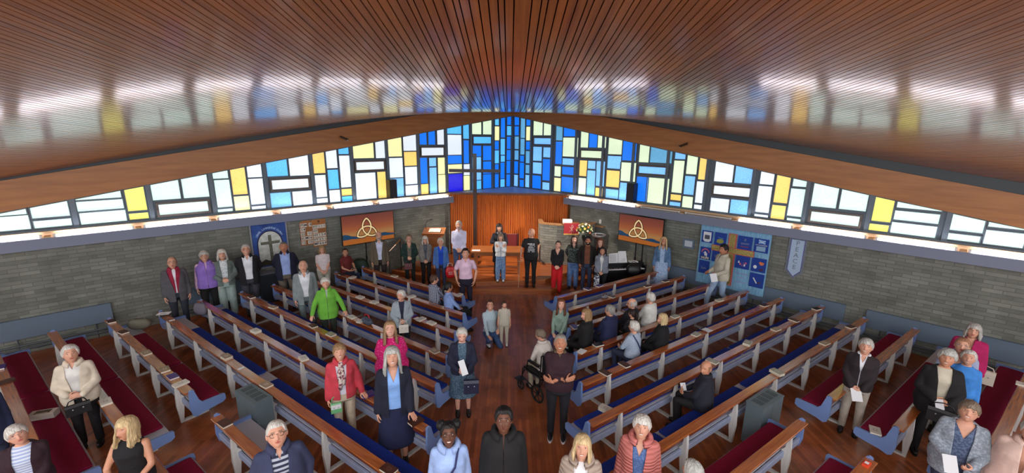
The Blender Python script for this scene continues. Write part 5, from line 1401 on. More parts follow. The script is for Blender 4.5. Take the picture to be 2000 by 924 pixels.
def tmp_eval(mb, mods):
    me = mb.mesh('tmp', []) if isinstance(mb, MB) else mb
    ob = bpy.data.objects.new('tmp', me); C.objects.link(ob)
    for t, kw in mods:
        m = ob.modifiers.new('m', t)
        for k, v in kw.items(): setattr(m, k, v)
    dg = bpy.context.evaluated_depsgraph_get()
    out = bpy.data.meshes.new_from_object(ob.evaluated_get(dg))
    bpy.data.objects.remove(ob); bpy.data.meshes.remove(me)
    return out
def cap(mb, p0, r0, p1, r1, n=12):
    mb.tube([p0, p1], [r0, r1], n); mb.ell(p0, (r0, r0, r0), n, 8); mb.ell(p1, (r1, r1, r1), n, 8)
def loft(mb, rings, n=22):
    """rings of (cx, cy, cz, rx, ry[, Matrix]) along z, capped"""
    vs = []
    for r in rings:
        cx, cy, cz, rx, ry = r[:5]
        for k in range(n):
            a = 2 * PI * k / n; c, s_ = math.cos(a), math.sin(a)
            vs.append(Vector((cx + rx * math.copysign(abs(c) ** .85, c), cy + ry * math.copysign(abs(s_) ** .9, s_), cz)))
    fs = [tuple(range(n))[::-1], tuple((len(rings) - 1) * n + k for k in range(n))]
    for i in range(len(rings) - 1):
        for k in range(n): fs.append((i * n + k, i * n + (k + 1) % n, (i + 1) * n + (k + 1) % n, (i + 1) * n + k))
    mb.add(vs, fs)
def remesh(mb, vox, sm=3):
    return tmp_eval(mb, [('REMESH', dict(mode='VOXEL', voxel_size=vox)), ('SMOOTH', dict(factor=.5, iterations=sm))])
def mesh_arrays(me):
    n = len(me.vertices); co = np.empty(n * 3, 'f'); me.vertices.foreach_get('co', co)
    return co.reshape(-1, 3), [tuple(p.vertices) for p in me.polygons]

# hands ---------------------------------------------------------------
def make_hand(curl):
    mb = MB()
    cap(mb, (-.02, 0, 0), .021, (.012, 0, 0), .023, 10)
    loft_pts = [(.0, .024, .014), (.03, .033, .015), (.06, .038, .0135), (.085, .037, .011)]
    for i in range(len(loft_pts) - 1):
        for yy in (-.6, -.2, .2, .6):
            a, b = loft_pts[i], loft_pts[i + 1]
            cap(mb, (a[0], a[1] * yy, 0), a[2], (b[0], b[1] * yy, 0), b[2], 8)
    base = [(.082, .030, .072), (.090, .010, .080), (.086, -.011, .074), (.078, -.030, .058)]
    for fx, fy, fl in base:
        p = Vector((fx, fy, 0)); d = fy * 1.5
        ang = curl * .5
        for sl, r0, r1 in ((.44, .0098, .0090), (.31, .0090, .0082), (.25, .0082, .0072)):
            dv = Vector((math.cos(ang), d * .35, -math.sin(ang))).normalized()
            q = p + dv * fl * sl; cap(mb, tuple(p), r0, tuple(q), r1, 8); p = q; ang += curl
    p = Vector((.022, .026, -.004)); ang = .75
    for sl, r in ((.036, .0125), (.030, .0108), (.024, .0095)):
        dv = Vector((math.cos(ang), math.sin(ang), -.35 - curl * .4)).normalized(); q = p + dv * sl; cap(mb, tuple(p), r, tuple(q), r * .92, 8); p = q; ang -= .35
    me = remesh(mb, .0052, 2)
    a = mesh_arrays(me); bpy.data.meshes.remove(me); return a
HANDS = {'relax': make_hand(.38), 'flat': make_hand(.06), 'grip': make_hand(1.0)}

# head ----------------------------------------------------------------
def head_arrays(smile, beard, fem, wide=1.0):
    NU, NV = 60, 62
    th = np.linspace(-1, 1, NU, endpoint=False); th = PI * np.sign(th) * np.abs(th) ** 1.3
    v = np.linspace(0, 1, NV)
    ph = PI * (v + .055 * np.sin(2 * PI * v) * 0)
    T, P = np.meshgrid(th, ph)
    sp = np.sin(P) ** .82
    z = .114 * np.cos(P); x = .0745 * wide * sp * np.sin(T); y = .093 * sp * np.cos(T)
    k = np.clip(-z / .114, 0, 1)
    x = x * (1 - (.30 if not fem else .36) * k ** 1.7)
    y = np.where(y > 0, y * (1 - .07 * k ** 2), y * (1 - .40 * k ** 1.3))
    y = np.where((y < 0) & (z > 0), y * 1.06, y)
    fr = np.clip(y / .03, 0, 1)
    ax = np.abs(x)
    G = lambda a, b: np.exp(-(a ** 2 + b ** 2))
    t = np.clip((.014 - z) / .046, 0, 1.35)
    nose = np.where(t <= 1, .003 + .021 * t, .024 * np.exp(-((t - 1) / .12) ** 2)) * (z < .016)
    y = y + fr * nose * np.exp(-(ax / (.0085 + .006 * np.clip(t, 0, 1))) ** 2)
    y = y - fr * .010 * G((ax - .031) / .015, (z - .012) / .011)
    y = y + fr * .0035 * G((ax - .026) / .024, (z - .031) / .007)
    y = y + fr * .004 * G((ax - .040) / .018, (z + .020) / .020)
    y = y + fr * .0055 * G(ax / .026, (z + .054) / .010)
    y = y - fr * .003 * G(ax / .020, (z + .0535) / .0025)
    y = y + fr * .006 * G(ax / .024, (z + .092) / .015)
    V = np.stack([x, y, z], -1).reshape(-1, 3)
    F = []; MI = []
    for i in range(NV - 1):
        for j in range(NU):
            j2 = (j + 1) % NU
            f = (i * NU + j, (i + 1) * NU + j, (i + 1) * NU + j2, i * NU + j2)
            c = V[list(f)].mean(0); a = abs(c[0]); mi = 0
            if c[1] > .02:
                lp = 1 - (a / (.027 if smile else .023)) ** 2
                up = .004 * (a / .02) ** 2 if smile else 0
                zc = c[2] + .054 - up
                if lp > 0 and abs(zc) < .0095 * lp:
                    mi = 1
                    if smile and abs(zc) < .0052 * lp and a < .020: mi = 2
                elif .012 < a < .046 and abs(c[2] - (.034 - 3.2 * (a - .028) ** 2)) < .0034: mi = 3
            if beard and mi in (0,):
                jaw = c[2] < -.028 - .0 * a and c[1] > -.02
                nose_ok = not (a < .018 and c[2] > -.040)
                if (jaw and nose_ok and (c[2] < -.066 or a > .030 or (a < .024 and -.047 < c[2] < -.038))): mi = 4
            F.append(f); MI.append(mi)
    n0 = len(V); mb = MB()
    for s_ in (-1, 1): mb.ell((s_ * .074 * wide, -.010, -.002), (.010, .017, .030), 10, 8)
    V = np.concatenate([V, np.array(mb.v)]); F += [tuple(i + n0 for i in f) for f in mb.f]; MI += [0] * len(mb.f)
    return V, F, MI
HEADS = {}
def get_head(*k):
    if k not in HEADS: HEADS[k] = head_arrays(*k)
    return HEADS[k]
_e = MB(); _e.smooth = True
for s_ in (-1, 1):
    _e.use(0); _e.ell((s_ * .031, .0665, .0115), (.0125, .0115, .0072), 12, 8)
    _e.use(1); _e.ell((s_ * .031, .0735, .0118), (.0052, .0055, .0055), 10, 6)
    _e.use(2); _e.tube([(s_ * .031 - .0135, .0725, .0125), (s_ * .031 - .006, .0788, .0185), (s_ * .031 + .006, .0788, .0185), (s_ * .031 + .0135, .0725, .0125)], .0022, 6)
EYES = _e.mesh('eyes', [mat('eye white', (226, 222, 216), rough=.3), mat('dark iris', (46, 34, 28), rough=.2), mat('eyelid', (150, 98, 82), rough=.5)])
EYES_D = _e.mesh('eyes', [MATS['eye white'], mat('black iris', (18, 12, 10), rough=.2), mat('dark eyelid', (60, 36, 28), rough=.5)])
def glasses_mesh(c):
    key = 'glasses' + c
    if key in LEG_CACHE: return LEG_CACHE[key]
    mb = MB(); mb.smooth = True
    for s_ in (-1, 1):
        mb.tube([(s_ * .032 + .0235 * math.copysign(abs(math.cos(a)) ** .8, math.cos(a)), .091 - .006 * abs(math.cos(a)), .009 + .0175 * math.sin(a)) for a in [2 * PI * k / 18 for k in range(18)]], .0021, 6, closed=True)
        mb.tube([(s_ * .055, .086, .013), (s_ * .078, .06, .014), (s_ * .081, -.01, .012)], .0018, 5)
    mb.tube([(-.0095, .092, .012), (0, .096, .015), (.0095, .092, .012)], .002, 6)
    me = mb.mesh('glasses', mat('%s spectacle frame' % c, {'dark': (30, 24, 26), 'gold': (170, 140, 96), 'steel': (140, 144, 150), 'red': (120, 30, 40)}[c], rough=.3, metal=.3))
    LEG_CACHE[key] = me; return me

# hair ----------------------------------------------------------------
def hair_mesh(style, col, seed):
    mb = MB(); mb.smooth = True
    NU = 64; D2 = PI / 180
    curly = style in ('curly', 'curlyshort', 'puffs', 'afro', 'fluffy')
    thick = {'short': .010, 'crop': .004, 'neat': .012, 'curly': .022, 'curlyshort': .018, 'fluffy': .022, 'afro': .020, 'fringe': .006, 'bob': .016, 'bobfringe': .016, 'long': .019, 'longfringe': .019, 'pony': .008, 'ponyfringe': .010, 'puffs': .012, 'shortfem': .017, 'recede': .006}[style]
    L = {'bob': .105, 'bobfringe': .10, 'long': .20, 'longfringe': .165, 'curly': .085}.get(style, 0)
    fringe = style in ('bobfringe', 'longfringe', 'shortfem', 'ponyfringe', 'fluffy')
    ths = [-PI + 2 * PI * k / NU for k in range(NU)]
    rows_o = 16
    prof = []
    for th in ths:
        a = abs(th) / D2
        ph0 = 0.0
        if style == 'fringe':
            ph0 = 62; ph1 = 112 if a > 62 else 62
            if a > 115: ph0 = 52
        elif style == 'recede':
            ph0 = 40 if a < 75 else 20; ph1 = 108 if a > 66 else ph0
        else:
            hl = 70 if fringe else 55
            if a < 42: ph1 = hl + (0 if not fringe else 2 * math.sin(th * 9))
            elif a < 68: ph1 = hl + (92 - hl) * (a - 42) / 26
            elif a < 105: ph1 = 96
            else: ph1 = 96 + 26 * min(1, (a - 105) / 30)
            if style in ('crop', 'short', 'neat', 'afro') and 68 < a < 105: ph1 = 90
        hang = L if (L and a > (50 if not style.startswith('long') else 52)) else 0
        if hang: ph1 = 92
        pts = []
        r_ = 1.0
        for i in range(rows_o + 1):
            ph = (ph0 + (ph1 - ph0) * i / rows_o) * D2
            sp = math.sin(ph) ** .82
            edge = min(1.0, (rows_o - i) / 3.0) if not hang else 1.0
            if a < 60 and not fringe: edge = min(1.0, (rows_o - i + .15) / 4.0)
            tk = thick * (.35 + .65 * edge)
            if style in ('fringe', 'recede'): tk = thick * min(1, i / 3.0 + .1) * (.3 + .7 * edge)
            nzv = noise.noise(Vector((math.sin(th) * 3.2 + seed, math.cos(th) * 3.2, ph * 3)))
            if curly: tk += .009 * noise.noise(Vector((math.sin(th) * 9 + seed, math.cos(th) * 9, ph * 9)))
            else: tk += .0028 * nzv + .0016 * math.sin(th * 26 + seed + 2 * math.sin(ph * 3))
            x = (.0745 + tk) * sp * math.sin(th); y = (.093 + tk) * sp * math.cos(th); z = (.114 + tk) * math.cos(ph)
            if y < 0: y *= 1.05 - .30 * max(0, -z / .114) ** 1.3
            if z < 0 and not hang: x *= 1 - .22 * (-z / .114) ** 1.6
            pts.append((x, y, z))
        if hang:
            x0, y0, z0 = pts[-1]
            nseg = 10 if L > .15 else 6
            back = a > 118
            for i in range(1, nseg + 1):
                u = i / nseg; z = z0 - (L + (.02 * math.sin(th * 7 + seed))) * u
                infl = 1 + (.10 * math.sin(u * PI * .8) if L < .15 else .12 * u) + (.0 if not back else -.12 * min(1, u * 2))
                w = .004 * math.sin(th * 22 + u * 4 + seed) + (.010 * noise.noise(Vector((th * 4, u * 5, seed))) )
                if curly: w += .010 * noise.noise(Vector((th * 9, u * 14, seed)))
                rr = math.hypot(x0, y0); k = (rr * infl + w) / rr
                # slip in front of the shoulders
                pts.append((x0 * k, y0 * k + (.03 * u if not back and L > .15 else 0), z))
            for i in range(nseg, 2, -2):
                p = pts[rows_o + i]; pts.append((p[0] * .80, p[1] * .80, p[2]))
        else:
            p = pts[-1]; pts.append((p[0] * .90, p[1] * .90, p[2] * 1.0 - .002))
        prof.append(pts)
    m = max(len(p) for p in prof)
    for p in prof:
        while len(p) < m: p.append(p[-1])
    vs = [q for p in prof for q in p]; fs = []
    for j in range(NU):
        j2 = (j + 1) % NU
        for i in range(m - 1): fs.append((j * m + i, j * m + i + 1, j2 * m + i + 1, j2 * m + i))
    mb.add(vs, fs)
    if style in ('pony', 'ponyfringe'):
        mb.tube([(0, -.085, .055), (0, -.125, .05), (0, -.145, -.02), (0, -.135, -.11), (0, -.12, -.17)], [.018, .028, .032, .026, .008], 12)
    if style == 'puffs':
        for s_ in (-1, 1):
            vs = []; fs = []; n = 16
            c0 = Vector((s_ * .072, -.03, .085))
            for i in range(n):
                ph = PI * (i + .5) / n
                for j in range(n):
                    t = 2 * PI * j / n; d = Vector((math.sin(ph) * math.cos(t), math.sin(ph) * math.sin(t), math.cos(ph)))
                    vs.append(c0 + d * (.052 + .009 * noise.noise(d * 5 + Vector((seed, s_, 0)))))
            for i in range(n - 1):
                for j in range(n): fs.append((i * n + j, i * n + (j + 1) % n, (i + 1) * n + (j + 1) % n, (i + 1) * n + j))
            mb.add(vs, fs)
    return mb.mesh('hair', hairm(col))

def ik(S, W, l1, l2, hint):
    S, W = Vector(S), Vector(W); d = W - S; L = d.length
    L = max(min(L, (l1 + l2) * .995), abs(l1 - l2) * 1.02 + .01); dn = d.normalized(); W = S + dn * L
    a = (l1 * l1 - l2 * l2 + L * L) / (2 * L); h = math.sqrt(max(0, l1 * l1 - a * a))
    hv = Vector(hint); hv = (hv - dn * hv.dot(dn)); 
    if hv.length < 1e-5: hv = Vector((0, -1, 0)) - dn * -dn.y
    hv.normalize(); return S + dn * a + hv * h, W

ARMS = {  # name: (right wrist, left wrist, right hint, left hint, hand dir R, hand dir L, palm R, palm L, hand pose)
 'down': ((.225, .04, .84), (-.225, .04, .84), (.25, -1, 0), (-.25, -1, 0), (0, .15, -1), (0, .15, -1), (-1, 0, 0), (1, 0, 0), 'relax'),
 'clasp': ((.075, .20, .93), (-.075, .205, .915), (.9, -.8, -.2), (-.9, -.8, -.2), (-.75, .25, -.45), (.75, .25, -.45), (0, -1, -.2), (0, -1, -.2), 'relax'),
 'waist': ((.085, .225, 1.02), (-.085, .23, 1.0), (.95, -.7, -.4), (-.95, -.7, -.4), (-.85, .2, -.1), (.85, .2, -.1), (0, -1, -.2), (0, -1, -.2), 'relax'),
 'cross': ((-.10, .205, 1.12), (.10, .225, 1.09), (.8, -.1, -.8), (-.8, -.1, -.8), (-.95, -.15, .2), (.95, -.2, .15), (0, -1, 0), (0, -1, 0), 'relax'),
 'heart': ((-.075, .175, 1.26), (.075, .19, 1.25), (1, .2, -1), (-1, .2, -1), (-.6, -.1, .7), (.6, -.1, .7), (0, -1, 0), (0, -1, 0), 'flat'),
 'back': ((.12, -.17, .93), (-.12, -.17, .93), (1, -.5, 0), (-1, -.5, 0), (-.8, -.1, -.3), (.8, -.1, -.3), (0, 1, 0), (0, 1, 0), 'relax'),
 'pocket': ((.215, .05, .90), (-.215, .05, .90), (.8, -1, 0), (-.8, -1, 0), (-.3, .3, -1), (.3, .3, -1), (-1, 0, 0), (1, 0, 0), 'relax'),
 'lap': ((.09, .30, .93), (-.09, .31, .93), (1, -.3, -.6), (-1, -.3, -.6), (-.6, .7, -.2), (.6, .7, -.2), (0, -.3, -1), (0, -.3, -1), 'relax'),
 'hold': ((.11, .27, 1.02), (-.11, .27, 1.00), (1, -.4, -.7), (-1, -.4, -.7), (-.55, .8, .0), (.55, .8, .0), (-.6, 0, .5), (.6, 0, .5), 'grip'),
}
PEOPLE = {}
def person(pid, label, px, py, T, z0=0.0, seat=None, face='cam', look='cam', arms='clasp', tops=(), bottom=None, shoes=(30, 26, 26), skin='fair',
           hair=('short', 'grey'), glasses=None, smile=True, beard=None, fem=False, girth=1.0, R_arm=None, L_arm=None, handR=None, handL=None, shoulder=1.0,
           brow=None, turn=0.0, lean=0.0, legs='stand', pos=None, headroll=0.0, sit_depth=.42, wide=1.0, neckskin=True, cat='person'):
    p = at(px, py, T) if pos is None else Vector((pos[0], pos[1], 0))
    x, y = p.x, p.y
    todcam = math.atan2(-y, -x) - PI / 2
    if face == 'cam': ang = todcam + turn
    elif face == 'pew': 
        N_ = PEW[1 if x > 0 else -1][1]; ang = math.atan2(N_[1], N_[0]) - PI / 2 + turn
    else: ang = face
    if seat is None: s = (T - z0) / 1.70; rz = z0
    else: s = (T - seat) / .90; rz = seat - .80 * s
    # the head sits slightly behind or ahead of the root when leaning
    M = Matrix.Translation((x, y, rz)) @ Matrix.Rotation(ang, 4, 'Z') @ Matrix.Scale(s, 4)
    root = empty('person', M, label, cat)
    root['group'] = 'people gathered in the church'
    Mi = M.inverted()
    zf = (z0 - rz) / s
    g = girth; sw = .160 * shoulder * (.93 if fem else 1.0) + (g - 1) * .03
    bust = .016 if fem else 0.0
    # joints
    yl = lean
    def lz(z): return yl * max(0, (z - .9)) / .6      # forward lean of the trunk with height
    hd_c = Vector((0, .014 + lz(1.6), 1.578))
    # head orientation
    if look == 'cam': tgt = Mi @ Vector((0, 0, CAMZ))
    elif look == 'ahead': tgt = hd_c + Vector((0, 10, 0))
    else: tgt = hd_c + Vector((math.sin(look[0]) * -10, math.cos(look[0]) * 10, 10 * math.tan(look[1])))
    dv = (tgt - hd_c).normalized()
    yaw = math.atan2(-dv.x, dv.y); yaw = max(-1.25, min(1.25, yaw)); pit = math.asin(max(-1, min(1, dv.z))); pit = max(-.5, min(.44, pit * .85))
    HM = Matrix.Translation(hd_c + Vector((0, .0, -.05))) @ Matrix.Rotation(yaw, 4, 'Z') @ Matrix.Rotation(pit, 4, 'X') @ Matrix.Rotation(headroll, 4, 'Y') @ Matrix.Translation((0, 0.0, .05)) @ Matrix.Scale(1.14, 4)
    SR = Vector((sw, lz(1.36), 1.362)); SL = Vector((-sw, lz(1.36), 1.362))
    A = ARMS[arms]
    wr, wl = (R_arm[0] if R_arm else A[0]), (L_arm[0] if L_arm else A[1])
    if isinstance(wr, Vector): wr = Mi @ wr
    if isinstance(wl, Vector): wl = Mi @ wl
    dr = R_arm[1] if R_arm else A[4]; dl = L_arm[1] if L_arm else A[5]
    pr = R_arm[2] if R_arm else A[6]; pl = L_arm[2] if L_arm else A[7]
    hr = R_arm[3] if R_arm and len(R_arm) > 3 else A[2]; hl = L_arm[3] if L_arm and len(L_arm) > 3 else A[3]
    gy = (g - 1) * .09
    if not R_arm: wr = Vector(wr) + Vector((0, gy + lz(1.0), 0))
    if not L_arm: wl = Vector(wl) + Vector((0, gy + lz(1.0), 0))
    ER, WR = ik(SR, wr, .275, .245, hr); EL, WL = ik(SL, wl, .275, .245, hl)
    hpR = handR or A[8]; hpL = handL or A[8]
    hipR, hipL = Vector((.088 * g, 0, .875)), Vector((-.088 * g, 0, .875))
    if seat is None and legs == 'stand':
        kR, aR = Vector((.095, .012, .48)), Vector((.10, -.01, .085)); kL, aL = Vector((-.095, .012, .48)), Vector((-.10, -.01, .085))
    elif seat is None and legs == 'stride':
        kR, aR = Vector((.09, .20, .49)), Vector((.09, .26, .10)); kL, aL = Vector((-.09, -.02, .48)), Vector((-.09, -.33, .12))
    elif legs == 'crouch':
        kR, aR = Vector((.14, .34, .84)), Vector((.12, .16, zf + .09)); kL, aL = Vector((-.14, .36, .62)), Vector((-.12, .0, zf + .09))
    else:
        kR, aR = Vector((.11, sit_depth, .86)), Vector((.10, sit_depth - .04, zf + .09)); kL, aL = Vector((-.11, sit_depth, .86)), Vector((-.10, sit_depth - .04, zf + .09))
    if seat is not None: kR.z = min(kR.z, .90)
    fdR = Vector((0, 1, 0))
    def torso(mb, o, z_lo, z_hi, extra=0.0, waist=0.0, flare=0.0):
        prof = [(.80, .150 * g, .110 * g, 0), (.88, .168 * g, .118 * g, 0), (.95, .170 * g, .120 * g, .0), (1.06, (.150 - .014 * fem + .03 * waist) * g, (.108 + .02 * waist) * g, .004), (1.18, (.152) * g, .112 * g + .5 * bust, .006),
                (1.28, .164 * (.5 + .5 * g), .118 * (.5 + .5 * g) + bust, .010), (1.35, .158 * (.6 + .4 * g), .103, .004), (1.395, .124, .083, .0), (1.428, .084, .066, -.004), (1.455, .064, .058, -.004)]
        rr = []
        def at_z(z):
            for i in range(len(prof) - 1):
                if prof[i][0] <= z <= prof[i + 1][0]:
                    u = (z - prof[i][0]) / (prof[i + 1][0] - prof[i][0]); return [prof[i][k] + (prof[i + 1][k] - prof[i][k]) * u for k in (1, 2, 3)]
            return list((prof[0] if z < prof[0][0] else prof[-1])[1:])
        zs = [z_lo] + [q[0] for q in prof if z_lo + .01 < q[0] < z_hi - .005] + [z_hi]
        for z in zs:
            rx, ry, cy = at_z(z)
            fl = flare * max(0, (1.05 - z)) 
            rr.append((0, cy + lz(z) + bust * .4 * (1 if 1.2 < z < 1.34 else 0), z, rx + o + extra * max(0, min(1, (1.32 - z) / .3)) + fl, ry + o + extra * max(0, min(1, (1.32 - z) / .3)) + fl))
        loft(mb, rr)
    parts = []
    # --- body: one continuous skin surface
    mb = MB(); torso(mb, -.004, .82, 1.455)
    cap(mb, (0, lz(1.45) - .004, 1.42), .058, tuple(HM @ Vector((0, -.015, -.085))), .052, 16)
    for S_, E_, W_ in ((SR, ER, WR), (SL, EL, WL)):
        cap(mb, S_, .050, E_, .038); cap(mb, E_, .038, E_.lerp(W_, .35), .037); cap(mb, E_.lerp(W_, .35), .037, W_, .025)
    for h_, k_, a_ in ((hipR, kR, aR), (hipL, kL, aL)):
        cap(mb, h_, .085 * g, k_, .056); cap(mb, k_, .054, k_.lerp(a_, .35), .054); cap(mb, k_.lerp(a_, .35), .054, a_, .036)
    me = remesh(mb, .017, 3); V, F = mesh_arrays(me); bpy.data.meshes.remove(me)
    MIX = [0] * len(F); Vs = [V]; n = len(V)
    HV, HF, HI = get_head(bool(smile), bool(beard), bool(fem), wide)
    hm = np.array(HM)[:3]
    Vs.append(HV @ hm[:, :3].T + hm[:, 3]); F = F + [tuple(i + n for i in f) for f in HF]; MIX += HI; n += len(HV)
    hands_M = {}
    for side, W_, E_, d_, p_, hp in (('R', WR, ER, dr, pr, hpR), ('L', WL, EL, dl, pl, hpL)):
        X = Vector(d_).normalized(); Z = -Vector(p_); Z = (Z - X * Z.dot(X)).normalized(); Y = Z.cross(X)
        if side == 'L': Yc = -1
        else: Yc = 1
        hv, hf = HANDS[hp]
        hv = hv * np.array([1, Yc, 1]) * (.93 if fem else 1.0)
        Rm_ = np.array([[X.x, Y.x, Z.x], [X.y, Y.y, Z.y], [X.z, Y.z, Z.z]])
        Vs.append(hv @ Rm_.T + np.array(W_)); F = F + [tuple((i + n for i in (f if Yc > 0 else f[::-1]))) for f in hf]; MIX += [0] * len(hf); n += len(hv)
        hands_M[side] = (M @ W_, (M.to_3x3() @ X).normalized(), (M.to_3x3() @ Y).normalized(), (M.to_3x3() @ Z).normalized())
    bm_ = bpy.data.meshes.new('body'); bm_.from_pydata(np.concatenate(Vs).tolist(), [], F)
    hc = brow or (beard if isinstance(beard, str) else None) or hair[1]
    if hc in ('white',): hc = 'silver'
    for mm in (skinm(skin), mat('lips ' + skin, LIPC[skin], rough=.4), mat('teeth', (228, 222, 208), rough=.3), hairm(brow or ('greybrown' if hair[1] in ('white', 'silver', 'palegrey') else hair[1])), hairm(beard if isinstance(beard, str) else hair[1])): bm_.materials.append(mm)
    bm_.polygons.foreach_set('material_index', MIX); bm_.polygons.foreach_set('use_smooth', [True] * len(F)); bm_.update()
    body = bpy.data.objects.new('body', bm_); C.objects.link(body); body.parent = root
    def child(name, me, Mloc=None):
        o = bpy.data.objects.new(name, me); C.objects.link(o); o.parent = root
        if Mloc is not None: o.matrix_local = Mloc
        return o
    child('eyes', EYES_D if skin.startswith('dark') else EYES, HM)
    if glasses: child('glasses', glasses_mesh(glasses), HM)
    if hair[0] != 'bald': child('hair', hair_mesh(hair[0], hair[1], pid * 1.7), HM)
    # --- clothing
    def finish(mb, m, name, vox=.0155, cut=None, solid=0.0, sm=4):
        me = remesh(mb, vox, sm)
        if cut:
            bm = bmesh.new(); bm.from_mesh(me)
            for co, no in cut['planes']:
                bmesh.ops.bisect_plane(bm, geom=bm.verts[:] + bm.edges[:] + bm.faces[:], plane_co=co, plane_no=no, dist=1e-4)
            dead = [f for f in bm.faces if cut['test'](f.calc_center_median())]
            bmesh.ops.delete(bm, geom=dead, context='FACES'); bm.to_mesh(me); bm.free()
        me.materials.clear(); me.materials.append(m)
        me.polygons.foreach_set('use_smooth', [True] * len(me.polygons)); me.name = name
        o = child(name, me)
        if solid or cut:
            md = o.modifiers.new('thickness', 'SOLIDIFY'); md.thickness = solid or .008; md.offset = 0
        return o
    if bottom:
        kind, m = bottom[0], bottom[1]
        mb = MB()
        if kind in ('trousers', 'wide', 'jeans'):
            loft(mb, [(0, 0 + lz(z), z, rx * g + .010, ry * g + .010) for z, rx, ry in ((.80, .155, .112), (.88, .17, .12), (.95, .168, .118), (1.02, .152, .110))])
            wd = 1.35 if kind == 'wide' else 1.0
            for h_, k_, a_ in ((hipR, kR, aR), (hipL, kL, aL)):
                cap(mb, h_, .093 * g, k_, .066 * wd); cap(mb, k_, .066 * wd, a_ + Vector((0, 0, .0)), .056 * wd)
            finish(mb, m, 'trousers', .0165)
        elif kind == 'skirt':
            hem = bottom[2]
            if seat is None:
                loft(mb, [(0, 0, hem, .235 * g, .20 * g), (0, 0, (hem + .9) / 2, .21 * g, .17 * g), (0, 0, .90, .185 * g, .135 * g), (0, 0, 1.03, .155 * g, .115 * g)])
            else:
                loft(mb, [(0, 0, .80, .17 * g, .13 * g), (0, 0, 1.03, .155 * g, .115 * g)]); cap(mb, hipR, .10, kR, .08); cap(mb, hipL, .10, kL, .08); cap(mb, kR, .09, kR + Vector((0, 0, -.15)), .08); cap(mb, kL, .09, kL + Vector((0, 0, -.15)), .08)
            finish(mb, m, 'skirt', .0165)
        for a_ in (aR, aL):
            mb2 = MB(); mb2.smooth = True
            z = a_.z - .075
            mb2.use(0); mb2.ell((a_.x, a_.y + .055, z + .035), (.043, .125, .040), 14, 8); mb2.ell((a_.x, a_.y - .01, z + .055), (.038, .05, .045), 12, 6)
            mb2.use(1); mb2.smooth = False; mb2.poly_prism([(a_.x + .044 * math.cos(t) , a_.y + .055 + .128 * math.sin(t)) for t in [2 * PI * k / 14 for k in range(14)]], z - .010, z + .012)
            sl = shoes if isinstance(shoes[0], tuple) else (shoes, (24, 20, 18))
            o = child('shoe', mb2.mesh('shoe', [mat('shoe %d %d %d' % sl[0], sl[0], rough=.4), mat('sole %d %d %d' % sl[1], sl[1], rough=.7)]))
    for spec in tops:
        kind, m = spec[0], spec[1]; o_ = dict(spec[2]) if len(spec) > 2 else {}
        jacket = kind in ('jacket', 'cardigan', 'coat', 'blazer', 'gilet')
        off = o_.get('off', .024 if jacket else .010)
        hem = o_.get('hem', .80 if jacket else .90)
        if seat is not None: hem = max(hem, .84)
        sleeve = o_.get('sleeve', 'long')
        mb = MB()
        torso(mb, off, hem, o_.get('top', 1.445), extra=o_.get('loose', 0.0), flare=o_.get('flare', .0), waist=o_.get('waist', .3 if jacket else 0.1))
        if kind == 'dress' and seat is None:
            dh = o_.get('dhem', .48)
            loft(mb, [(0, 0, dh, .225 * g, .19 * g), (0, 0, (dh + .9) / 2, .205 * g, .165 * g), (0, 0, .92, .18 * g + off, .13 * g + off)])
        elif kind == 'dress':
            cap(mb, hipR, .10, kR, .08); cap(mb, hipL, .10, kL, .08)
        so = off * .75
        for S_, E_, W_ in ((SR, ER, WR), (SL, EL, WL)):
            if sleeve in ('long', 'short', 'mid'):
                mb.ell(tuple(S_ + Vector((-S_.x * .06, 0, -.012))), (.048 + so, .048 + so, .046 + so), 14, 8)
                # slope of the shoulder
                cap(mb, (S_.x * .40, lz(1.4), 1.395), .034 + so * .5, tuple(S_), .042 + so)
            if sleeve == 'long': cap(mb, S_, .046 + so, E_, .038 + so); cap(mb, E_, .038 + so, E_.lerp(W_, .96), .027 + so)
            elif sleeve == 'mid': cap(mb, S_, .049 + so, E_, .042 + so); cap(mb, E_, .040 + so, E_.lerp(W_, .45), .036 + so)
            elif sleeve == 'short': cap(mb, S_, .050 + so, S_.lerp(E_, .62), .048 + so + o_.get('puff', 0))
        cut = None
        nk = o_.get('neck', 'crew' if not jacket else 'open')
        if nk in ('v', 'open', 'scoop'):
            if nk == 'open': w0, k, zb = o_.get('w', .03), o_.get('k', .10), hem
            elif nk == 'v': w0, k, zb = 0.0, o_.get('k', .42), o_.get('vb', 1.27)
            else: w0, k, zb = .075, .0, o_.get('vb', 1.33)
            # opening edges: x = +-(w0 + k (z - zb)); narrow at the bottom, wider at the neck
            def lim(z): return w0 + k * max(0, z - zb) if nk != 'open' else w0 + (k * max(0, z - o_.get('brk', 1.05)) * 2.0)
            if nk == 'open':
                bk = o_.get('brk', 1.05); kk = 2 * k
                planes = [((w0, 0, 0), (1, 0, 0)), ((-w0, 0, 0), (1, 0, 0)), ((w0, 0, bk), Vector((1, 0, -kk)).normalized()), ((-w0, 0, bk), Vector((1, 0, kk)).normalized()), ((0, 0, bk), (0, 0, 1))]
            else:
                planes = [((w0, 0, zb), Vector((1, 0, -k)).normalized()), ((-w0, 0, zb), Vector((1, 0, k)).normalized()), ((0, 0, zb), (0, 0, 1))]
            def test(c, lim=lim, zb=zb):
                return c.z > zb - .0005 and abs(c.x) < lim(c.z) - 1e-4 and c.y > -.02 + lz(c.z) if nk != 'open' else (abs(c.x) < lim(c.z) - 1e-4 and c.y > .0 + lz(c.z))
            cut = dict(planes=planes, test=test)
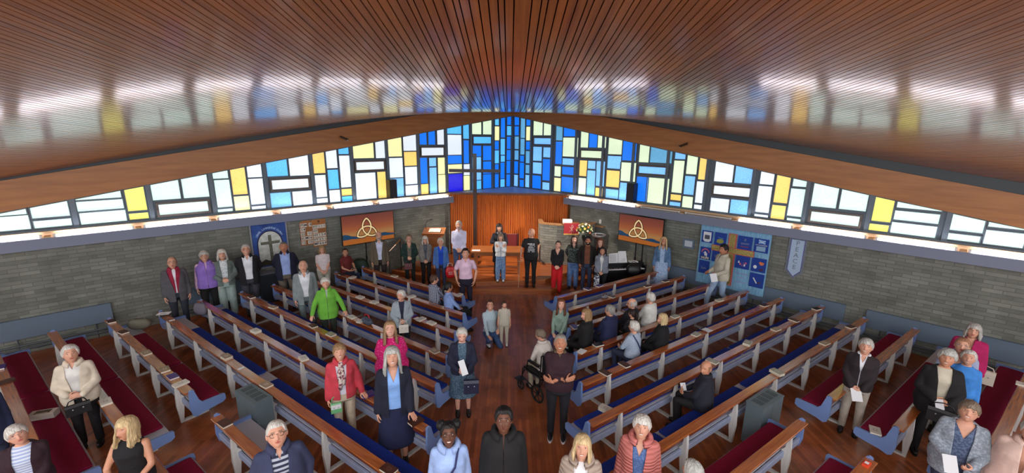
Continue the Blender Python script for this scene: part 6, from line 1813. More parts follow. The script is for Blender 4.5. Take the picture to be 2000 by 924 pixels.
        gname = {'top': 'shirt', 'shirt': 'shirt', 'jumper': 'jumper', 'hoodie': 'hoodie', 'coat': 'coat', 'jacket': 'jacket', 'blazer': 'blazer', 'cardigan': 'cardigan', 'gilet': 'gilet', 'dress': 'dress', 'puffer': 'coat'}[kind]
        go = finish(mb, m, gname, .0150 if jacket else .0155, cut)
        if kind in ('shirt', 'blazer', 'coat', 'hoodie', 'puffer', 'gilet') or o_.get('collar'):
            # collar: a band round the neck, open at the front, folded outwards
            mc = MB(); mc.smooth = True; rr0 = .063 + off * .8; vs = []; fs = []; n_ = 22
            hh = .038 if kind == 'shirt' else .045
            a0 = .35 if kind != 'blazer' else .55
            if kind == 'hoodie' or kind == 'puffer': hh = .05; rr0 = .075 + off
            for i in range(n_ + 1):
                a = PI / 2 + a0 + (2 * PI - 2 * a0) * i / n_
                dip = .035 * max(0, math.sin(a)) ** 2
                for r_, z_ in ((rr0 - .004, 1.428), (rr0 - .010, 1.428 + hh), (rr0 + .010, 1.428 + hh - .006), (rr0 + .022, 1.422)):
                    vs.append((r_ * math.cos(a), r_ * .92 * math.sin(a) + lz(1.45) - .002, z_ - dip))
            for i in range(n_):
                for j in range(3): fs.append((i * 4 + j, i * 4 + 4 + j, i * 4 + 5 + j, i * 4 + 1 + j))
            mc.add(vs, fs); cm = mc.mesh('collar', o_.get('cmat', m)); co = bpy.data.objects.new('collar', cm); C.objects.link(co); co.parent = go
            md = co.modifiers.new('t', 'SOLIDIFY'); md.thickness = .006 if kind in ('shirt', 'blazer') else .018
        if kind in ('hoodie', 'puffer'):
            mc = MB(); mc.smooth = True; pts = []; 
            for i in range(17):
                a = PI * 1.0 + PI * i / 16
                pts.append((.115 * math.cos(a), .085 * math.sin(a) - .015 + lz(1.45), 1.43 + .02 * math.sin((a))))
            mc.tube(pts, [.02 + .026 * math.sin(PI * i / 16) for i in range(17)], 12); hm_ = mc.mesh('hood', m); ho = bpy.data.objects.new('hood', hm_); C.objects.link(ho); ho.parent = go
        if kind == 'blazer':
            mc = MB()
            bk = o_.get('brk', 1.05); w0 = o_.get('w', .03); k2 = 2 * o_.get('k', .10)
            for s_ in (-1, 1):
                vs = []
                for i in range(6):
                    z = bk + .0 + (1.40 - bk) * i / 5; xe = w0 + k2 * (z - bk)
                    wd = .045 * math.sin(PI * min(1, .15 + i / 5 * .75)) 
                    for x_ in (xe, xe + wd):
                        u = x_ / ((.164 + off) * 1.0); yy = (.118 * (.5 + .5 * g) + off) * math.sqrt(max(.05, 1 - u * u)) + lz(z) + .010
                        if z > 1.34: yy -= (z - 1.34) * .55
                        vs.append((s_ * x_, yy + .004, z))
                mc.add(vs, [(2 * i, 2 * i + 1, 2 * i + 3, 2 * i + 2) for i in range(5)])
            lm = mc.mesh('lapel', m); lo = bpy.data.objects.new('lapel', lm); C.objects.link(lo); lo.parent = go
            md = lo.modifiers.new('t', 'SOLIDIFY'); md.thickness = .006
        if o_.get('tie'):
            mc = MB(); yb = .118 * (.5 + .5 * g) + .016
            mc.add([(-.012, .085, 1.425), (.012, .085, 1.425), (.03, yb + .018, 1.18), (0, yb + .018, 1.0), (-.03, yb + .018, 1.18), (-.012, .075, 1.425), (.012, .075, 1.425), (.03, yb + .006, 1.18), (0, yb + .006, 1.0), (-.03, yb + .006, 1.18)], [(0, 4, 3, 2, 1), (5, 6, 7, 8, 9), (0, 1, 6, 5), (1, 2, 7, 6), (2, 3, 8, 7), (3, 4, 9, 8), (4, 0, 5, 9)])
            child('tie', mc.mesh('tie', o_['tie']))
        if o_.get('buttons'):
            yb = .118 * (.5 + .5 * g) + off + .006
            mc = MB()
            for i in range(5):
                z = 1.30 - i * .085; mc.ell((0, yb + lz(z) - (.0 if z < 1.3 else .01) - (0.006 if z < 1.12 else 0), z), (.008, .005, .008), 8, 5)
            bo = bpy.data.objects.new('buttons', mc.mesh('buttons', o_['buttons'])); C.objects.link(bo); bo.parent = go
    PEOPLE[pid] = dict(root=root, M=M, s=s, hands=hands_M, HM=M @ HM)
    return PEOPLE[pid]

# ---- wardrobe
K_ = cloth
navy = K_('navy wool', (28, 32, 58)); black = K_('black cloth', (20, 19, 22)); dgrey = K_('charcoal cloth', (56, 56, 66)); white = K_('white shirt cotton', (226, 228, 236))
cream = K_('cream jacket cloth', (218, 206, 186)); khaki = K_('stone trousers', (166, 154, 134)); beige = K_('beige trousers', (190, 172, 150)); denim = pat('blue denim', 'denim', (64, 92, 140), (100, 130, 176), 9)
ldenim = pat('pale denim', 'denim', (132, 156, 190), (166, 188, 214), 9); ddenim = pat('dark denim', 'denim', (34, 42, 66), (52, 62, 90), 9)
BTN = mat('pale buttons', (200, 196, 190), rough=.4)
S_ = 'shirt'
def P(*a, **k): return person(*a, **k)
# left side, along the wall
P(1, 'man with grey hair and glasses in a grey-brown jacket and a crimson tie', 334, 503, 1.80, skin='fair', hair=('recede', 'greybrown'), glasses='dark', arms='down', smile=False,
  tops=[(S_, white), ('gilet', K_('crimson waistcoat', (150, 30, 60)), {'sleeve': 'none', 'w': .012, 'k': .05, 'brk': 1.2, 'off': .014, 'hem': .92}), ('blazer', K_('grey brown jacket', (84, 82, 88)), {'brk': .98, 'w': .035, 'k': .10, 'hem': .72})], bottom=('trousers', K_('slate trousers', (44, 48, 60))), girth=1.12)
P(2, 'woman in a lilac body warmer over a pale pink blouse', 397, 491, 1.80, fem=True, hair=('shortfem', 'palegrey'), glasses='dark', arms='down',
  tops=[(S_, K_('pale pink blouse', (212, 176, 206)), {'off': .014}), ('gilet', K_('lilac body warmer', (142, 110, 196)), {'sleeve': 'none', 'w': .004, 'k': .06, 'brk': 1.28, 'off': .03, 'hem': .84})], bottom=('trousers', black), girth=1.15)
P(3, 'woman with a white bob in a grey-green cardigan and pale green trousers', 432, 488, 1.79, fem=True, hair=('bobfringe', 'white'), arms='waist',
  tops=[(S_, pat('white print tee', 'blotch', (222, 226, 228), (184, 196, 202), 34)), ('cardigan', K_('grey green cardigan', (104, 116, 112)), {'w': .055, 'k': .03, 'hem': .84})], bottom=('wide', K_('pale green trousers', (150, 168, 164))), girth=1.05, shoes=(120, 110, 100))
P(4, 'white-haired man with red-rimmed glasses in a black blazer and open white shirt', 479, 478, 1.88, hair=('short', 'silver'), glasses='red', arms='back',
  tops=[(S_, white, {'neck': 'v', 'vb': 1.36}), ('blazer', K_('black blazer', (26, 24, 30)), {'w': .07, 'k': .05, 'brk': 1.05, 'hem': .76})], bottom=('trousers', dgrey), girth=1.12)
P(5, 'heavy man in an open navy blazer and light blue shirt before the church banner', 553, 473, 1.84, skin='tan', hair=('crop', 'dgrey'), arms='back', smile=False,
  tops=[(S_, K_('light blue shirt', (150, 170, 224)), {'neck': 'v', 'vb': 1.37}), ('blazer', K_('navy blazer', (24, 28, 52)), {'w': .09, 'k': .03, 'brk': 1.05, 'hem': .76})], bottom=('trousers', K_('taupe trousers', (104, 94, 84))), girth=1.3, wide=1.08)
P(6, 'balding white-haired man in a light grey suit standing in the fifth left pew', 591, 510, 1.78, hair=('fringe', 'white'), arms='down', smile=False,
  tops=[(S_, white, {'neck': 'v', 'vb': 1.34}), ('blazer', K_('light grey suit', (132, 142, 144)), {'w': .05, 'k': .09, 'brk': 1.02, 'hem': .72})], bottom=('trousers', K_('grey suit trousers', (104, 116, 118))), girth=1.05)
P(7, 'woman with light brown hair and glasses in a white knitted top by the hymn boards', 628, 480, 1.545, fem=True, hair=('bobfringe', 'dblond'), glasses='dark', arms='clasp',
  tops=[('top', pat('white knit top', 'blotch', (226, 214, 216), (204, 192, 198), 40), {'sleeve': 'short'})], bottom=('trousers', K_('pale stone trousers', (178, 176, 162))), girth=1.15)
b8 = snap(603, 628); q8_ = PEW[-1][0] * (b8[3]) + PEW[-1][1] * (4.40 - .05)
qa = at(612, 626, .74); qb = at(680, 612, .74)
P(8, 'white-haired woman in a bright green raincoat leaning on a pew ledge', 635, 544, 1.58, fem=True, hair=('fluffy', 'white'), arms='down',
  R_arm=(Vector((at(606, 626, .76).x, at(606, 626, .76).y, .76)), (0.2, .5, -.6), (0, 0, -1), (1, -.5, -.3)), L_arm=(Vector((at(677, 612, .78).x, at(677, 612, .78).y, .78)), (-.2, .6, -.5), (0, 0, -1), (-1, -.5, -.3)),
  tops=[('top', K_('pale grey jumper', (190, 196, 190))), ('coat', K_('bright green raincoat', (108, 178, 60)), {'w': .004, 'k': .05, 'brk': 1.26, 'hem': .74, 'loose': .02})], bottom=('trousers', K_('dark olive trousers', (40, 48, 40))), girth=1.12)
P(9, 'dark-haired man in a dark red polo shirt sitting sideways near the left screen', 673, 486, 1.28, seat=.45, skin='warm', hair=('short', 'dbrown'), turn=.75, arms='hold',
  tops=[('shirt', K_('dark red polo', (112, 38, 40)), {'sleeve': 'short', 'off': .016})], bottom=('trousers', ddenim), girth=1.1)
P(10, 'balding man with a grey beard in a brown tweed jacket below the left screen', 739, 453, 1.80, hair=('fringe', 'greybrown'), beard='silver', arms='down', smile=False,
  tops=[(S_, K_('white blue shirt', (200, 204, 230)), {'neck': 'v', 'vb': 1.36}), ('blazer', pat('brown tweed', 'denim', (84, 74, 60), (108, 96, 80), 60), {'w': .05, 'k': .07, 'brk': 1.05, 'hem': .76})], bottom=('trousers', K_('dark brown trousers', (40, 30, 28))), girth=1.08)
P(11, 'woman with grey-brown hair and glasses in a dark green cardigan', 798, 459, 1.66, fem=True, hair=('curlyshort', 'greybrown'), glasses='steel', arms='waist',
  tops=[('top', pat('brown patterned top', 'blotch', (128, 110, 98), (80, 92, 84), 22), {'neck': 'v', 'vb': 1.3}), ('cardigan', K_('dark green cardigan', (24, 52, 46)), {'w': .05, 'k': .03, 'hem': .78})], bottom=('trousers', K_('black green trousers', (22, 28, 28))))
P(12, 'white-haired woman with glasses in a grey jacket and black trousers', 830, 462, 1.58, fem=True, hair=('bobfringe', 'white'), glasses='steel', arms='clasp',
  tops=[('top', pat('grey check top', 'dots', (70, 74, 88), (170, 174, 182), 40)), ('blazer', K_('mid grey jacket', (130, 126, 122)), {'w': .03, 'k': .07, 'brk': 1.1, 'hem': .84})], bottom=('trousers', black), girth=1.08)
P(13, 'white-haired woman in a blue cardigan and royal blue top', 860, 466, 1.60, fem=True, hair=('curlyshort', 'white'), arms='down',
  tops=[('top', K_('royal blue top', (24, 74, 196)), {'neck': 'v', 'vb': 1.33, 'hem': .86}), ('cardigan', K_('blue knitted cardigan', (76, 118, 186)), {'w': .07, 'k': .02, 'hem': .74})], bottom=('trousers', K_('slate blue trousers', (50, 58, 88))), girth=1.12)
P(14, 'tall white-bearded man in a pale lilac shirt and jeans on the dais', 896, 432, 2.10, z0=.29, hair=('short', 'silver'), beard='silver', arms='clasp', smile=False,
  tops=[(S_, K_('pale lilac shirt', (200, 198, 226)), {'neck': 'v', 'vb': 1.38})], bottom=('trousers', pat('slate denim', 'denim', (60, 76, 110), (80, 98, 134), 9)), girth=1.1)
P(15, 'young man with dark hair in a pale pink short-sleeved shirt and navy trousers', 909, 486, 1.80, skin='fair', hair=('neat', 'dbrown'), arms='pocket',
  tops=[(S_, K_('pale pink shirt', (226, 192, 216)), {'sleeve': 'short', 'neck': 'v', 'vb': 1.37, 'buttons': BTN, 'hem': .95})], bottom=('trousers', K_('midnight trousers', (30, 26, 48))), girth=.95, shoulder=1.05)
P(16, 'clergywoman with a dark fringe in black clothes and white collar behind the girl', 975, 438, 1.99, z0=.29, fem=True, hair=('longfringe', 'dbrown'), arms='heart',
  R_arm=((.06, .36, 1.20), (-.3, .6, -.2), (0, 0, -1)), L_arm=((-.06, .36, 1.20), (.3, .6, -.2), (0, 0, -1)),
  tops=[('coat', K_('black clerical robe', (28, 26, 40)), {'w': .001, 'k': .03, 'brk': 1.35, 'hem': .5, 'flare': .06, 'cmat': white})], bottom=('trousers', K_('black hose', (26, 24, 30))))
P(17, 'girl in a white jacket and ripped pale jeans hugging herself on the dais', 978, 457, 1.78, z0=.29, fem=True, hair=('bobfringe', 'greybrown'), arms='heart', skin='fair',
  tops=[('top', K_('pale tee', (206, 210, 220))), ('jacket', K_('white jacket', (226, 228, 230)), {'w': .02, 'k': .08, 'brk': 1.15, 'hem': .92, 'loose': .01})], bottom=('wide', pat('ripped pale denim', 'blotch', (108, 140, 184), (136, 162, 198), 12)), shoes=(226, 226, 224), girth=.9)
P(18, 'bald man in a black printed t-shirt leaning on a wooden stick', 1038, 447, 1.945, z0=.145, hair=('bald', 'greybrown'), look=(-.9, .1), arms='down', smile=False, skin='fair', turn=.05,
  R_arm=((.29, .14, .93), (0, .4, -.9), (-1, 0, 0)), L_arm=((-.20, -.12, .98), (.5, -.3, -.6), (1, 0, 0)), handR='grip',
  tops=[('top', K_('black tee', (20, 20, 24)), {'sleeve': 'short', 'loose': .012, 'hem': .86})], bottom=('trousers', black), girth=1.12, shoulder=1.06)
P(19, 'woman in a black cardigan and bright red trousers beside the dais', 1090, 471, 1.60, fem=True, hair=('pony', 'dbrown'), arms='clasp', skin='pale', headroll=-.12,
  tops=[('top', K_('black knit', (22, 20, 26)), {'neck': 'v', 'vb': 1.28, 'k': .5, 'hem': .92})], bottom=('wide', K_('bright red trousers', (206, 22, 34))), shoes=(186, 24, 30), girth=1.02)
P(20, 'woman with long dark hair in a black floral blouse and blue jeans', 1122, 461, 1.68, fem=True, hair=('long', 'dbrown'), arms='back', skin='pale',
  tops=[('top', pat('black floral blouse', 'blotch', (22, 28, 30), (84, 98, 94), 34), {'neck': 'v', 'vb': 1.33, 'loose': .02, 'hem': .86})], bottom=('wide', denim))
P(21, 'bearded dark-haired man in a brown jumper and dark jacket', 1149, 463, 1.74, skin='tan', hair=('curlyshort', 'black'), beard='black', arms='pocket', brow='black',
  tops=[('jumper', K_('brown jumper', (112, 66, 44))), ('jacket', K_('dark brown black jacket', (30, 22, 22)), {'w': .08, 'k': .0, 'hem': .82})], bottom=('trousers', ddenim))
P(22, 'woman with long brown hair and glasses in black behind the grey hoodie', 1173, 467, 1.66, fem=True, hair=('long', 'auburn'), glasses='steel', arms='down', skin='pale', tops=[('top', K_('black top', (22, 20, 24)))], bottom=('trousers', black))
P(23, 'short dark-haired woman in a grey hoodie and black trousers', 1177, 484, 1.50, fem=True, hair=('curlyshort', 'dbrown'), arms='clasp', skin='warm',
  tops=[('top', K_('white cotton top', (216, 216, 214))), ('hoodie', K_('heather grey hoodie', (128, 134, 148)), {'neck': 'open', 'w': .02, 'k': .09, 'brk': 1.12, 'hem': .86, 'off': .024})], bottom=('trousers', K_('black leggings', (20, 20, 30))), girth=1.25)
P(24, 'woman with long blonde hair in a denim jacket and pale blue floral dress', 1297, 464, 1.74, fem=True, hair=('long', 'blond'), arms='down', skin='warm', look=(0, .5),
  tops=[('dress', pat('pale blue floral', 'blotch', (176, 198, 226), (132, 162, 208), 40), {'neck': 'v', 'vb': 1.34, 'dhem': .25, 'sleeve': 'none'}), ('jacket', pat('denim jacket', 'denim', (70, 104, 146), (104, 138, 176), 12), {'w': .06, 'k': .02, 'hem': .98})], bottom=('none', black))
P(25, 'dark-haired young man in a cream jacket and pale jeans walking past the tapestry', 1416, 478, 1.88, skin='tan', hair=('neat', 'black'), face=1.75, look=(.15, -.05), arms='down', legs='stride', smile=False,
  L_arm=((-.20, .28, 1.02), (0, 1, -.2), (1, 0, 0)), R_arm=((.16, .22, .98), (-.1, 1, -.2), (-1, 0, 0)),
  tops=[('top', K_('grey inner top', (130, 130, 126))), ('coat', K_('cream overshirt', (196, 190, 172)), {'w': .006, 'k': .06, 'brk': 1.3, 'hem': .82, 'loose': .01})], bottom=('trousers', ldenim), shoes=(200, 200, 196))
P(26, 'man with short brown hair in a navy check shirt seated with his back to us', 847, 538, 1.31, seat=.476, face='pew', look=(-.5, .0), hair=('short', 'brown'), arms='lap',
  tops=[(S_, pat('navy check shirt', 'plaid', (28, 34, 66), (190, 196, 214), 9))], bottom=('trousers', ddenim))
P(27, 'woman with black tied hair in a light blue blouse and black trousers, seated', 875, 553, 1.26, seat=.476, face='pew', look=(.2, 0), fem=True, hair=('pony', 'black'), arms='lap', skin='tan',
  tops=[('top', K_('light blue blouse', (140, 166, 224)), {'loose': .01})], bottom=('trousers', black), sit_depth=.52, turn=-.6)
P(28, 'white-haired woman with glasses in a blue and white striped cardigan', 783, 568, 1.47, fem=True, hair=('curlyshort', 'white'), glasses='gold', arms='waist', smile=False, look=(-.6, .1),
  tops=[('top', K_('navy inner top', (34, 38, 60))), ('cardigan', pat('striped cardigan', 'hstripe', (198, 208, 214), (66, 86, 106), 26), {'w': .03, 'k': .07, 'brk': 1.15, 'hem': .80})], bottom=('trousers', K_('navy trousers', (30, 32, 44))), girth=1.15)
P(29, 'woman with long fair hair in a magenta patterned dress', 761, 630, 1.66, fem=True, hair=('long', 'dblond'), glasses='gold', arms='down', skin='pale',
  tops=[('dress', pat('magenta spotted dress', 'dots', (206, 16, 108), (244, 120, 176), 34), {'sleeve': 'short', 'puff': .03, 'loose': .03, 'dhem': .5, 'off': .018})], bottom=('none', black), girth=1.4, wide=1.1)
hL = at(811, 822, .755)
P(30, 'tall woman with straight grey hair in navy cardigan and light blue top', 765, 681, 1.80, fem=True, hair=('longfringe', 'palegrey'), arms='down', skin='fair',
  L_arm=(Vector((hL.x - .03, hL.y - .06, .79)), (-.35, .75, -.35), (0, 0, -1), (-1, -.4, -.4)), handL='flat',
  tops=[('top', K_('light blue top', (134, 176, 236)), {'neck': 'v', 'vb': 1.30, 'hem': .86}), ('cardigan', K_('long navy cardigan', (24, 28, 48)), {'w': .075, 'k': .0, 'hem': .62, 'flare': .05})], bottom=('skirt', K_('navy skirt', (24, 30, 66)), .35), girth=1.05)
hL = at(716, 768, .755)
P(31, 'woman with short fair hair in a red jacket, patterned scarf and beige trousers', 662, 674, 1.62, fem=True, hair=('shortfem', 'dblond'), arms='down', skin='fair',
  L_arm=(Vector((hL.x - .04, hL.y - .05, .79)), (-.4, .75, -.35), (0, 0, -1), (-1, -.4, -.4)), handL='flat',
  tops=[('top', K_('white lilac top', (206, 204, 216))), ('jacket', K_('coral red jacket', (196, 60, 74)), {'w': .045, 'k': .05, 'hem': .84, 'collar': True})], bottom=('trousers', beige), girth=1.05)
P(32, 'elderly woman with curly white hair, navy jacket and patterned skirt in the aisle', 902, 642, 1.56, fem=True, hair=('curlyshort', 'white'), glasses='red', arms='waist', skin='pale', smile=False, look=(0, -.1),
  tops=[('top', pat('teal patterned blouse', 'blotch', (60, 84, 106), (92, 118, 136), 50)), ('jacket', K_('dark navy jacket', (28, 32, 56)), {'w': .05, 'k': .04, 'hem': .84})], bottom=('skirt', pat('teal patterned skirt', 'blotch', (54, 76, 98), (88, 112, 130), 50), .42), girth=1.12)
P(33, 'crouching woman with glasses in a pale striped shirt and jeans beside the small boy', 957, 587, 1.02, seat=.18, legs='crouch', fem=True, hair=('pony', 'brown'), glasses='dark', arms='down', skin='fair', turn=.35,
  L_arm=((-.15, .20, 1.02), (.4, .6, -.4), (0, 0, -1), (-1, -.3, -.3)), R_arm=((.17, .34, .93), (-.3, .8, -.3), (0, 0, -1)),
  tops=[(S_, pat('pale striped shirt', 'vstripe', (206, 220, 226), (130, 160, 176), 14))], bottom=('trousers', pat('mid denim', 'denim', (48, 72, 116), (70, 96, 142), 9)), shoes=(190, 190, 196))
P(34, 'small boy in a cream striped shirt and shorts standing in the aisle', 985, 589, 1.06, hair=('short', 'brown'), arms='down', skin='fair', smile=False, look=(.2, .1),
  tops=[(S_, pat('cream striped cotton', 'vstripe', (220, 212, 192), (150, 146, 136), 12), {'sleeve': 'short', 'loose': .02, 'hem': .82})], bottom=('trousers', MATS['cream striped cotton']), shoes=(232, 228, 232), girth=1.1, shoulder=.95)
P(35, 'white-haired woman in a cream jacket holding a black handbag at the left', 135, 677, 1.62, fem=True, hair=('curlyshort', 'white'), arms='waist', skin='fair', smile=False, turn=-.25,
  tops=[('top', K_('white fine top', (220, 218, 214)), {'neck': 'v', 'vb': 1.37}), ('jacket', cream, {'w': .045, 'k': .06, 'hem': .80, 'collar': True, 'loose': .01})], bottom=('trousers', K_('black trousers deep', (16, 15, 20))), girth=1.15)
P(36, 'blonde woman in a sleeveless black top leaning near the bottom left corner', 245, 819, 1.55, fem=True, hair=('longfringe', 'blond'), arms='hold', skin='warm', turn=-.55, look=(-.35, .25), smile=False,
  tops=[('top', K_('black sleeveless top', (16, 16, 20)), {'sleeve': 'none'})], bottom=('trousers', black), girth=1.05, headroll=.15)
P(37, 'grey-haired woman in a dark maroon cardigan over a blue striped top at the lower left', 33, 832, 1.5, fem=True, hair=('shortfem', 'white'), arms='clasp', skin='fair', smile=False, turn=-.3, headroll=.2, glasses='steel',
  tops=[('top', pat('pale blue striped top', 'hstripe', (160, 176, 214), (214, 222, 236), 9)), ('cardigan', K_('dark maroon cardigan', (46, 24, 34)), {'w': .065, 'k': .03, 'hem': .78})], bottom=('trousers', black), girth=1.12)
P(38, 'person in a navy jacket cut off by the left edge behind the maroon cardigan', -62, 740, 1.62, hair=('short', 'grey'), arms='down', face='cam', tops=[('coat', K_('washed navy jacket', (34, 44, 78)), {'w': .006, 'k': .05, 'brk': 1.3, 'hem': .7})], bottom=('trousers', ddenim), girth=1.15)
P(39, 'white-haired man with glasses in a navy jacket and striped shirt at the bottom', 538, 828, 1.72, hair=('neat', 'white'), glasses='dark', arms='pocket', skin='fair', smile=False, wide=1.08,
  tops=[(S_, pat('dark striped polo', 'hstripe', (36, 42, 66), (170, 176, 190), 7), {'neck': 'v', 'vb': 1.36}), ('coat', K_('slate navy jacket', (52, 58, 88)), {'w': .05, 'k': .04, 'hem': .8, 'loose': .01})], bottom=('trousers', ddenim), girth=1.25)
P(40, 'girl with two hair puffs and glasses in a light blue hoodie at the bottom', 876, 830, 1.62, fem=True, skin='dark', hair=('puffs', 'black'), glasses='dark', arms='down', brow='black',
  tops=[('hoodie', K_('light blue hoodie', (158, 184, 232)), {'off': .022, 'loose': .015})], bottom=('trousers', ddenim), girth=1.08)
P(41, 'boy with short black hair in a black hooded coat in the aisle at the bottom', 984, 802, 1.72, skin='dark2', hair=('afro', 'black'), arms='down', brow='black', smile=False,
  tops=[('puffer', K_('black padded coat', (22, 22, 24)), {'neck': 'open', 'w': .003, 'k': .03, 'brk': 1.3, 'off': .035, 'loose': .02, 'hem': .74})], bottom=('trousers', black), girth=1.15)
P(42, 'fair-haired woman in a beige padded coat at the bottom edge', 1138, 855, 1.60, fem=True, hair=('bobfringe', 'blond'), arms='down', skin='fair',
  tops=[('top', K_('white tee', (230, 226, 228))), ('puffer', pat('beige padded coat', 'quilt', (150, 132, 120), (176, 158, 144), 6), {'neck': 'open', 'w': .05, 'k': .05, 'brk': 1.1, 'off': .035, 'loose': .015, 'hem': .74})], bottom=('trousers', ddenim), girth=1.1)
P(43, 'elderly woman with short white hair in a salmon pink padded coat', 1255, 817, 1.62, fem=True, hair=('fluffy', 'white'), arms='down', skin='fair',
  tops=[('top', pat('blue sequin top', 'blotch', (74, 100, 152), (98, 126, 176), 60), {'neck': 'v', 'vb': 1.30, 'k': .5}), ('puffer', pat('salmon padded coat', 'quilt', (180, 96, 92), (206, 122, 114), 7), {'neck': 'open', 'w': .055, 'k': .04, 'brk': 1.1, 'off': .035, 'loose': .015, 'hem': .74})], bottom=('trousers', ddenim), girth=1.08)
P(44, 'man with grey receding hair in a dark maroon jumper, arms crossed, in the aisle', 1095, 656, 1.73, skin='tan', hair=('short', 'grey'), arms='cross', R_arm=((-.10, .25, 1.13), (-.9, -.25, .25), (0, -1, 0), (.8, -.1, -.8)), L_arm=((.10, .265, 1.10), (.85, -.35, .15), (0, -1, 0), (-.8, -.1, -.8)),
  tops=[(S_, K_('olive collar shirt', (96, 84, 62)), {'sleeve': 'short'}), ('jumper', K_('dark maroon jumper', (48, 22, 32)), {'sleeve': 'mid', 'neck': 'v', 'vb': 1.39, 'off': .020, 'hem': .86, 'loose': .012})], bottom=('trousers', K_('black blue trousers', (24, 24, 32))), shoes=((26, 26, 34), (220, 220, 224)), girth=1.12, wide=1.04)
P(45, 'person with grey-green tousled hair whose head just shows at the bottom edge', 1357, 906, 1.48, hair=('curlyshort', 'palegrey'), arms='down', face='pew', look='ahead', tops=[('top', K_('grey jumper', (110, 112, 112)))], bottom=('trousers', dgrey))
P(46, 'girl with long auburn hair in a sage green shirt seated at the aisle, facing us', 1097, 586, 1.25, seat=.45, fem=True, hair=('long', 'auburn'), arms='lap', skin='pale', turn=-.3,
  tops=[(S_, K_('sage green shirt', (134, 158, 146)), {'neck': 'v', 'vb': 1.37, 'loose': .01})], bottom=('trousers', pat('indigo denim', 'denim', (44, 48, 92), (66, 72, 120), 9)))
P(47, 'woman with a fair bob in a black coat seated looking left', 1147, 605, 1.32, seat=.476, face='pew', look=(1.0, 0), fem=True, hair=('bob', 'dblond'), arms='lap', tops=[('jacket', black, {'w': .01, 'k': .05, 'collar': True})], bottom=('trousers', black), turn=.3)
P(48, 'seated man with grey hair in a navy suit, seen from behind', 1193, 597, 1.32, seat=.476, face='pew', look=(.35, 0), hair=('short', 'grey'), arms='lap', glasses='dark', tops=[(S_, white), ('blazer', K_('blue navy suit', (30, 36, 74)), {'w': .03})], bottom=('trousers', navy), girth=1.1)
P(49, 'seated bald man with glasses and a white collar in a dark suit', 1236, 584, 1.29, seat=.476, face='pew', look=(.8, 0), hair=('fringe', 'silver'), glasses='dark', arms='lap', skin='fair', tops=[(S_, white), ('blazer', K_('very dark suit', (30, 26, 34)), {'w': .03})], bottom=('trousers', black))
P(50, 'seated child with a dark ponytail and a pale hair clip', 1236, 606, 1.12, seat=.476, face='pew', look=(.1, 0), fem=True, hair=('pony', 'dbrown'), arms='lap', tops=[('top', pat('black floral child top', 'dots', (26, 24, 30), (120, 110, 120), 30))], bottom=('trousers', black))
P(51, 'elderly white-haired person in a white cardigan, seen from behind', 1272, 573, 1.30, seat=.476, face='pew', look=(0, 0), fem=True, hair=('curlyshort', 'white'), arms='lap', tops=[('cardigan', K_('white cardigan', (222, 222, 216)), {'w': .01, 'loose': .01})], bottom=('trousers', khaki), girth=1.05)
P(52, 'seated woman with a pale blonde bob in a black coat', 1296, 614, 1.26, seat=.476, face='pew', look=(.9, 0), fem=True, hair=('bob', 'blond'), arms='lap', tops=[('coat', K_('black coat', (18, 18, 22)), {'w': .005, 'k': .03, 'loose': .01})], bottom=('trousers', black), turn=.3, girth=1.1)
P(53, 'seated white-haired person in a light grey-blue top with a dark bag strap', 1240, 629, 1.25, seat=.476, face='pew', look=(.25, 0), fem=True, hair=('curlyshort', 'white'), arms='hold', tops=[('top', pat('grey blue marl', 'denim', (146, 162, 184), (170, 184, 202), 40), {'off': .016, 'sleeve': 'mid'})], bottom=('trousers', ddenim), girth=1.12)
P(54, 'bald man in a dark navy jacket seated alone in the seventh right pew', 1382, 707, 1.27, seat=.476, face='pew', look=(1.15, 0), hair=('fringe', 'ginger'), arms='hold', skin='warm', turn=.4, tops=[(S_, K_('blue shirt', (60, 80, 140))), ('coat', K_('near black jacket', (26, 28, 42)), {'w': .01, 'k': .04, 'loose': .012})], bottom=('trousers', black), girth=1.2)
P(55, 'person with grey-brown hair in a cream coat seated in the wheelchair', 1068, 651, 1.22, seat=.50, face=.65, look=(.5, -.2), fem=True, hair=('curlyshort', 'greybrown'), arms='hold', tops=[('coat', K_('cream soft coat', (206, 198, 190)), {'w': .006, 'loose': .02})], bottom=('trousers', khaki), lean=.16)
P(56, 'elderly person with grey hair in a dark brown jacket and beige trousers', 1694, 664, 1.62, fem=True, hair=('shortfem', 'silver'), arms='clasp', skin='fair',
  tops=[(S_, white, {'neck': 'v', 'vb': 1.34}), ('jacket', K_('dark brown jacket', (40, 30, 34)), {'w': .006, 'k': .09, 'brk': 1.2, 'hem': .84})], bottom=('trousers', K_('warm grey trousers', (168, 158, 146))), girth=1.02)
P(57, 'woman with curly grey hair in a black cardigan and cream top', 1853, 685, 1.70, fem=True, hair=('fluffy', 'palegrey'), arms='waist', skin='warm', turn=.25,
  tops=[('top', K_('cream fine top', (200, 192, 172))), ('cardigan', K_('black velvet cardigan', (22, 20, 24)), {'w': .045, 'k': .05, 'hem': .74, 'loose': .02})], bottom=('trousers', black), girth=1.2)
P(58, 'woman with white hair and glasses in a magenta jacket farthest right', 1905, 634, 1.66, fem=True, hair=('bobfringe', 'silver'), glasses='dark', arms='down', smile=False, tops=[('jacket', K_('magenta jacket', (176, 24, 92)), {'w': .006, 'k': .05, 'hem': .72})], bottom=('trousers', K_('plum trousers', (90, 20, 60))), girth=1.15)
P(59, 'person with ginger hair in a grey-blue top between magenta and bright blue', 1883, 662, 1.64, hair=('short', 'ginger'), arms='down', glasses='steel', smile=False, tops=[('coat', K_('grey blue coat', (158, 168, 196)), {'w': .006, 'k': .04})], bottom=('trousers', khaki), girth=1.05)
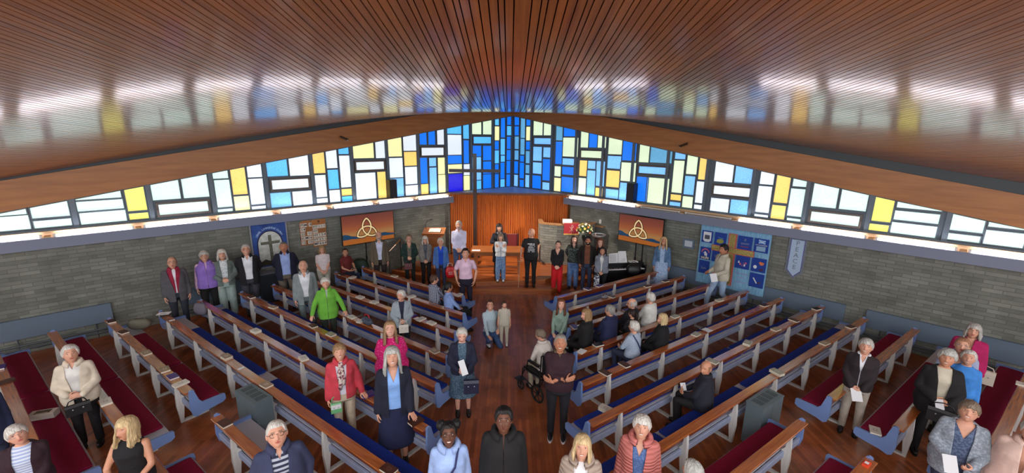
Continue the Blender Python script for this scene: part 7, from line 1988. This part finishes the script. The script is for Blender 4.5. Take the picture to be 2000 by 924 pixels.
P(60, 'woman with white curls in a bright blue blouse behind the black cardigan', 1895, 687, 1.52, fem=True, hair=('curlyshort', 'white'), arms='down', tops=[('top', K_('bright blue blouse', (66, 140, 222)), {'loose': .015})], bottom=('trousers', khaki), girth=1.05)
P(61, 'woman with greying hair and glasses in a patterned grey cardigan at lower right', 1897, 787, 1.62, fem=True, hair=('shortfem', 'greybrown'), glasses='gold', arms='hold', skin='fair', turn=.12,
  tops=[('top', pat('blue scroll print top', 'blotch', (70, 84, 114), (98, 114, 144), 40), {'neck': 'v', 'vb': 1.28, 'k': .6}), ('cardigan', pat('grey scroll cardigan', 'blotch', (132, 142, 154), (158, 168, 180), 40), {'w': .07, 'k': .03, 'hem': .72, 'loose': .02})], bottom=('trousers', ddenim), girth=1.3)
P(62, 'person in a pale pink coat cut off by the bottom right corner', 2024, 826, 1.66, fem=True, hair=('shortfem', 'silver'), arms='down', tops=[('coat', K_('pale pink coat', (220, 190, 178)), {'w': .006, 'k': .04, 'loose': .02, 'off': .035})], bottom=('trousers', khaki), girth=1.3)

# ---- things people hold or wear
def obj_at(name, mb, mats_, M, label, cat, group=None): 
    o = mb.build(name, mats_, None, M); tag(o, label, cat, group); return o
# t-shirt print
pr = PEOPLE[18]; mb = MB(); rr = random.Random(3)
for r_ in range(7):
    x = -.095
    while x < .09:
        w_ = rr.uniform(.010, .03); h_ = .011 if r_ else .018
        if rr.random() < .9: mb.box(x, x + w_ * .85, .150, .160, 1.30 - r_ * .038 - h_, 1.30 - r_ * .038 + h_ * rr.uniform(.4, 1))
        x += w_
o = mb.build('shirt_print', mat('white shirt print', (206, 206, 212), rough=.8), pr['root'])
# walking stick
hw = pr['hands']['R'][0]
mb = MB(); mb.tube([(0, 0, 0), (.03, .0, .82)], .011, 8); mb.tube([(-.03, 0, .84), (.03, 0, .85), (.10, 0, .83)], .014, 8)
obj_at('walking_stick', mb, wood_mat('pale cane', (186, 158, 128), (160, 130, 100)), Matrix.Translation((hw.x - .06, hw.y - .05, .146 if hw.y > 12.3 else .0)), 'pale wooden walking stick in the right hand of the bald man', 'walking stick')
# striped boy: nothing more
def handbag(c, size, m, label, ang=0.0, strap=None, flap=None):
    sx, sy, sz = size
    root = empty('handbag', Matrix.Translation(c) @ Matrix.Rotation(ang, 4, 'Z'), label, 'handbag', 'handbags people carry')
    mb = MB(); mb.prism_x([(-sy / 2, 0), (sy / 2, 0), (sy * .42, sz * .8), (sy * .2, sz), (-sy * .2, sz), (-sy * .42, sz * .8)], -sx / 2, sx / 2); mb.build('bag_body', m, root)
    if flap is not None:
        mb = MB(); mb.box(-sx * .46, sx * .46, -sy * .53, -sy * .50, sz * .45, sz * .92); mb.build('flap', flap, root)
    if strap:
        mb = MB(); mb.smooth = True; mb.tube([(-sx * .42, 0, sz * .9), (-sx * .3, 0, sz + strap * .7), (0, 0, sz + strap), (sx * .3, 0, sz + strap * .7), (sx * .42, 0, sz * .9)], .008, 6); mb.build('strap', m, root)
    mb = MB()
    for s_ in (-.2, .2): mb.ell((s_ * sx, -sy * .52, sz * .6), (.01, .006, .01), 8, 5)
    mb.build('clasp', mat('silver clasp', (180, 180, 184), rough=.3, metal=.8), root)
    return root
def hand_mid(pid):
    h = PEOPLE[pid]['hands']; return (h['R'][0] + h['L'][0]) / 2
def toward(c, d): 
    v = Vector((-c.x, -c.y, 0)).normalized(); return Vector(c) + v * d
def face_ang(c): return math.atan2(-c.y, -c.x) + PI / 2
c = hand_mid(35); c = toward(c, .09); handbag((c.x, c.y, c.z - .24), (.26, .09, .15), M_blk, 'black handbag held below the hands of the woman in cream jacket', face_ang(c), .08)
c = PEOPLE[31]['hands']['R'][0]; c = toward(c, .05); handbag((c.x + .10, c.y + .02, c.z - .20), (.15, .06, .15), mat('green bag leather', (110, 176, 120), rough=.5), 'small green and white handbag beside the woman in red jacket', face_ang(c), .12, mat('white bag flap', (220, 218, 220), rough=.5))
c = hand_mid(28); c = toward(c, .10); handbag((c.x + .02, c.y, c.z - .20), (.19, .05, .17), mat('cream bag leather', (212, 206, 196), rough=.5), 'flat cream bag carried by the woman in striped cardigan', face_ang(c), .10)
c = PEOPLE[32]['hands']['L'][0]; c = toward(c, .08); handbag((c.x + .06, c.y, c.z - .33), (.24, .10, .22), mat('dark navy bag leather', (34, 36, 62), rough=.45), 'dark navy handbag hanging from the arm of the woman in navy jacket', face_ang(c), .10)
c = hand_mid(57); c = toward(c, .10); handbag((c.x + .05, c.y, c.z - .28), (.30, .09, .20), M_blk, 'black handbag held by the woman in black cardigan', face_ang(c), .10)
c = hand_mid(11); c = toward(c, .10); handbag((c.x - .05, c.y, c.z - .32), (.22, .08, .18), mat('oxblood bag leather', (92, 44, 44), rough=.5), 'dark red-brown handbag of the woman in dark green cardigan', face_ang(c), .10)
c = hand_mid(23); c = toward(c, .10); handbag((c.x - .12, c.y, c.z - .38), (.16, .05, .30), pat('floral tote cloth', 'blotch', (206, 208, 214), (60, 66, 86), 22), 'white cloth bag with black flowers held by the woman in grey hoodie', face_ang(c), .06)
c = PEOPLE[20]['HM'] @ Vector((0, 0, 0)); c = toward(c, .17); 
c = toward(PEOPLE[58]['hands']['L'][0], .0); handbag((c.x + .05, c.y, c.z - .12), (.24, .14, .22), mat('cream rucksack', (200, 190, 176), rough=.7), 'cream bag at the side of the woman in magenta jacket', face_ang(c), .08)
# red carrier bag
c = PEOPLE[13]['hands']['L'][0]; root = soft_bag('carrier_bag', (c.x + .07, c.y - .05, c.z - .42), (.30, .16, .36), mat('red carrier plastic', (204, 22, 30), rough=.35), 'red and white plastic carrier bag held by the woman in blue cardigan', 'bag', .10, .2, mat('white plastic', (226, 226, 222)))
mb = MB()
for z_ in (.12, .16, .20): mb.box(-.06, .07, -.083, -.078, z_, z_ + .012)
mb.build('white_print', mat('white print', (230, 220, 220), rough=.5), root)
# papers in hands
def sheet(pid, side, w_, h_, label, th=.004, off=.03, name='leaflet', m=None, up=0.0, cat='paper'):
    P0, X, Y, Z = PEOPLE[pid]['hands'][side]
    c = P0 + X * .07 + Vector((0, 0, up)); c = toward(c, off)
    v = Vector((-c.x, -c.y, (CAMZ - c.z))).normalized()
    yy = v.to_track_quat('Z', 'Y').to_matrix().to_4x4()
    mb = MB(); mb.box(-w_ / 2, w_ / 2, -h_ / 2, h_ / 2, 0, th)
    obj_at(name, mb, m or M_paper, Matrix.Translation(c) @ yy @ Matrix.Rotation(.3, 4, 'Z'), label, cat)
sheet(56, 'L', .13, .19, 'white paper held by the person in dark brown jacket', up=-.05)
sheet(61, 'R', .12, .20, 'white folded booklet held by the woman in patterned grey cardigan', .02, .05)
sheet(57, 'R', .09, .14, 'white leaflet in the hand of the woman in black cardigan', up=-.03)
sheet(32, 'L', .10, .24, 'white papers held upright by the elderly woman in the aisle', up=.10)
sheet(25, 'L', .16, .22, 'white sheets carried by the man walking past the tapestry', up=-.05, off=.06)
sheet(9, 'L', .07, .15, 'dark phone in the hand of the man in dark red polo', .008, .02, 'mobile_phone', M_black, cat='phone')
sheet(54, 'R', .08, .12, 'white paper in the hands of the bald man in dark navy jacket', off=.01, up=.04)
# wrist watch
P0, X, Y, Z = PEOPLE[44]['hands']['R']
root44 = PEOPLE[44]['root']
mb = MB(); q = (-X).to_track_quat('Z', 'Y').to_matrix().to_4x4(); M_ = PEOPLE[44]['M'].inverted() @ Matrix.Translation(P0 - X * .012) @ q
mb.tube([(.030 * math.cos(2 * PI * k / 16), .027 * math.sin(2 * PI * k / 16), 0) for k in range(16)], .007, 6, closed=True); mb.ell((0, .028, 0), (.018, .008, .018), 10, 6); mb.build('wrist_watch', mat('dark watch', (50, 34, 36), rough=.3, metal=.3), root44, M_)
# scarf of the woman in red jacket
sc_m = pat('patterned scarf', 'blotch', (214, 200, 190), (120, 60, 80), 30)
mb = MB(); mb.smooth = True
mb.tube([(.075 * math.cos(a), .068 * math.sin(a) + .01, 1.435 - .02 * math.sin(a)) for a in [2 * PI * k / 16 for k in range(16)]], .024, 8, closed=True)
mb.tube([(.01, .10, 1.41), (.03, .145, 1.30), (.02, .155, 1.15), (.035, .15, 1.03)], [.026, .028, .03, .026], 8); mb.tube([(-.01, .10, 1.41), (-.02, .145, 1.30), (-.025, .155, 1.2), (-.02, .15, 1.1)], [.024, .026, .028, .022], 8)
mb.build('scarf', sc_m, PEOPLE[31]['root'])
# bag strap over the light blue hoodie
for pid, mm in ((40, mat('navy strap', (30, 40, 92), rough=.6)), (53, mat('navy strap', (30, 40, 92)))):
    mb = MB(); yb = .19 if pid == 40 else -.165
    mb.tube([(-.10, .06 * (1 if pid == 40 else -1), 1.44), (-.06, yb, 1.30), (.06, yb + (.01 if pid == 40 else -.0), 1.10), (.17, yb * .4, .92)], .012, 6); mb.build('bag_strap', mm, PEOPLE[pid]['root'])
# wheelchair
pw = PEOPLE[55]['M'].translation; wa = .65
root = empty('wheelchair', Matrix.Translation((pw.x, pw.y, 0)) @ Matrix.Rotation(wa, 4, 'Z'), 'black folding wheelchair in the aisle beside the man with crossed arms', 'wheelchair')
M_fr = mat('black wheelchair frame', (26, 26, 30), rough=.35); M_tyre = mat('black tyre', (16, 16, 16), rough=.8); M_al = mat('aluminium tube', (150, 152, 156), rough=.3, metal=.8)
for sx in (-1, 1):
    mb = MB(); mb.smooth = True
    mb.tube([(sx * .26, -.08 + .15 * math.cos(a), .152 + .15 * math.sin(a)) for a in [2 * PI * k / 28 for k in range(28)]], .018, 8, closed=True)
    for k in range(6):
        a = PI * k / 3; mb.tube([(sx * .26, -.08, .152), (sx * .26, -.08 + .135 * math.cos(a), .152 + .135 * math.sin(a))], .009, 6)
    mb.ell((sx * .26, -.08, .152), (.03, .028, .028), 10, 6); mb.build('rear_wheel', M_tyre, root)
    mb = MB(); mb.smooth = True; mb.tube([(sx * .25, .40 + .085 * math.cos(a), .098 + .085 * math.sin(a)) for a in [2 * PI * k / 20 for k in range(20)]], .013, 8, closed=True)
    for k in range(5):
        a = 2 * PI * k / 5; mb.tube([(sx * .25, .40, .098), (sx * .25, .40 + .08 * math.cos(a), .098 + .08 * math.sin(a))], .007, 5)
    mb.tube([(sx * .25, .40, .10), (sx * .25, .37, .28)], .011, 6); mb.build('front_castor', M_tyre, root)
    mb = MB(); mb.smooth = True
    mb.tube([(sx * .24, -.22, .98), (sx * .24, -.14, .90), (sx * .24, -.12, .48), (sx * .24, -.10, .17)], .012, 8)
    mb.tube([(sx * .24, -.12, .46), (sx * .24, .36, .46), (sx * .24, .38, .28)], .012, 8); mb.tube([(sx * .24, -.12, .66), (sx * .24, .22, .66), (sx * .24, .26, .46)], .012, 8); mb.tube([(sx * .24, -.10, .17), (sx * .24, .36, .28)], .011, 8)
    mb.build('side_frame', M_fr, root)
    mb = MB(); mb.box(sx * .24 - .025, sx * .24 + .025, -.08, .20, .67, .70); mb.build('armrest', M_fr, root)
    mb = MB(); mb.tube([(sx * .24, -.18, .97), (sx * .24, -.30, .985)], .017, 8); mb.build('handle', M_al, root)
    mb = MB(); mb.tube([(sx * .16, .38, .42), (sx * .16, .52, .14)], .010, 6); mb.box(sx * .16 - .07, sx * .16 + .07, .46, .62, .11, .125); mb.build('footrest', M_fr, root)
mb = MB(); mb.tube([(-.24, -.06, .18), (.24, .10, .45)], .010, 6); mb.tube([(.24, -.06, .18), (-.24, .10, .45)], .010, 6); mb.build('cross_brace', M_fr, root)
mb = MB(); mb.cbox(-.225, .225, -.10, .36, .455, .495, .01); mb.build('seat', M_fr, root)
mb = MB(); mb.box(-.23, .23, -.175, -.155, .52, .92); mb.build('backrest', M_fr, root)
# purple bag on the hook of the front right pew
